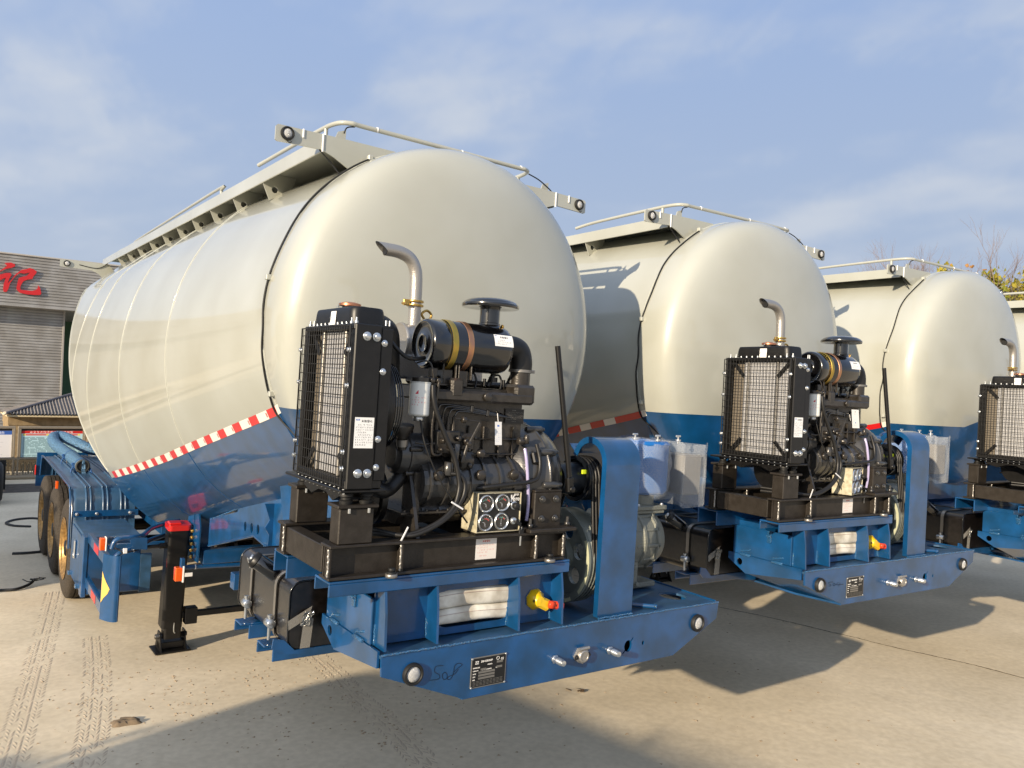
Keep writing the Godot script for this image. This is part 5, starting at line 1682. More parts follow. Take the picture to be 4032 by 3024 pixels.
	for i in 15:
		var v := i / 14.0
		var row := PackedVector3Array()
		for k in 41:
			var a := TAU * (k % 40) / 40.0
			var r := 0.163 + 0.006 * sin(a * 5.0 + v * 7.0) + 0.004 * sin(a * 11.0 - v * 13.0) - 0.05 * pow(max(0.0, v - 0.86) / 0.14, 2.0) - 0.04 * pow(max(0.0, 0.12 - v) / 0.12, 2.0)
			row.append(cf + Vector3(cos(a) * r, 0.485 + 0.32 * v + 0.006 * sin(a * 3.0), sin(a) * r))
		rows.append(row)
		cs.append(cf + Vector3(0, 0.65, 0))
	skin(wr, rows, cs)
	var ro2: Array = []
	var cs2: Array = []
	for i in 12:
		var v := i / 11.0
		var row := PackedVector3Array()
		var o := rrect(Vector2(-0.105, -0.115), Vector2(0.10, 0.115), 0.02, 4)
		for k in o.size() + 1:
			var p := o[k % o.size()]
			var s := 1.0 + 0.025 * sin(k * 1.7 + v * 9.0)
			row.append(Vector3(1.07 + p.x * s, 0.44 + 0.345 * v + 0.008 * sin(k * 0.9), -0.425 + p.y * s))
		ro2.append(row)
		cs2.append(Vector3(1.07, 0.62, -0.425))
	skin(wr, ro2, cs2)
	obj("bubble_wrap", wr, M.bubble, fo)
	for p in [[0.72, -0.44], [0.80, -0.35], [0.97, -0.36]]:
		var q := mb()
		var b := Vector3(p[0], 0.80, p[1])
		cyl(q, b - Vector3(0, 0.02, 0), b + Vector3(0, 0.02, 0), 0.0055, -1.0, 8)
		box(q, b + Vector3(0, 0.022, 0), Vector3(0.04, 0.012, 0.008), 0.003)
		cyl(q, b - Vector3(0, 0.005, 0), b + Vector3(0, 0.004, 0), 0.016, -1.0, 12)
		obj("wing_nut", q, M.zinc, fo)

# ---------------------------------------------------------------- fuel tank, chassis, legs, side gear
func build_chassis(t: Node3D, xf: Transform3D) -> void:
	var inv := xf.affine_inverse()
	# fuel tank along the flank
	var o := rrect(Vector2(-1.082, -0.155), Vector2(-0.60, 0.143), 0.055, 7)
	var ft := mb()
	var rows: Array = []
	var cs: Array = []
	for q in [[-1.33, 0.93], [-1.33, 0.985], [-1.322, 1.0], [-0.628, 1.0], [-0.62, 0.985]]:
		var row := PackedVector3Array()
		for p in o: row.append(Vector3(-0.841 + (p.x + 0.841) * q[1], -0.006 + (p.y + 0.006) * q[1], q[0]))
		row.append(row[0])
		rows.append(row)
		cs.append(Vector3(-0.841, -0.006, -0.97))
	skin(ft, rows, cs)
	var og := rrect(Vector2(-1.076, -0.149), Vector2(-0.606, 0.137), 0.05, 7)
	plate(ft, Transform3D(Basis(), Vector3(0, 0, -0.6205)), og, [], 0.004)
	plate(ft, Transform3D(Basis(), Vector3(0, 0, -1.326)), og, [], 0.004)
	var tank := obj("fuel_tank", ft, M.tank, t)
	for z in [-0.622, -1.328]:
		var rim := mb()
		var pts := PackedVector3Array()
		for p in o: pts.append(Vector3(p.x, p.y, z))
		pts.append(pts[0])
		tube(rim, pts, 0.004, 6, false)
		obj("seam", rim, M.gloss, tank)
	for z in [-0.79, -1.13]:
		var st := mb()
		var ob := rrect(Vector2(-1.086, -0.159), Vector2(-0.596, 0.147), 0.058, 7)
		var r0 := PackedVector3Array()
		var r1 := PackedVector3Array()
		for p in ob:
			r0.append(Vector3(p.x, p.y, z - 0.02))
			r1.append(Vector3(p.x, p.y, z + 0.02))
		r0.append(r0[0])
		r1.append(r1[0])
		skin(st, [r0, r1], [Vector3(-0.84, 0, z), Vector3(-0.84, 0, z)])
		obj("rubber_strip", st, M.hose, tank)
		var s2 := mb()
		var r2 := PackedVector3Array()
		var r3 := PackedVector3Array()
		var oc := rrect(Vector2(-1.089, -0.162), Vector2(-0.593, 0.150), 0.06, 7)
		for p in oc:
			r2.append(Vector3(p.x, p.y, z - 0.013))
			r3.append(Vector3(p.x, p.y, z + 0.013))
		r2.append(r2[0])
		r3.append(r3[0])
		skin(s2, [r2, r3], [Vector3(-0.84, 0, z), Vector3(-0.84, 0, z)])
		obj("strap", s2, M.steel, tank)
		var b := mb()
		cyl(b, Vector3(-1.105, -0.075, z - 0.026), Vector3(-1.105, -0.075, z + 0.03), 0.02, -1.0, 14, 0.003)
		cyl(b, Vector3(-1.105, -0.045, z), Vector3(-1.105, -0.15, z), 0.0075, -1.0, 8)
		cyl(b, Vector3(-1.105, -0.05, z), Vector3(-1.105, -0.04, z), 0.012, -1.0, 6)
		obj("strap_clamp", b, M.zinc, tank)
		var k := mb()
		span(k, Vector3(-1.14, -0.215, z - 0.05), Vector3(-0.35, -0.168, z - 0.042), 0.003)
		span(k, Vector3(-1.14, -0.168, z - 0.05), Vector3(-0.35, -0.160, z + 0.05), 0.003)
		span(k, Vector3(-1.10, -0.235, z + 0.042), Vector3(-0.35, -0.1681, z + 0.05), 0.003)
		obj("tank_bracket", k, M.blue, t)
	var br := mb()
	plate(br, Transform3D(Basis(), Vector3(0, 0, -0.612)), PackedVector2Array([Vector2(-1.145, -0.09), Vector2(-1.15, -0.13), Vector2(-1.12, -0.158), Vector2(-0.66, -0.21), Vector2(-0.62, -0.21), Vector2(-0.62, -0.15), Vector2(-1.05, -0.15), Vector2(-1.10, -0.10)]), [], 0.008)
	obj("tank_bracket", br, M.blue, t)
	var nk := mb()
	cyl(nk, Vector3(-1.035, 0.10, -0.86), Vector3(-1.145, 0.18, -0.90), 0.036, -1.0, 18, 0.003)
	var neck := obj("filler_neck", nk, M.gloss, tank)
	var nc := mb()
	cyl(nc, Vector3(-1.140, 0.176, -0.898), Vector3(-1.162, 0.192, -0.906), 0.04, 0.036, 18, 0.005)
	obj("filler_cap", nc, M.black, tank)
	var ky := mb()
	cyl(ky, Vector3(-1.160, 0.190, -0.905), Vector3(-1.170, 0.197, -0.908), 0.015, -1.0, 10, 0.002)
	box(ky, Vector3(-1.176, 0.17, -0.905), Vector3(0.004, 0.05, 0.01), 0.001, Basis(Vector3.BACK, 0.3))
	obj("cap_lock", ky, M.zinc, tank)
	var ta := mb()
	quad(ta, Vector3(-1.09, -0.02, -0.607), Vector3(-0.985, 0.035, -0.607), Vector3(-1.0, -0.015, -0.607), Vector3(-1.085, -0.06, -0.607), Vector3.BACK)
	quad(ta, Vector3(-1.02, -0.03, -0.608), Vector3(-0.975, -0.02, -0.608), Vector3(-0.985, -0.145, -0.608), Vector3(-1.03, -0.145, -0.608), Vector3.BACK)
	obj("clear_tape", ta, M.tyvek, tank)
	var fo := mb()
	var rng := RandomNumberGenerator.new()
	rng.seed = 5
	var grid: Array = []
	var gc: Array = []
	for i in 6:
		var row := PackedVector3Array()
		for j in 6:
			row.append(Vector3(-1.04 + j * 0.009 + i * 0.003 + rng.randf_range(-0.004, 0.004), -0.045 + i * 0.012 + rng.randf_range(-0.003, 0.003), -0.6 + rng.randf_range(0, 0.008)))
		grid.append(row)
		gc.append(Vector3(-1.02, -0.02, -0.9))
	skin(fo, grid, gc)
	obj("foil", fo, M.foil, tank)
	var vp := mb()
	tube(vp, curve([Vector3(-1.02, 0.143, -1.1), Vector3(-0.98, 0.165, -1.0), Vector3(-0.9, 0.165, -0.85), Vector3(-0.8, 0.16, -0.72), Vector3(-0.75, 0.18, -0.6)], 6), 0.006, 7)
	cyl(vp, Vector3(-0.76, 0.143, -0.70), Vector3(-0.76, 0.17, -0.70), 0.014, -1.0, 8)
	obj("vent_hose", vp, M.hose, tank)
	# skirt beams under the tank with holes, and cradle plate
	for s in [-1.0, 1.0]:
		var x: float = 0.5 * s
		var sk := mb()
		plate(sk, Transform3D(YZ, Vector3(x - 0.006, 0, 0)), poly([-4.1, -0.43, -2.95, -0.13, -2.62, -0.155, -2.2, -0.06, -1.0, -0.12, -0.56, -0.2, -0.5, -0.05, -1.1, 0.1, -2.19, 0.33, -3.33, 0.0, -3.36, -0.03, -4.1, -0.2]), [disc(Vector2(-3.15, -0.10), 0.03, 0.036, 14), disc(Vector2(-3.0, -0.085), 0.03, 0.036, 14), disc(Vector2(-2.86, -0.07), 0.03, 0.036, 14)], 0.012)
		span(sk, Vector3(x - 0.05, -0.135, -2.6), Vector3(x + 0.05, -0.12, -0.9), 0.003)
		var skirt := obj("skirt_beam", sk, M.blue, t)
		var fl := mb()
		tube(fl, PackedVector3Array([Vector3(x, -0.43, -4.1), Vector3(x, -0.13, -2.95), Vector3(x, -0.155, -2.62), Vector3(x, -0.08, -2.27)]), 0.012, 6)
		obj("lower_flange", fl, M.blue, skirt)
		var cr := mb()
		plate(cr, Transform3D(Basis(), Vector3(0, 0, -2.55)), PackedVector2Array([Vector2(x - 0.14 * s, -0.16), Vector2(x + 0.035 * s, -0.14), Vector2(x + 0.03 * s, -0.05), Vector2(x + 0.06 * s, 0.0), Vector2(x + 0.03 * s, 0.05), Vector2(x + 0.07 * s, 0.16), Vector2(x - 0.14 * s, 0.16)]), [], 0.012)
		obj("stiffener", cr, M.blue, skirt)
		var fp := mb()
		quad(fp, Vector3(x * 1.28, 0.58, -2.2), Vector3(x * 1.04, 0.60, -1.9), Vector3(x * 0.98, 0.0, -1.55), Vector3(x * 1.1, 0.0, -2.2), Vector3(s, 0.0, 0.4).normalized())
		span(fp, Vector3(x * 1.02 - 0.006, -0.05, -2.15), Vector3(x * 1.02 + 0.006, 0.5, -1.5), 0.003)
		obj("cradle_plate", fp, M.blue, t)
		var wl := weld_line(Vector3(x * 1.003, -0.2, -4.05), Vector3(x * 1.003, 0.33, -2.2), 0.006, 40 + int(s))
		obj("weld_seam", wl, M.blueweld, skirt)
	var belly := mb()
	span(belly, Vector3(-0.49, -0.1, -2.6), Vector3(0.49, 0.12, -0.62), 0.02)
	span(belly, Vector3(-0.45, 0.1, -1.9), Vector3(0.45, 0.45, -1.3), 0.05)
	obj("neck_frame", belly, M.blue, t)
	for zz in [-3.4, -4.3, -6.2, -8.6]:
		var cm := mb()
		span(cm, Vector3(-0.5, -0.62, zz - 0.05), Vector3(0.5, -0.5, zz + 0.05), 0.004)
		obj("cross_member", cm, M.blue, t)
	# landing legs
	for s in [-1.0, 1.0]:
		var lx = 0.66 * s
		var lz := -4.5
		var top := Vector3(lx, -0.34, lz)
		var foot := inv * Vector3((xf * Vector3(lx * 0.985, -1.0, lz - 0.09)).x, 0.0, (xf * Vector3(lx, -1.0, lz - 0.09)).z)
		var dv := (top - foot).normalized()
		var bs := Basis(Vector3.RIGHT, dv, Vector3.RIGHT.cross(dv)).orthonormalized()
		var mid := foot + dv * 0.13
		var st := mb()
		var oc := rrect(Vector2(-0.085, -0.085), Vector2(0.085, 0.085), 0.028, 5)
		plate(st, Transform3D(Basis(bs.x, -bs.z, bs.y), top), oc, [], (top - mid).length() - 0.09)
		var inn := rrect(Vector2(-0.07, -0.07), Vector2(0.07, 0.07), 0.02, 4)
		plate(st, Transform3D(Basis(bs.x, -bs.z, bs.y), mid + dv * 0.1), inn, [], 0.11)
		var leg := obj("landing_leg", st, M.black, t)
		var cp := mb()
		var och := rrect(Vector2(-0.092, -0.092), Vector2(0.092, 0.092), 0.03, 5)
		plate(cp, Transform3D(Basis(bs.x, -bs.z, bs.y), top + dv * 0.035), och, [], 0.045)
		box(cp, top + dv * 0.04 - bs.x * 0.03, Vector3(0.1, 0.02, 0.1), 0.01, bs)
		obj("cap", cp, M.red, leg)
		var ft2 := mb()
		box(ft2, foot + Vector3(0, 0.012, 0), Vector3(0.29, 0.014, 0.26), 0.003, Basis(inv.basis.get_rotation_quaternion()))
		for k in [-1.0, 1.0]:
			plate(ft2, Transform3D(Basis(Vector3(0, 0, 1), Vector3(0, 1, 0), Vector3(-1, 0, 0)), foot + Vector3(0.1 * k, 0.018, 0)), poly([-0.12, 0, 0.12, 0, 0.045, 0.15, -0.045, 0.15]), [], 0.01)
		span(ft2, foot + Vector3(-0.1, 0.03, -0.06), foot + Vector3(0.1, 0.085, 0.06), 0.004)
		obj("foot", ft2, M.black, leg)
		var pin := mb()
		cyl(pin, foot + Vector3(-0.13, 0.125, 0), foot + Vector3(0.13, 0.125, 0), 0.022, -1.0, 12, 0.003)
		obj("pin", pin, M.bell, leg)
		var bk := mb()
		plate(bk, Transform3D(Basis(), Vector3(0, 0, -4.05 - 0.35)), PackedVector2Array([Vector2(lx - 0.10 * s, -0.16), Vector2(lx - 0.22 * s, -0.16), Vector2(lx - 0.27 * s, -0.6), Vector2(lx - 0.12 * s, -0.6)]), [], 0.012)
		plate(bk, Transform3D(YZ, Vector3(lx - 0.11 * s, 0, 0)), poly([-4.62, -0.17, -4.3, -0.17, -4.22, -0.3, -4.24, -0.6, -4.62, -0.6]), [], 0.012)
		obj("leg_bracket", bk, M.blue, t)
		var bl := mb()
		for k in 5: bolt(bl, Vector3(lx - 0.097 * s, -0.36 - 0.055 * k, -4.40), Vector3.BACK, 0.011)
		tag(obj("bolt", bl, M.brass, leg), "", "", "", "stuff")
		if s < 0:
			var lab := mb()
			span(lab, top - dv * 0.3 + Vector3(-0.088, -0.03, 0.02), top - dv * 0.3 + Vector3(-0.0855, 0.06, 0.07), 0.0)
			obj("warning_label", lab, M.redprint, leg)
			var pn2 := mb()
			tube(pn2, curve([top - dv * 0.86 + Vector3(0.0, 0.04, 0.088), top - dv * 0.86 + Vector3(0.0, -0.03, 0.09), top - dv * 0.86 + Vector3(0.012, -0.05, 0.09)], 4), 0.005, 6)
			obj("split_pin", pn2, M.zinc, leg)
	var bc := mb()
	box(bc, Vector3(0, -1.1, -4.5), Vector3(1.2, 0.05, 0.05), 0.004)
	box(bc, Vector3(-0.52, -1.1, -4.47), Vector3(0.1, 0.14, 0.09), 0.005)
	obj("leg_brace", bc, M.black, t)
	var rod := mb()
	cyl(rod, Vector3(-1.0, -0.50, -4.5), Vector3(0.6, -0.45, -4.5), 0.016, -1.0, 10)
	cyl(rod, Vector3(-0.80, -0.494, -4.5), Vector3(-0.735, -0.492, -4.5), 0.024, -1.0, 10)
	obj("crank_rod", rod, M.black, t)
	# marker light on a tube beside the leg
	var tb := mb()
	cyl(tb, Vector3(-0.69, -0.585, -4.05), Vector3(-0.1, -0.6, -4.05), 0.018, -1.0, 12)
	span(tb, Vector3(-0.735, -0.62, -4.04), Vector3(-0.705, -0.50, -3.99), 0.003)
	obj("lamp_tube", tb, M.blue, t)
	var ml := mb()
	span(ml, Vector3(-0.775, -0.68, -4.05), Vector3(-0.72, -0.57, -3.985), 0.006)
	var mlo := obj("side_marker", ml, M.orange, t)
	var mb2 := mb()
	span(mb2, Vector3(-0.72, -0.69, -4.055), Vector3(-0.708, -0.56, -3.98), 0.002)
	obj("backing", mb2, M.paper, mlo)
	var lbl := mb()
	span(lbl, Vector3(-0.705, -0.645, -3.985), Vector3(-0.645, -0.615, -3.982), 0.0)
	obj("label", lbl, M.paper, mlo)
	var tt := mb()
	cyl(tt, Vector3(-0.615, -0.587, -4.05), Vector3(-0.607, -0.587, -4.05), 0.0205, -1.0, 12)
	obj("cable_tie", tt, M.tie, mlo)

func build_side(t: Node3D, xf: Transform3D) -> void:
	var inv := xf.affine_inverse()
	# tool box
	var st := mb()
	span(st, Vector3(-1.26, -1.06, -6.15), Vector3(-0.80, -0.54, -5.26), 0.006)
	span(st, Vector3(-0.7995, -1.07, -5.3), Vector3(-0.70, -0.72, -5.25), 0.004)
	var tb := obj("tool_box", st, M.blue_dusty, t)
	var fd := mb()
	span(fd, Vector3(-1.272, -1.05, -6.1), Vector3(-1.2602, -0.56, -5.4), 0.004)
	span(fd, Vector3(-1.275, -1.075, -5.38), Vector3(-1.235, -0.53, -5.245), 0.006)
	var door := obj("door", fd, M.blue, tb)
	var fr := mb()
	span(fr, Vector3(-1.23, -1.05, -5.2598), Vector3(-0.80, -0.55, -5.25), 0.002)
	obj("front_panel", fr, M.blue, tb)
	var la := mb()
	span(la, Vector3(-1.29, -0.83, -5.80), Vector3(-1.273, -0.66, -5.74), 0.01)
	cyl(la, Vector3(-1.295, -0.80, -5.77), Vector3(-1.273, -0.80, -5.77), 0.03, -1.0, 12, 0.004)
	obj("latch", la, M.zinc, door)
	for z in [-6.05, -5.5]:
		var hg := mb()
		box(hg, Vector3(-1.28, -1.03, z), Vector3(0.03, 0.035, 0.07), 0.006)
		obj("hinge", hg, M.blueweld, door)
	# side guard rails and curved end post with reflector
	for y in [-0.535, -0.935]:
		var r := mb()
		span(r, Vector3(-1.245, y - 0.045, -5.24), Vector3(-1.235, y + 0.04, -4.25), 0.003)
		span(r, Vector3(-1.235, y + 0.03, -5.24), Vector3(-1.205, y + 0.04, -4.25), 0.003)
		var rail := obj("guard_rail", r, M.blue, t)
		var rf := mb()
		span(rf, Vector3(-1.2475, y - 0.035, -4.86), Vector3(-1.2452, y + 0.03, -4.62), 0.0)
		var e := mb()
		obj("reflector", rf, M.tape_red, rail)
	var po := mb()
	var rows: Array = []
	var cs: Array = []
	for y in [-0.99, -0.475]:
		var row := PackedVector3Array()
		for i in 9:
			var a := i / 8.0
			row.append(Vector3(-1.262 + 0.095 * a + 0.01 * a * a, y, -4.25 + 0.14 * sin(a * 1.75)))
		rows.append(row)
		cs.append(Vector3(-1.15, y, -4.4))
	skin(po, rows, cs)
	var r2: Array = []
	for row in rows:
		var q := PackedVector3Array()
		for p in row: q.append(p + Vector3(0.008, 0, -0.012))
		r2.append(q)
	skin(po, r2, [Vector3(-1.2, 0, -4), Vector3(-1.2, 0, -4)])
	span(po, Vector3(-1.165, -0.99, -4.20), Vector3(-1.155, -0.475, -4.11), 0.003)
	var post := obj("guard_post", po, M.blue, t)
	var tr := mb()
	for k in 3:
		for i in 6:
			var v0 := i / 6.0
			var v1 := (i + 1) / 6.0
			var wid := func(v: float) -> float: return 0.5 * pow(1.0 - abs(v - 0.55) / 0.55, 1.4) if v < 0.55 else 0.5 * pow(1.0 - abs(v - 0.55) / 0.45, 1.4)
			var pt := func(a: float, y: float) -> Vector3: return Vector3(-1.262 + 0.095 * a + 0.01 * a * a - 0.0015, y, -4.25 + 0.14 * sin(a * 1.75) + 0.0025)
			var w0: float = wid.call(v0)
			var w1: float = wid.call(v1)
			var y0 := -0.61 - v0 * 0.25
			var y1 := -0.61 - v1 * 0.25
			var f0 := k / 3.0
			var f1 := (k + 1) / 3.0
			var n := Vector3(-0.6, 0, 0.8)
			quad(tr, pt.call(0.02 + w0 * f0, y0), pt.call(0.02 + w0 * f1, y0), pt.call(0.02 + w1 * f1, y1), pt.call(0.02 + w1 * f0, y1), n)
	obj("reflector", tr, mat(s8(236, 190, 96), 0.3, 0.0, {"coat": 0.6}), post)
	var om := mb()
	span(om, Vector3(-1.275, -0.475, -4.42), Vector3(-1.235, -0.375, -4.36), 0.006)
	var omo := obj("side_marker", om, M.orange, t)
	var ob := mb()
	span(ob, Vector3(-1.2348, -0.48, -4.425), Vector3(-1.225, -0.37, -4.355), 0.003)
	obj("backing", ob, M.paper, omo)
	var ar := mb()
	tube(ar, curve([Vector3(-1.22, -0.42, -4.15), Vector3(-1.20, -0.36, -4.15), Vector3(-1.15, -0.34, -4.15), Vector3(-1.0, -0.338, -4.2), Vector3(-0.86, -0.335, -4.5), Vector3(-0.6, -0.33, -4.75)], 6), 0.02, 8)
	tube(ar, curve([Vector3(-1.19, -0.49, -4.16), Vector3(-1.15, -0.455, -4.16), Vector3(-1.06, -0.44, -4.2), Vector3(-0.88, -0.44, -4.5), Vector3(-0.6, -0.42, -4.75)], 6), 0.02, 8)
	var arm := obj("guard_arm", ar, M.blue, t)
	var gs := mb()
	plate(gs, Transform3D(Basis(), Vector3(0, 0, -4.14)), poly([-1.09, -0.335, -0.97, -0.345, -0.965, -0.44, -1.08, -0.43, -1.075, -0.40, -1.095, -0.37]), [], 0.008)
	span(gs, Vector3(-1.16, -0.545, -4.72), Vector3(-0.5, -0.495, -4.70), 0.004)
	obj("gusset", gs, M.blue, arm)
	var wi := mb()
	tube(wi, curve([Vector3(-1.22, -0.42, -4.36), Vector3(-1.17, -0.43, -4.15), Vector3(-1.13, -0.45, -4.12), Vector3(-1.0, -0.44, -4.2), Vector3(-0.88, -0.43, -4.45), Vector3(-0.72, -0.42, -4.64)], 6), 0.005, 6)
	var wo := obj("wire", wi, M.rubber, t)
	var cn := mb()
	box(cn, Vector3(-1.13, -0.435, -4.12), Vector3(0.03, 0.04, 0.02), 0.003)
	for x in [-1.06]: box(cn, Vector3(x, -0.44, -4.16), Vector3(0.008, 0.035, 0.02), 0.002)
	obj("cable_tie", cn, M.tie, wo)
	# fenders, flaps, wheels on both flanks
	for s in [-1.0, 1.0]:
		var prof: Array = [Vector2(-6.36, -0.86), Vector2(-6.40, -0.6), Vector2(-6.44, -0.42), Vector2(-6.5, -0.33), Vector2(-6.58, -0.285), Vector2(-6.7, -0.265), Vector2(-8.0, -0.25), Vector2(-9.55, -0.265), Vector2(-9.68, -0.3), Vector2(-9.76, -0.38), Vector2(-9.82, -0.55)]
		var st2 := mb()
		var rws: Array = []
		var ccs: Array = []
		for p in prof:
			var row := PackedVector3Array()
			var c := Vector2(-8.1, -1.0)
			var dn = (p - c).normalized()
			for k in 21:
				var u := k / 20.0
				var rise := 0.0
				if k == 0: rise = -0.03
				var q = p + dn * rise
				row.append(Vector3(s * (1.262 - 0.60 * u), q.y, q.x))
			rws.append(row)
			ccs.append(Vector3(s * 0.95, c.y, c.x))
		skin(st2, rws, ccs)
		var fend := obj("fender", st2, M.blue_dusty, t)
		var ed := mb()
		var ep := PackedVector3Array()
		for p in prof: ep.append(Vector3(s * 1.264, p.y, p.x))
		tube(ed, curve(Array(ep), 4), 0.011, 6)
		obj("rolled_edge", ed, M.blue, fend)
		for u in [0.24, 0.31, 0.5, 0.57, 0.78, 0.85]:
			var bd := mb()
			var bp := PackedVector3Array()
			for p in prof: bp.append(Vector3(s * (1.262 - 0.60 * u), p.y, p.x))
			tube(bd, curve(Array(bp), 4), 0.0125, 6)
			obj("bead", bd, M.blue_dusty, fend)
		var bar := mb()
		span(bar, Vector3(min(s * 1.245, s * 0.64), -0.545, -6.355), Vector3(max(s * 1.245, s * 0.64), -0.48, -6.345), 0.003)
		var bo := obj("fender_bar", bar, M.blue, t)
		var bb := mb()
		for x in [1.21, 1.03, 0.72]: bolt(bb, Vector3(s * x, -0.515, -6.345), Vector3.BACK, 0.013)
		obj("bolt", bb, M.zinc, bo)
		var flp := mb()
		span(flp, Vector3(min(s * 1.27, s * 0.62), -0.78, -10.42), Vector3(max(s * 1.27, s * 0.62), -0.30, -10.40), 0.003)
		obj("rear_panel", flp, M.blue, t)
		var lens := mb()
		span(lens, Vector3(min(s * 1.285, s * 1.27), -0.62, -10.43), Vector3(max(s * 1.285, s * 1.27), -0.48, -10.38), 0.004)
		obj("side_marker", lens, M.orange if s > 0 else M.red, t)
		var oo := mb()
		span(oo, Vector3(min(s * 1.29, s * 1.262), -0.43, -7.68), Vector3(max(s * 1.29, s * 1.262), -0.345, -7.60), 0.004)
		obj("side_marker", oo, M.orange, t)
		for k in 3:
			wheel(t, inv, Vector3(s * 1.262, 0.527, -6.97 - 1.31 * k), s)
	for k in 3:
		var ax := mb()
		var a: Vector3 = inv * Vector3(0, 0.527, -6.97 - 1.31 * k)
		cyl(ax, a + Vector3(-0.9, 0, 0), a + Vector3(0.9, 0, 0), 0.075, -1.0, 14)
		obj("axle", ax, M.black, t)
	for s in [-1.0, 1.0]:
		var bm := mb()
		span(bm, Vector3(s * 0.5 - 0.06, -0.62, -10.4), Vector3(s * 0.5 + 0.06, -0.35, -5.6), 0.005)
		obj("chassis_beam", bm, M.blue, t)

func wheel(t: Node3D, inv: Transform3D, at: Vector3, s: float) -> void:
	var p := inv * at
	var w := Node3D.new()
	w.name = child_name(t, "wheel")
	t.add_child(w)
	w.transform = Transform3D(inv.basis.orthonormalized() * Basis(Vector3.UP, 0.0 if s < 0 else PI), p)
	var R := 0.527
	var ty := mb()
	for o in [0.0, 0.33]:
		lathe(ty, Vector3(o, 0, 0), Vector3.RIGHT, [Vector2(0.02, 0.312), Vector2(0.004, 0.335), Vector2(-0.006, 0.40), Vector2(0.004, 0.46), Vector2(0.02, 0.505), Vector2(0.035, R - 0.004), Vector2(0.05, R), Vector2(0.083, R), Vector2(0.085, R - 0.018), Vector2(0.093, R - 0.018), Vector2(0.095, R), Vector2(0.132, R), Vector2(0.134, R - 0.018), Vector2(0.142, R - 0.018), Vector2(0.144, R), Vector2(0.18, R), Vector2(0.182, R - 0.018), Vector2(0.19, R - 0.018), Vector2(0.192, R), Vector2(0.225, R), Vector2(0.24, R - 0.004), Vector2(0.255, 0.505), Vector2(0.272, 0.46), Vector2(0.28, 0.40), Vector2(0.27, 0.30)], 64)
	obj("tyre", ty, M.tyre, w)
	var rm := mb()
	lathe(rm, Vector3(0.0, 0, 0), Vector3.RIGHT, [Vector2(0.012, 0.31), Vector2(0.0, 0.318), Vector2(-0.004, 0.322), Vector2(-0.002, 0.327), Vector2(0.006, 0.318), Vector2(0.004, 0.305), Vector2(0.03, 0.275), Vector2(0.10, 0.265), Vector2(0.14, 0.245), Vector2(0.15, 0.20), Vector2(0.13, 0.16), Vector2(0.12, 0.13), Vector2(0.12, 0.0)], 48)
	obj("rim", rm, M.gold, w)
	var hub := mb()
	lathe(hub, Vector3(0.12, 0, 0), Vector3.LEFT, [Vector2(0, 0.12), Vector2(0.02, 0.115), Vector2(0.05, 0.09), Vector2(0.10, 0.085), Vector2(0.11, 0.07), Vector2(0.11, 0)], 24)
	obj("hub", hub, M.black, w)
	var nt := mb()
	for k in 10:
		var a := TAU * k / 10
		cyl(nt, Vector3(0.125, sin(a) * 0.1675, cos(a) * 0.1675), Vector3(0.085, sin(a) * 0.1675, cos(a) * 0.1675), 0.014, -1.0, 6)
	tag(obj("wheel_nut", nt, M.steel, w), "", "", "", "stuff")

func make_trailer() -> Node3D:
	var t := thing("tanker_trailer", "nearest white and blue cement tanker trailer, 508 scrawled on its blue front plate", "trailer", Vector3.ZERO, "white and blue cement tankers parked side by side")
	var xf := Transform3D(Basis.from_euler(Vector3(deg_to_rad(1.78), 0, deg_to_rad(-0.97))), T1)
	t.transform = xf
	build_tank(t)
	build_top(t)
	build_nose(t)
	build_skid(t)
	build_radiator(t)
	build_engine(t)
	build_drive(t)
	build_chassis(t, xf)
	build_side(t, xf)
	return t

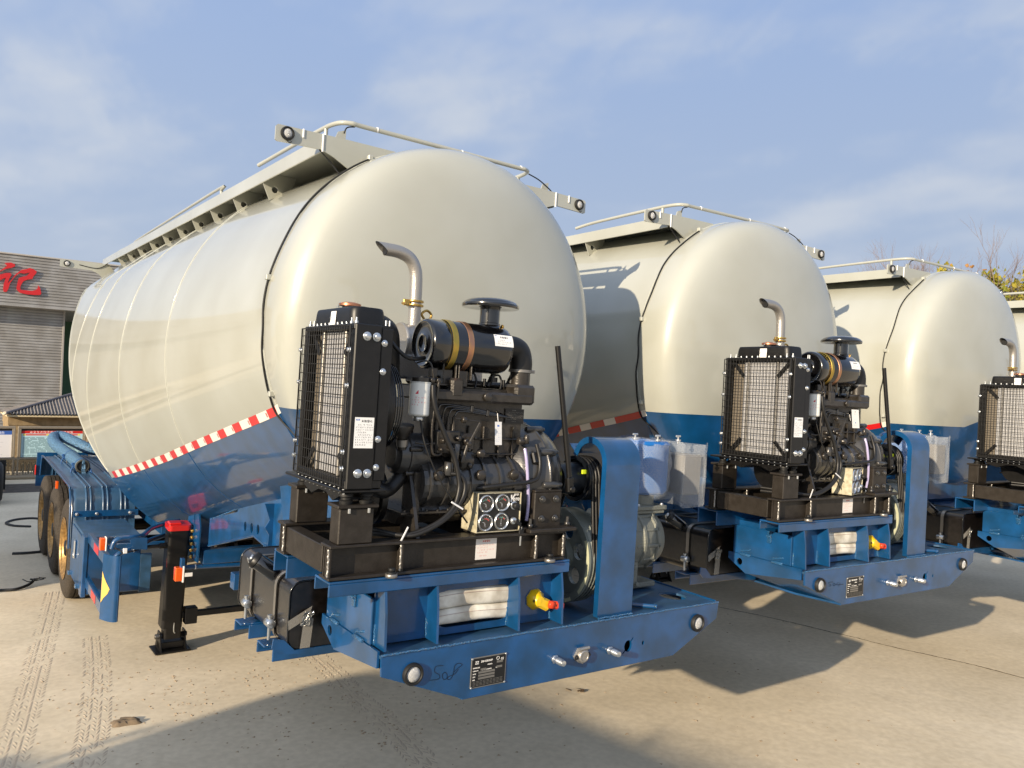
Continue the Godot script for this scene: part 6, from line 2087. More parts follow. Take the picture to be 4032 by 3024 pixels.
# ---------------------------------------------------------------- surroundings
func sky_image() -> Image:
	var w := 1536
	var h := 768
	var n1 := FastNoiseLite.new()
	n1.seed = 14
	n1.frequency = 0.9
	n1.fractal_octaves = 5
	n1.domain_warp_enabled = true
	n1.domain_warp_amplitude = 0.5
	n1.domain_warp_frequency = 0.9
	var n2 := FastNoiseLite.new()
	n2.seed = 22
	n2.frequency = 2.4
	n2.fractal_octaves = 5
	var im := Image.create(w, h, false, Image.FORMAT_RGBAF)
	var top := Color(0.38, 0.48, 0.68)
	var mid := Color(0.335, 0.455, 0.70)
	var half := Color(0.42, 0.51, 0.665)
	var low := Color(0.53, 0.575, 0.635)
	var cloud := Color(0.60, 0.645, 0.72)
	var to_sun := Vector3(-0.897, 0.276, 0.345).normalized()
	for y in h:
		var el := PI * (0.5 - (y + 0.5) / h)
		var sy := sin(el)
		for x in w:
			var c := low
			if sy > 0.0:
				if sy < 0.2: c = low.lerp(half, sy / 0.2)
				elif sy < 0.46: c = half.lerp(mid, (sy - 0.2) / 0.26)
				else: c = mid.lerp(top, (sy - 0.46) / 0.54)
				var az := TAU * (x + 0.5) / w
				# flat layer of thin cloud high above
				var d := Vector2(cos(az), sin(az)) * (cos(el) / (sy + 0.16))
				var v := n1.get_noise_2d(d.x * 0.55, d.y * 0.95) * 0.5 + 0.5
				var f := n2.get_noise_2d(d.x * 1.1 + d.y * 0.6, d.y * 1.3) * 0.5 + 0.5
				var k = smoothstep(0.46, 0.86, v * 0.72 + f * 0.34) * 0.95 * smoothstep(0.0, 0.12, sy)
				c = c.lerp(cloud, k)
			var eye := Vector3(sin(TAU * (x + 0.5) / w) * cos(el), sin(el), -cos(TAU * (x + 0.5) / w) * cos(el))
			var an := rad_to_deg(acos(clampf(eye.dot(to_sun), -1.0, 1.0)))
			var sun_glow := 0.75 * exp(-an * an / 900.0) + 0.28 * exp(-an * an / 4200.0)  # glow on the sun side, out of view, raised to lift ambient light
			c += Color(1.0, 0.93, 0.80) * sun_glow
			im.set_pixel(x, y, Color(c.r * 0.56, c.g * 0.57, c.b * 0.585, 1.0))
	return im

func build_ground() -> void:
	var st := mb()
	var n := 24
	for i in n:
		for k in n:
			var f := func(q: int) -> float: return signf(q - 12.0) * pow(abs(q - 12.0) / 12.0, 3.0) * 400.0
			quad(st, Vector3(f.call(i), 0, f.call(k)), Vector3(f.call(i + 1), 0, f.call(k)), Vector3(f.call(i + 1), 0, f.call(k + 1)), Vector3(f.call(i), 0, f.call(k + 1)), Vector3.UP)
	var m := StandardMaterial3D.new()
	m.albedo_color = Color(1, 1, 1)
	m.albedo_texture = noise_tex(61, 0.006, s8(212, 198, 172), s8(230, 216, 190), 1024, 6)
	m.uv1_triplanar = true
	m.uv1_world_triplanar = true
	m.uv1_scale = Vector3.ONE * 0.11
	m.detail_enabled = true
	m.detail_blend_mode = BaseMaterial3D.BLEND_MODE_MUL
	m.detail_uv_layer = BaseMaterial3D.DETAIL_UV_2
	m.detail_albedo = noise_tex(62, 0.03, s8(240, 239, 237), s8(255, 255, 255), 1024, 6)
	m.uv2_triplanar = true
	m.uv2_world_triplanar = true
	m.uv2_scale = Vector3.ONE * 0.43
	m.roughness = 0.92
	m.metallic_specular = 0.3
	m.heightmap_enabled = true
	m.heightmap_texture = noise_tex(63, 0.02, Color.BLACK, Color.WHITE, 1024, 7)
	m.heightmap_scale = 0.25
	structure("ground", st, m)

# tread print pressed into dust: lugs as thin low ridges along a path
func track(path: Array, width: float, seed_: int, m: Material) -> void:
	var c := curve(path, 14)
	var st := mb()
	var rng := RandomNumberGenerator.new()
	rng.seed = seed_
	var acc := 0.0
	for i in c.size() - 1:
		var d := c[i + 1] - c[i]
		var l := d.length()
		var f := d / l
		var sd := f.cross(Vector3.UP)
		var s := 0.0
		while s < l:
			for k in 7:
				if rng.randf() < 0.45: continue
				var off := (k - 3.0) / 3.0 * width * 0.46
				var lean := (0.02 if k % 2 == 0 else -0.02) + rng.randf_range(-0.004, 0.004)
				var p := c[i] + f * (s + rng.randf_range(-0.006, 0.006)) + sd * off
				var hw := width * (0.05 if k in [2, 4] else 0.062)
				var hl := 0.012
				if k in [2, 4]: hl = 0.022
				var a := p - sd * hw + f * (-hl - lean)
				var b := p + sd * hw + f * (-hl + lean)
				var e := p + sd * hw + f * (hl + lean)
				var g := p - sd * hw + f * (hl - lean)
				var top := p + Vector3(0, 0.0016 + rng.randf() * 0.0014, 0)
				for q in [[a, b], [b, e], [e, g], [g, a]]:
					var q0: Vector3 = q[0] + Vector3(0, 0.0005, 0)
					var q1: Vector3 = q[1] + Vector3(0, 0.0005, 0)
					var nn := (q1 - q0).cross(top - q0).normalized()
					if nn.y < 0.0: nn = -nn
					tri(st, q0, q1, top, nn, nn, nn)
			s += 0.048
	var o := obj("tyre_track", st, m)
	o.set_meta("kind", "structure")

func tree_limb(st: SurfaceTool, p: Vector3, d: Vector3, l: float, r: float, lv: int, rng: RandomNumberGenerator, up := 0.35) -> void:
	var n := 3 if lv > 1 else 2
	var pts := PackedVector3Array([p])
	var q := p
	var e := d
	for i in n:
		e = (e + Vector3(rng.randf_range(-1, 1), rng.randf_range(-0.3, 1) * up, rng.randf_range(-1, 1)) * 0.18).normalized()
		q += e * l / n
		pts.append(q)
	for i in n:
		var r0: float = r * (1.0 - 0.45 * i / n)
		var r1: float = r * (1.0 - 0.45 * (i + 1) / n)
		lathe(st, pts[i], pts[i + 1] - pts[i], [Vector2(0, r0), Vector2((pts[i + 1] - pts[i]).length(), r1)], 6 if lv > 2 else 4)
	if lv == 0: return
	var k := rng.randi_range(3, 4) if lv > 1 else 3
	for i in k:
		var f := rng.randf_range(0.45, 1.0) if i > 0 else 1.0
		var at := pts[0].lerp(q, f) if f < 1.0 else q
		var side := e.cross(Vector3(rng.randf_range(-1, 1), rng.randf_range(-1, 1), rng.randf_range(-1, 1))).normalized()
		var nd := (e * rng.randf_range(0.7, 1.1) + side * rng.randf_range(0.35, 0.75) + Vector3.UP * up * 0.6).normalized()
		tree_limb(st, at, nd, l * rng.randf_range(0.55, 0.78), r * 0.52, lv - 1, rng, up)

func bare_tree(at: Vector3, h: float, seed_: int, label: String, bark: Material, leaves := 0) -> void:
	var t := thing("bare_tree", label, "tree", at, "bare trees behind the tankers")
	var rng := RandomNumberGenerator.new()
	rng.seed = seed_
	var tr := mb()
	lathe(tr, Vector3.ZERO, Vector3.UP, [Vector2(0, h * 0.022), Vector2(h * 0.1, h * 0.017), Vector2(h * 0.42, h * 0.012)], 10)
	obj("trunk", tr, bark, t)
	var cr := mb()
	for i in 5:
		var a := TAU * i / 5 + rng.randf()
		tree_limb(cr, Vector3(0, h * (0.26 + 0.035 * i), 0), Vector3(cos(a) * 0.5, 1.0, sin(a) * 0.5).normalized(), h * 0.24, h * 0.0062, 5, rng, 0.5)
	tree_limb(cr, Vector3(0, h * 0.42, 0), Vector3.UP, h * 0.25, h * 0.008, 5, rng, 0.5)
	obj("branches", cr, bark, t)
	if leaves > 0:
		var lv := mb()
		for i in leaves:
			var p := Vector3(rng.randf_range(-0.07, 0.07) * h, h * rng.randf_range(0.8, 0.97), rng.randf_range(-0.07, 0.07) * h)
			box(lv, p, Vector3(0.11, 0.04, 0.07), 0.0, Basis(Vector3(rng.randf(), rng.randf(), rng.randf()).normalized(), rng.randf() * 6.0))
		tag(obj("dry_leaves", lv, mat(s8(150, 110, 60), 0.8), t), "", "", "", "stuff")

func leafy_tree(at: Vector3, h: float, w: float, seed_: int, label: String) -> void:
	var t := thing("leafy_tree", label, "tree", at, "yellow green trees behind the tankers")
	var rng := RandomNumberGenerator.new()
	rng.seed = seed_
	var tr := mb()
	lathe(tr, Vector3.ZERO, Vector3.UP, [Vector2(0, 0.14), Vector2(h * 0.6, 0.07)], 8)
	obj("trunk", tr, mat(s8(80, 66, 52), 0.9), t)
	for tone in 2:
		var cr := mb()
		for c in 26:
			var v := rng.randf()
			var a := rng.randf() * TAU
			var rr := w * (1.0 - v * 0.75) * sqrt(rng.randf())
			var cc := Vector3(cos(a) * rr, h * (0.35 + 0.62 * v), sin(a) * rr)
			for i in 70:
				var p := cc + Vector3(rng.randfn(0, 0.16), rng.randfn(0, 0.2), rng.randfn(0, 0.16))
				var n := Vector3(rng.randf_range(-1, 1), rng.randf_range(-0.2, 1), rng.randf_range(-1, 1)).normalized()
				var f := frame_of(n)
				var s := rng.randf_range(0.05, 0.09)
				tri(cr, p - f.x * s, p + f.x * s, p + f.z * s * 1.8, n, n, n)
		var lm := mat(s8(118, 122, 40) if tone == 0 else s8(150, 138, 44), 0.7)
		lm.backlight_enabled = true
		lm.backlight = Color(0.3, 0.3, 0.1)
		obj("crown", cr, lm, t)

func corrugated(st: SurfaceTool, x0: float, x1: float, y0: float, y1: float, z: float, step: float) -> void:
	var y := y0
	while y < y1 - 0.001:
		var a: float = min(y + step * 0.62, y1)
		var b: float = min(y + step * 0.74, y1)
		var c: float = min(y + step * 0.9, y1)
		var d: float = min(y + step, y1)
		var g := 0.028
		quad(st, Vector3(x0, y, z), Vector3(x1, y, z), Vector3(x1, a, z), Vector3(x0, a, z), Vector3.BACK)
		quad(st, Vector3(x0, a, z), Vector3(x1, a, z), Vector3(x1, b, z - g), Vector3(x0, b, z - g), Vector3(0, 0.9, 0.4).normalized())
		quad(st, Vector3(x0, b, z - g), Vector3(x1, b, z - g), Vector3(x1, c, z - g), Vector3(x0, c, z - g), Vector3.BACK)
		quad(st, Vector3(x0, c, z - g), Vector3(x1, c, z - g), Vector3(x1, d, z), Vector3(x0, d, z), Vector3(0, -0.9, 0.4).normalized())
		y += step

func build_background() -> void:
	var rng := RandomNumberGenerator.new()
	rng.seed = 8
	# warehouse
	var cl := mat(s8(158, 157, 155), 0.45, 0.2, {"tex": noise_tex(71, 0.01, s8(225, 222, 218), s8(255, 255, 255), 256, 4), "scale": 0.5})
	var wh := thing("warehouse", "grey corrugated metal warehouse with a big red brush written sign, at the left edge", "building", Vector3(-6.0, 0, -30))
	var up := mb()
	corrugated(up, -8.0, 9.0, 4.93, 6.6, 1.9, 0.098)
	span(up, Vector3(-8.0, 4.9, 1.2), Vector3(9.0, 4.93, 1.93), 0.0)
	span(up, Vector3(8.99, 4.93, 1.2), Vector3(9.02, 6.6, 1.93), 0.0)
	obj("upper_cladding", up, cl, wh)
	var cap := mb()
	span(cap, Vector3(-8.0, 6.6, 1.0), Vector3(9.03, 6.655, 1.94), 0.01)
	obj("roof_edge", cap, mat(s8(168, 164, 158), 0.5), wh)
	var lo := mb()
	corrugated(lo, -8.0, 6.78, 0.0, 4.9, 1.25, 0.098)
	obj("lower_cladding", lo, cl, wh)
	var bd := mb()
	span(bd, Vector3(-8.0, 0.0, -8.0), Vector3(6.77, 6.55, 1.2), 0.0)
	span(bd, Vector3(6.77, 4.95, -8.0), Vector3(8.98, 6.5, 1.2), 0.0)
	obj("wall", bd, cl, wh)
	var co := mb()
	span(co, Vector3(6.74, 0, 1.2), Vector3(6.80, 4.9, 1.29), 0.004)
	obj("corner_trim", co, mat(s8(150, 146, 140), 0.5), wh)
	var sg := mb()
	var A := poly([-1.28, 5.93, -1.19, 6.01, -1.05, 6.15, -1.00, 6.21, -1.07, 6.29, -0.89, 6.32, -0.78, 6.28, -0.78, 6.21, -0.87, 6.15, -1.02, 6.10, -1.18, 5.99])
	var B := poly([-1.28, 5.85, -1.18, 5.89, -1.03, 5.96, -0.90, 5.98, -0.86, 5.92, -0.92, 5.79, -0.96, 5.63, -0.86, 5.76, -0.75, 5.95, -0.66, 6.05, -0.59, 6.12, -0.45, 6.16, -0.36, 6.21, -0.26, 6.18, -0.16, 6.12, -0.17, 6.05, -0.25, 5.93, -0.27, 5.85, -0.42, 5.81, -0.52, 5.75, -0.58, 5.63, -0.61, 5.52, -0.59, 5.45, -0.48, 5.45, -0.27, 5.45, -0.16, 5.49, -0.11, 5.56, -0.09, 5.66, -0.04, 5.57, 0.00, 5.40, -0.02, 5.34, -0.19, 5.32, -0.40, 5.32, -0.60, 5.35, -0.69, 5.43, -0.71, 5.51, -0.69, 5.66, -0.66, 5.84, -0.53, 5.90, -0.44, 5.93, -0.35, 6.06, -0.43, 6.03, -0.52, 6.00, -0.62, 6.01, -0.69, 5.96, -0.79, 5.83, -0.89, 5.65, -0.94, 5.43, -0.98, 5.34, -1.06, 5.34, -1.08, 5.43, -1.07, 5.59, -1.02, 5.80, -1.07, 5.78, -1.17, 5.70, -1.27, 5.67])
	for P in [A, B]:
		plate(sg, Transform3D(Basis(), Vector3(6.0, 0, 1.98)), P, [], 0.06)
	obj("sign_character", sg, mat(s8(186, 30, 34), 0.4), wh)
	var gr := thing("green_building", "dark green wall seen past the warehouse corner, behind the tile roof", "building", Vector3(2.5, 0, -34))
	var gw := mb()
	span(gw, Vector3(-3.2, 0, -2), Vector3(3.0, 5.0, 0), 0.0)
	obj("wall", gw, mat(s8(52, 86, 62), 0.7), gr)
	# gatehouse with a wave tiled hip roof
	var gh := thing("gatehouse", "small beige gatehouse with a grey wave tiled hip roof, below the warehouse", "building", Vector3(-1.0, 0, -23.1))
	var gm := mat(s8(150, 130, 98), 0.8, 0.0, {"tex": noise_tex(73, 0.02, s8(215, 210, 205), Color.WHITE, 256, 4), "scale": 0.8})
	var gwall := mb()
	span(gwall, Vector3(0.0, 0, -3.0), Vector3(4.2, 1.16, -0.12), 0.0)
	span(gwall, Vector3(-0.02, 1.16, -3.0), Vector3(4.25, 1.40, -0.1), 0.004)
	obj("wall", gwall, gm, gh)
	var ea := mb()
	span(ea, Vector3(-0.07, 1.40, -3.2), Vector3(4.4, 1.455, 0.24), 0.006)
	obj("eave_board", ea, mat(s8(196, 180, 146), 0.7), gh)
	var rf := mb()
	var rm := mat(s8(142, 137, 132), 0.7, 0.0, {"tex": noise_tex(74, 0.03, s8(190, 186, 184), Color.WHITE, 256, 4), "scale": 1.5})
	var rows: Array = []
	var cs: Array = []
	var nr := 18
	for i in nr + 1:
		var u := float(i) / nr
		var stp := 0.012 * (1.0 - fmod(u * 3.0, 1.0))
		var xl := -0.1 + 1.75 * u
		var row := PackedVector3Array()
		for k in 241:
			var x := lerpf(-0.1, 4.4, k / 240.0)
			var w := 0.026 * sin(x / 0.083 * TAU)
			var xx: float = max(x, xl)
			row.append(Vector3(xx, 1.475 + 0.56 * u + w + stp, 0.28 - 1.75 * u))
		rows.append(row)
		cs.append(Vector3(2, 1.0, -1.6))
	skin(rf, rows, cs)
	obj("roof_tiles", rf, rm, gh)
	var lf := mb()
	var rl: Array = []
	var cl2: Array = []
	for i in nr + 1:
		var u := float(i) / nr
		var row := PackedVector3Array()
		for k in 121:
			var z := lerpf(0.28, -3.2, k / 120.0)
			var zz: float = clampf(z, -3.2 + 1.75 * u, 0.28 - 1.75 * u)
			row.append(Vector3(-0.1 + 1.75 * u, 1.475 + 0.56 * u + 0.026 * sin(z / 0.083 * TAU) + 0.012 * (1.0 - fmod(u * 3.0, 1.0)), zz))
		rl.append(row)
		cl2.append(Vector3(3, 0.5, -1.5))
	skin(lf, rl, cl2)
	obj("roof_tiles", lf, rm, gh)
	for i in 8:
		var a := Vector3(-0.1, 1.50, 0.28).lerp(Vector3(1.65, 2.06, -1.47), i / 8.0)
		var b := Vector3(-0.1, 1.50, 0.28).lerp(Vector3(1.65, 2.06, -1.47), (i + 1.12) / 8.0)
		var q := mb()
		cyl(q, a, b + Vector3(0, 0.008, 0), 0.042, 0.036, 12)
		obj("ridge_tile", q, mat(s8(108, 104, 106), 0.7), gh)
	var knob := mb()
	lathe(knob, Vector3(-0.1, 1.47, 0.28), Vector3(-0.5, 0.5, 0.5), [Vector2(0, 0.03), Vector2(0.03, 0.06), Vector2(0.06, 0.055), Vector2(0.08, 0.0)], 12)
	obj("ridge_end", knob, mat(s8(190, 178, 156), 0.7), gh)
	# notice boards
	var steel := mat(s8(164, 152, 134), 0.35, 0.6)
	var pr := blank(512, 256, s8(176, 208, 214))
	pr.fill_rect(Rect2i(0, 0, 512, 26), s8(196, 44, 40))
	draw_text(pr, "安全生产隐患排查治理流程图", 68, 2, 22, s8(244, 232, 226), 2, 1.28)
	for x in [24, 290]:
		pr.fill_rect(Rect2i(x, 32, 190, 13), s8(206, 78, 60))
		pr.fill_rect(Rect2i(x - 12, 30, 22, 16), s8(226, 206, 90))
		pr.fill_rect(Rect2i(x + 180, 30, 22, 16), s8(226, 206, 90))
	for k in 19:
		var x := 12
		while x < 490:
			var w := rng.randi_range(20, 70)
			if rng.randf() < 0.88: pr.fill_rect(Rect2i(x, 64 + k * 10, w, 5), s8(86, 116, 124))
			x += w + rng.randi_range(3, 12)
	var m1 := printed(pr, 0.35)
	var p2 := blank(256, 192, s8(222, 220, 220))
	p2.fill_rect(Rect2i(0, 0, 256, 28), s8(60, 96, 170))
	draw_text(p2, "信息公开栏", 80, 4, 21, s8(235, 235, 240), 2, 1.5)
	for k in 12: p2.fill_rect(Rect2i(16, 48 + k * 11, rng.randi_range(120, 224), 3), s8(190, 190, 194))
	var m2 := printed(p2, 0.35)
	var p3 := blank(128, 192, s8(216, 220, 218))
	for k in 16: p3.fill_rect(Rect2i(10, 30 + k * 9, rng.randi_range(60, 108), 4), s8(110, 130, 124))
	var m3 := printed(p3, 0.35)
	var data: Array = [
		[-2.45, -1.02, "steel framed notice board with a blue header, cut off by the left edge", m2, "blue"],
		[-0.93, 0.51, "steel framed notice board with a red header and pale blue chart", m1, "red"],
		[0.58, 1.9, "steel framed notice board with a pale sheet, half hidden by the nearest tanker", m3, "pale"]]
	for d in data:
		var nb := thing("notice_board", d[2], "notice board", Vector3(d[0], 0, -20.1), "notice boards by the yard gate")
		var w: float = d[1] - d[0]
		for x in [0.0, w]:
			var q := mb()
			span(q, Vector3(x - 0.022, 0, -0.02), Vector3(x + 0.018, 1.24, 0.022), 0.006)
			obj("post", q, steel, nb)
		var fr := mb()
		span(fr, Vector3(-0.02, 1.205, -0.03), Vector3(w + 0.015, 1.265, 0.0215), 0.008)
		span(fr, Vector3(0.0, 0.455, -0.02), Vector3(w, 0.485, 0.02), 0.004)
		span(fr, Vector3(0.022, 0.4852, -0.02), Vector3(0.05, 1.2048, 0.018), 0.004)
		span(fr, Vector3(w - 0.05, 0.4852, -0.02), Vector3(w - 0.022, 1.2048, 0.018), 0.004)
		obj("frame", fr, steel, nb)
		var bk := mb()
		span(bk, Vector3(0.03, 0.486, -0.06), Vector3(w - 0.03, 1.20, -0.03), 0.0)
		obj("case", bk, mat(s8(40, 36, 32), 0.7), nb)
		put("poster", sheet(Vector3(0.055, 1.15, -0.012), Vector3(w - 0.055, 1.15, -0.012), Vector3(w - 0.055, 0.5, -0.012), Vector3(0.055, 0.5, -0.012)), d[3], nb)
	# folding gate behind the boards
	var fg := thing("folding_gate", "low folding lattice gate of pale metal below the notice boards", "gate", Vector3(-2.6, 0, -20.35))
	var rail := mb()
	span(rail, Vector3(0, 0.415, -0.02), Vector3(4.8, 0.44, 0.02), 0.004)
	obj("top_rail", rail, mat(s8(190, 180, 160), 0.5, 0.3), fg)
	var lat := mb()
	for i in 40:
		var x := 0.12 * i
		cyl(lat, Vector3(x, 0.03, 0.02), Vector3(x + 0.01, 0.37, 0.02), 0.017, -1.0, 8)
		cyl(lat, Vector3(x + 0.05, 0.05, 0), Vector3(x + 0.12, 0.36, 0), 0.009, -1.0, 6)
		cyl(lat, Vector3(x + 0.12, 0.05, 0), Vector3(x + 0.05, 0.36, 0), 0.009, -1.0, 6)
	tag(obj("lattice", lat, mat(s8(150, 140, 120), 0.55, 0.3), fg), "", "", "", "stuff")
	var wl := mb()
	for i in 20: cyl(wl, Vector3(0.24 * i, 0.03, 0.03), Vector3(0.24 * i, 0.03, 0.06), 0.03, -1.0, 10)
	tag(obj("wheel", wl, M.rubber, fg), "", "", "", "stuff")
	var kb := mb()
	span(kb, Vector3(-8, 0.0, -20.9), Vector3(4, 0.06, -19.6), 0.01)
	structure("kerb", kb, mat(s8(150, 136, 112), 0.9))
	var hedge := mb()
	span(hedge, Vector3(-8, 0.0, -22.2), Vector3(4, 0.34, -21.8), 0.02)
	structure("low_wall", hedge, mat(s8(70, 62, 48), 0.9))
	var ro := mb()
	span(ro, Vector3(-12, -0.05, -18.6), Vector3(4, 0.004, -16.9), 0.0)
	structure("road_strip", ro, mat(s8(92, 84, 76), 0.9, 0.0, {"tex": noise_tex(75, 0.03, s8(180, 178, 175), Color.WHITE, 256, 4), "scale": 0.6}))
	# vehicle cut off by the left edge
	var pv := thing("parked_truck", "dark wheel and mud flap of a truck cut off by the left edge", "truck", Vector3(-1.75, 0, -16.0))
	var fl := mb()
	span(fl, Vector3(-0.45, 0.21, 0.32), Vector3(0.365, 0.79, 0.335), 0.003)
	obj("mud_flap", fl, M.rubber, pv)
	var ch := mb()
	span(ch, Vector3(-1.2, 0.5, -3.5), Vector3(-0.3, 0.8, 0.3), 0.02)
	span(ch, Vector3(-1.5, 0.8, -3.5), Vector3(0.2, 1.0, -0.4), 0.02)
	obj("chassis", ch, M.black, pv)
	var ty := mb()
	lathe(ty, Vector3(-0.28, 0.40, 0.72), Vector3.RIGHT, [Vector2(0, 0.2), Vector2(0, 0.30), Vector2(0.03, 0.385), Vector2(0.06, 0.40), Vector2(0.5, 0.40), Vector2(0.54, 0.385), Vector2(0.58, 0.33), Vector2(0.56, 0.22), Vector2(0.5, 0.0)], 48)
	obj("tyre", ty, M.rubber, pv)
	# trees on the right
	var bark := mat(s8(128, 112, 106), 0.9)
	var spots: Array = [
		[24.6, -10.8, 7.9, "tall bare tree behind the third tanker, leftmost of the bare trees", 0],
		[25.2, -9.7, 7.7, "bare tree with a few dry leaves left at its top", 14],
		[26.2, -9.3, 7.3, "bare tree to the right of the one with dry leaves", 0],
		[26.6, -8.6, 6.9, "bare tree just behind the small yellow green tree", 2],
		[25.7, -8.0, 6.9, "bare tree cut off by the right edge of the photo", 3]]
	for i in spots.size():
		var s: Array = spots[i]
		bare_tree(Vector3(s[0], 0, s[1]), s[2], 100 + i * 7, s[3], bark, s[4])
	bare_tree(Vector3(22.0, 0, -16.5), 6.3, 301, "bare treetops just above the third tanker's walkway, left of its lamp arm", bark, 0)
	leafy_tree(Vector3(24.2, 0, -10.2), 7.05, 0.6, 5, "small tip of a yellow green tree above the third tanker's rail")
	leafy_tree(Vector3(24.8, 0, -9.0), 6.95, 0.75, 6, "yellow green tree showing beside the third tanker's right lamp arm")
	leafy_tree(Vector3(25.2, 0, -8.2), 6.75, 0.95, 7, "largest yellow green tree, above the farthest tanker at right edge")

func build_loose() -> void:
	# hose lying on the fender, in trailer space
	var t1: Node3D = get_node("tanker_trailer")
	var P := func(p: Vector3) -> Vector3: return t1.transform * p
	var pts: Array = []
	for p in [Vector3(-1.03, -0.175, -7.62), Vector3(-1.03, -0.175, -8.0), Vector3(-1.03, -0.175, -8.6), Vector3(-1.05, -0.17, -9.3), Vector3(-1.11, -0.12, -9.85), Vector3(-1.10, -0.06, -10.15), Vector3(-1.0, -0.05, -10.2), Vector3(-0.9, -0.08, -9.85), Vector3(-0.72, -0.16, -9.5), Vector3(-0.5, -0.18, -9.4)]:
		pts.append(P.call(p))
	var h := thing("discharge_hose", "blue cloth wrapped hose tied down on the nearest tanker's fender", "hose", Vector3.ZERO)
	var st := mb()
	tube(st, curve(pts, 9), 0.075, 18, false, 0.02)
	var inner := mb()
	tube(inner, curve(pts.slice(0, 4), 6), 0.058, 16, true)
	obj("cloth_wrap", st, M.hose_blue, h)
	obj("inside", inner, M.rubber, h)
	var mouth := mb()
	var mp: Vector3 = pts[0]
	var ax: Vector3 = (pts[0] - pts[1]).normalized()
	lathe(mouth, mp - ax * 0.02, ax, [Vector2(0, 0.072), Vector2(0.025, 0.079), Vector2(0.03, 0.074), Vector2(0.03, 0.06), Vector2(0.0, 0.058)], 22)
	obj("hose_end", mouth, mat(s8(70, 70, 66), 0.6), h)
	var rag := mb()
	var rng := RandomNumberGenerator.new()
	rng.seed = 3
	var rr: Array = []
	var cc: Array = []
	for i in 6:
		var row := PackedVector3Array()
		for k in 12:
			var a := lerpf(-2.9, -0.2, k / 11.0)
			var rad := 0.083 + rng.randf_range(-0.006, 0.01) + i * 0.003
			row.append(mp + ax * (i * 0.016 - 0.02) + Vector3(cos(a) * rad, sin(a) * rad * (1.0 + 0.12 * i) - 0.008 * i, 0.0))
		rr.append(row)
		cc.append(mp)
	skin(rag, rr, cc)
	var strip := mb()
	quad(strip, mp + ax * 0.045 + Vector3(-0.01, 0.075, 0), mp + ax * 0.045 + Vector3(0.015, 0.075, 0), mp + ax * 0.05 + Vector3(0.03, -0.10, 0), mp + ax * 0.05 + Vector3(-0.02, -0.09, 0), Vector3.BACK)
	obj("torn_cloth", rag, M.hose_wrap, h)
	obj("torn_cloth", strip, M.hose_blue, h)
	for f in [0.22, 2.1]:
		var a: Vector3 = pts[int(f)].lerp(pts[int(f) + 1], f - int(f))
		var ti := mb()
		lathe(ti, a, ax, [Vector2(-0.012, 0.079), Vector2(0, 0.083), Vector2(0.012, 0.079)], 20)
		box(ti, a + Vector3(-0.085, 0.0, 0.0), Vector3(0.03, 0.07, 0.03), 0.006, Basis(Vector3.BACK, 0.4))
		tube(ti, curve([a + Vector3(-0.08, 0, 0), a + Vector3(-0.11, -0.06, 0.02), a + Vector3(-0.1, -0.12, 0.02)], 4), 0.008, 6)
		obj("binding", ti, M.hose_wrap, h)
		var hk := mb()
		tube(hk, curve([a + Vector3(-0.05, -0.085, 0.05), a + Vector3(-0.06, -0.02, 0.05), a + Vector3(-0.03, -0.085, 0.03)], 4), 0.006, 6)
		obj("holder", hk, M.steel, h)
	# folded white strap hose stowed in the slot of each nose
	var n := 0
	for t in ["tanker_trailer", "tanker_trailer_001", "tanker_trailer_002"]:
		var tn: Node3D = get_node(t)
		var lab: String = ["folded white canvas hose stowed in the front slot of the nearest tanker", "folded white canvas hose in the front slot of the tanker marked 504", "folded white canvas hose in the front slot of the third tanker"][n]
		if n == 2: break
		var b := thing("canvas_hose", lab, "hose", Vector3.ZERO, "folded canvas hoses in the front slots")
		b.transform = tn.transform
		for k in 2:
			var q := mb()
			var rows: Array = []
			var cs: Array = []
			for i in 15:
				var u := i / 14.0
				var x := lerpf(-0.66, -0.30, u)
				var row := PackedVector3Array()
				var o := rrect(Vector2(-0.22, 0.043 if k == 0 else 0.1085), Vector2(-0.095, 0.1075 if k == 0 else 0.184), 0.022, 4)
				for p in o:
					var sh := 0.0015 * sin(u * 9.0 + p.y * 40.0) + 0.008 * sin(u * 3.0 + 0.5)
					row.append(Vector3(x, p.y + sh, p.x + sh * 0.6))
				row.append(row[0])
				rows.append(row)
				cs.append(Vector3(x, 0.1, -0.19))
			skin(q, rows, cs)
			obj("fold", q, M.canvas, b)
			var sm := mb()
			var sp := PackedVector3Array()
			for i in 15:
				var u := i / 14.0
				var sh := 0.010 * sin(u * 3.0 + 0.5)
				sp.append(Vector3(lerpf(-0.66, -0.30, u), (0.085 if k == 0 else 0.165) + sh, -0.0945 + sh * 0.6))
			tube(sm, sp, 0.0009, 4)
			obj("seam", sm, mat(s8(186, 160, 150), 0.8), b)
		n += 1
	# scraps on the ground
	var r2 := RandomNumberGenerator.new()
	r2.seed = 19
	var list: Array = [
		["cable_scrap", "black frayed cable scrap on the ground left of the front wheel", "cable scrap", [Vector3(-1.95, 0.012, -7.5), Vector3(-1.8, 0.014, -7.55), Vector3(-1.65, 0.02, -7.5), Vector3(-1.52, 0.03, -7.62), Vector3(-1.47, 0.06, -7.66)], 0.016],
		["cable_scrap", "short dark strap scrap on the ground beside the middle wheel", "cable scrap", [Vector3(-1.56, 0.012, -9.72), Vector3(-1.42, 0.014, -9.68), Vector3(-1.2, 0.012, -9.70)], 0.02],
		["cable_ring", "ring of black cable lying on the ground by the rear wheel", "cable", [Vector3(-1.2, 0.012, -12.0), Vector3(-1.42, 0.012, -12.2), Vector3(-1.5, 0.012, -12.55), Vector3(-1.35, 0.012, -12.85), Vector3(-1.1, 0.012, -12.9), Vector3(-0.9, 0.012, -12.6)], 0.022]]
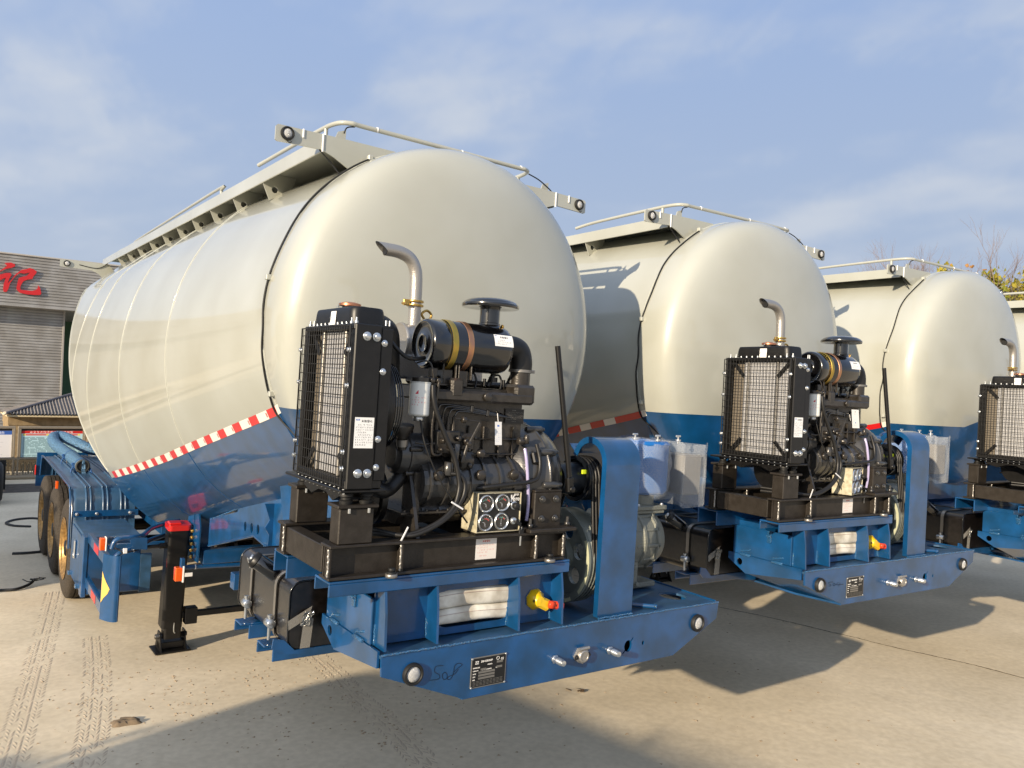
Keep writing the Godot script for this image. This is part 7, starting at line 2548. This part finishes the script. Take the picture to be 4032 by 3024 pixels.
	for d in list:
		var o := mb()
		tube(o, curve(d[3], 6), d[4], 7)
		if d[0] == "cable_scrap":
			for k in 5:
				var p: Vector3 = d[3][-1]
				tube(o, curve([p, p + Vector3(r2.randf_range(-0.06, 0.1), r2.randf_range(0.0, 0.05), r2.randf_range(-0.08, 0.08)), p + Vector3(r2.randf_range(-0.1, 0.14), 0.008, r2.randf_range(-0.12, 0.12))], 4), 0.006, 5)
		tag(obj(d[0], o, M.rubber), d[1], d[2])
	var clod := mb()
	var rows: Array = []
	var cs: Array = []
	for i in 9:
		var row := PackedVector3Array()
		for k in 9:
			var e: float = min(min(i, 8 - i), min(k, 8 - k))
			row.append(Vector3(-1.34 + 0.022 * i + r2.randf_range(-0.008, 0.008), (0.0 if e == 0 else 0.008 + r2.randf_range(0.0, 0.022)), -3.22 + 0.014 * k + 0.01 * i * 0.3 + r2.randf_range(-0.006, 0.006)))
		rows.append(row)
		cs.append(Vector3(-1.2, -0.5, -3.16))
	skin(clod, rows, cs)
	tag(obj("dirt_clod", clod, mat(s8(120, 104, 84), 0.95)), "crumpled lump of dry dirt at the edge of the foreground shadow", "dirt")
	var leaf := mb()
	for k in 5:
		var a := r2.randf() * TAU
		var p := Vector3(1.77 + r2.randf_range(-0.05, 0.05), 0.004 + k * 0.002, -2.02 + r2.randf_range(-0.03, 0.03))
		quad(leaf, p, p + Vector3(0.05 * cos(a), 0.012, 0.05 * sin(a)), p + Vector3(0.07 * cos(a + 0.5), 0.004, 0.07 * sin(a + 0.5)), p + Vector3(0.03 * cos(a + 0.9), 0.002, 0.03 * sin(a + 0.9)), Vector3.UP)
	tag(obj("dry_leaf", leaf, mat(s8(112, 90, 66), 0.9)), "small dry leaf on the concrete in front of the nearest tanker", "leaf")
	# slab joint with its crumbled edge
	var j := mb()
	var jp := curve([Vector3(4.4, 0, -5.2), Vector3(4.82, 0, -3.24), Vector3(4.95, 0, -2.74), Vector3(5.03, 0, -2.3), Vector3(5.08, 0, -1.92), Vector3(5.12, 0, -1.72), Vector3(5.14, 0, -1.43), Vector3(5.23, 0, -0.98), Vector3(5.29, 0, -0.66), Vector3(5.31, 0, -0.29), Vector3(5.4, 0, 0.6)], 12)
	for i in jp.size() - 1:
		var w0 := 0.005 + 0.006 * r2.randf()
		var off := r2.randf_range(-0.004, 0.004)
		quad(j, jp[i] + Vector3(off - w0, 0.002, 0), jp[i + 1] + Vector3(off - w0, 0.002, 0), jp[i + 1] + Vector3(off + w0, 0.002, 0), jp[i] + Vector3(off + w0, 0.002, 0), Vector3.UP)
	structure("slab_joint", j, mat(s8(84, 72, 58), 0.95))
	var dm := mat(s8(196, 180, 156), 0.95)
	track([Vector3(-1.29, 0, -7.26), Vector3(-1.35, 0, -6.82), Vector3(-1.6, 0, -5.08), Vector3(-1.73, 0, -4.21), Vector3(-1.85, 0, -3.4), Vector3(-1.96, 0, -2.7)], 0.2, 1, dm)
	track([Vector3(-1.16, 0, -5.3), Vector3(-1.28, 0, -4.26), Vector3(-1.43, 0, -3.27), Vector3(-1.56, 0, -2.59)], 0.2, 2, dm)
	track([Vector3(0.36, 0, -4.3), Vector3(0.31, 0, -3.33), Vector3(0.25, 0, -2.8), Vector3(0.24, 0, -2.23), Vector3(0.16, 0, -1.53), Vector3(0.1, 0, -1.0)], 0.2, 3, dm)
	# crumbs and grit strewn over the yard
	var gt := mb()
	for k in 700:
		var c: Vector2 = [Vector2(-0.9, -3.8), Vector2(-0.5, -3.1), Vector2(0.5, -2.2), Vector2(2.5, -1.6), Vector2(-1.4, -3.0)][k % 5]
		var p := Vector3(c.x + r2.randfn(0, 0.55 if k % 5 < 3 else 1.2), 0.0, c.y + r2.randfn(0, 0.4 if k % 5 < 3 else 0.9))
		var s := r2.randf_range(0.003, 0.011)
		var a := r2.randf() * TAU
		var top := p + Vector3(0, s * 0.6, 0)
		for q in 3:
			var p0 := p + Vector3(cos(a + q * 2.1), 0, sin(a + q * 2.1)) * s * 1.6
			var p1 := p + Vector3(cos(a + (q + 1) * 2.1), 0, sin(a + (q + 1) * 2.1)) * s * 1.6
			var nn := (p1 - p0).cross(top - p0).normalized()
			if nn.y < 0.0: nn = -nn
			tri(gt, p0, p1, top, nn, nn, nn)
	var go := obj("grit", gt, mat(s8(158, 138, 112), 0.95))
	go.set_meta("kind", "stuff")
	go.set_meta("label", "crumbs of dry mud strewn over the concrete in front")
	go.set_meta("category", "grit")

# ---------------------------------------------------------------- scene
func _ready() -> void:
	var cam := Camera3D.new()
	cam.name = "camera"
	cam.transform = Transform3D(Basis.from_euler(Vector3(deg_to_rad(1.27872), deg_to_rad(-35.42686), deg_to_rad(1.75947))), Vector3(-2.28469, 2.24391, 2.66095))
	cam.fov = 52.17
	cam.near = 0.05
	cam.far = 1500.0
	add_child(cam)
	cam.current = true
	var env := Environment.new()
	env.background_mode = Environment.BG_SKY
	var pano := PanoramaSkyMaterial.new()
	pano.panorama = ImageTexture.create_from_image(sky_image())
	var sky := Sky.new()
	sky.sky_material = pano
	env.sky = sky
	env.background_energy_multiplier = 1.0
	env.tonemap_mode = Environment.TONE_MAPPER_LINEAR
	env.tonemap_exposure = 1.75
	env.sdfgi_enabled = true
	env.ssao_enabled = true
	env.ssil_enabled = true
	var we := WorldEnvironment.new()
	we.name = "world_environment"
	we.environment = env
	add_child(we)
	var sun := DirectionalLight3D.new()
	sun.name = "sun"
	sun.light_color = Color(1.0, 0.925, 0.81)
	sun.light_energy = 1.25
	sun.light_angular_distance = 0.5
	sun.shadow_enabled = true
	sun.basis = Basis.looking_at(Vector3(0.897, -0.276, -0.345), Vector3.UP)
	add_child(sun)
	make_materials()
	make_prints()
	build_ground()
	build_background()
	var t := make_trailer()
	var poses: Array = [
		[Vector3(2.6958, 1.302, -0.0031), 1.328, -2.144, -0.715, "second cement tanker of the row, 504 scrawled on its blue front plate"],
		[Vector3(5.6323, 1.2514, 0.1943), 1.380, -2.732, -0.673, "third cement tanker of the row, its radiator cut off by the right edge"],
		[Vector3(8.72, 1.26, 0.3), 1.38, -2.7, -0.7, "farthest cement tanker, only its walkway and tank flank showing at the right edge"],
		[Vector3(-11.3, 1.264, 0.2), 1.78, 180.0, -0.97, "cement tanker out of sight on the left that throws the foreground shadow"],
		[Vector3(-11.3, 1.264, -3.1), 1.78, 0.0, -0.97, "added tanker copy out of sight on the left, placed to shade the ground by the wheels"]]  # unseen copy added to shade the rear wheels and the ground there
	for p in poses:
		var c: Node3D = t.duplicate()
		c.name = numbered("tanker_trailer")
		add_child(c)
		c.transform = Transform3D(Basis.from_euler(Vector3(deg_to_rad(p[1]), deg_to_rad(p[2]), deg_to_rad(p[3]))), p[0])
		c.set_meta("label", p[4])
	var second: Node3D = get_node("tanker_trailer_001")
	second.get_node("front_plate/scrawled_number").mesh = scrawl(504)
	var gb: Node3D = second.get_node("gauge_box")
	gb.rotation.y = 0.3
	var tg: MeshInstance3D = second.get_node("hanging_tag")
	tg.mesh = sheet(Vector3(-0.43, 0.95, -0.10), Vector3(-0.355, 0.95, -0.10), Vector3(-0.352, 0.835, -0.09), Vector3(-0.427, 0.835, -0.09))
	tg.material_override = M.card_print
	# longer red fields at the front end of the strips on the two tankers behind
	for nm in ["tanker_trailer_001", "tanker_trailer_002"]:
		var sh: Node3D = get_node(nm).get_node("tank_shell")
		sh.get_node("reflective_strip_001").mesh = strip_mesh(-1.472, 0.282)
		sh.get_node("reflective_strip_002").free()
		for k in range(3, 24):
			var q: MeshInstance3D = sh.get_node("reflective_strip_%03d" % k)
			q.material_override = M.tape_white if k % 2 == 1 else M.tape_red
		for c in sh.get_children():
			if c.name.begins_with("stamp"): c.free()
	build_loose()
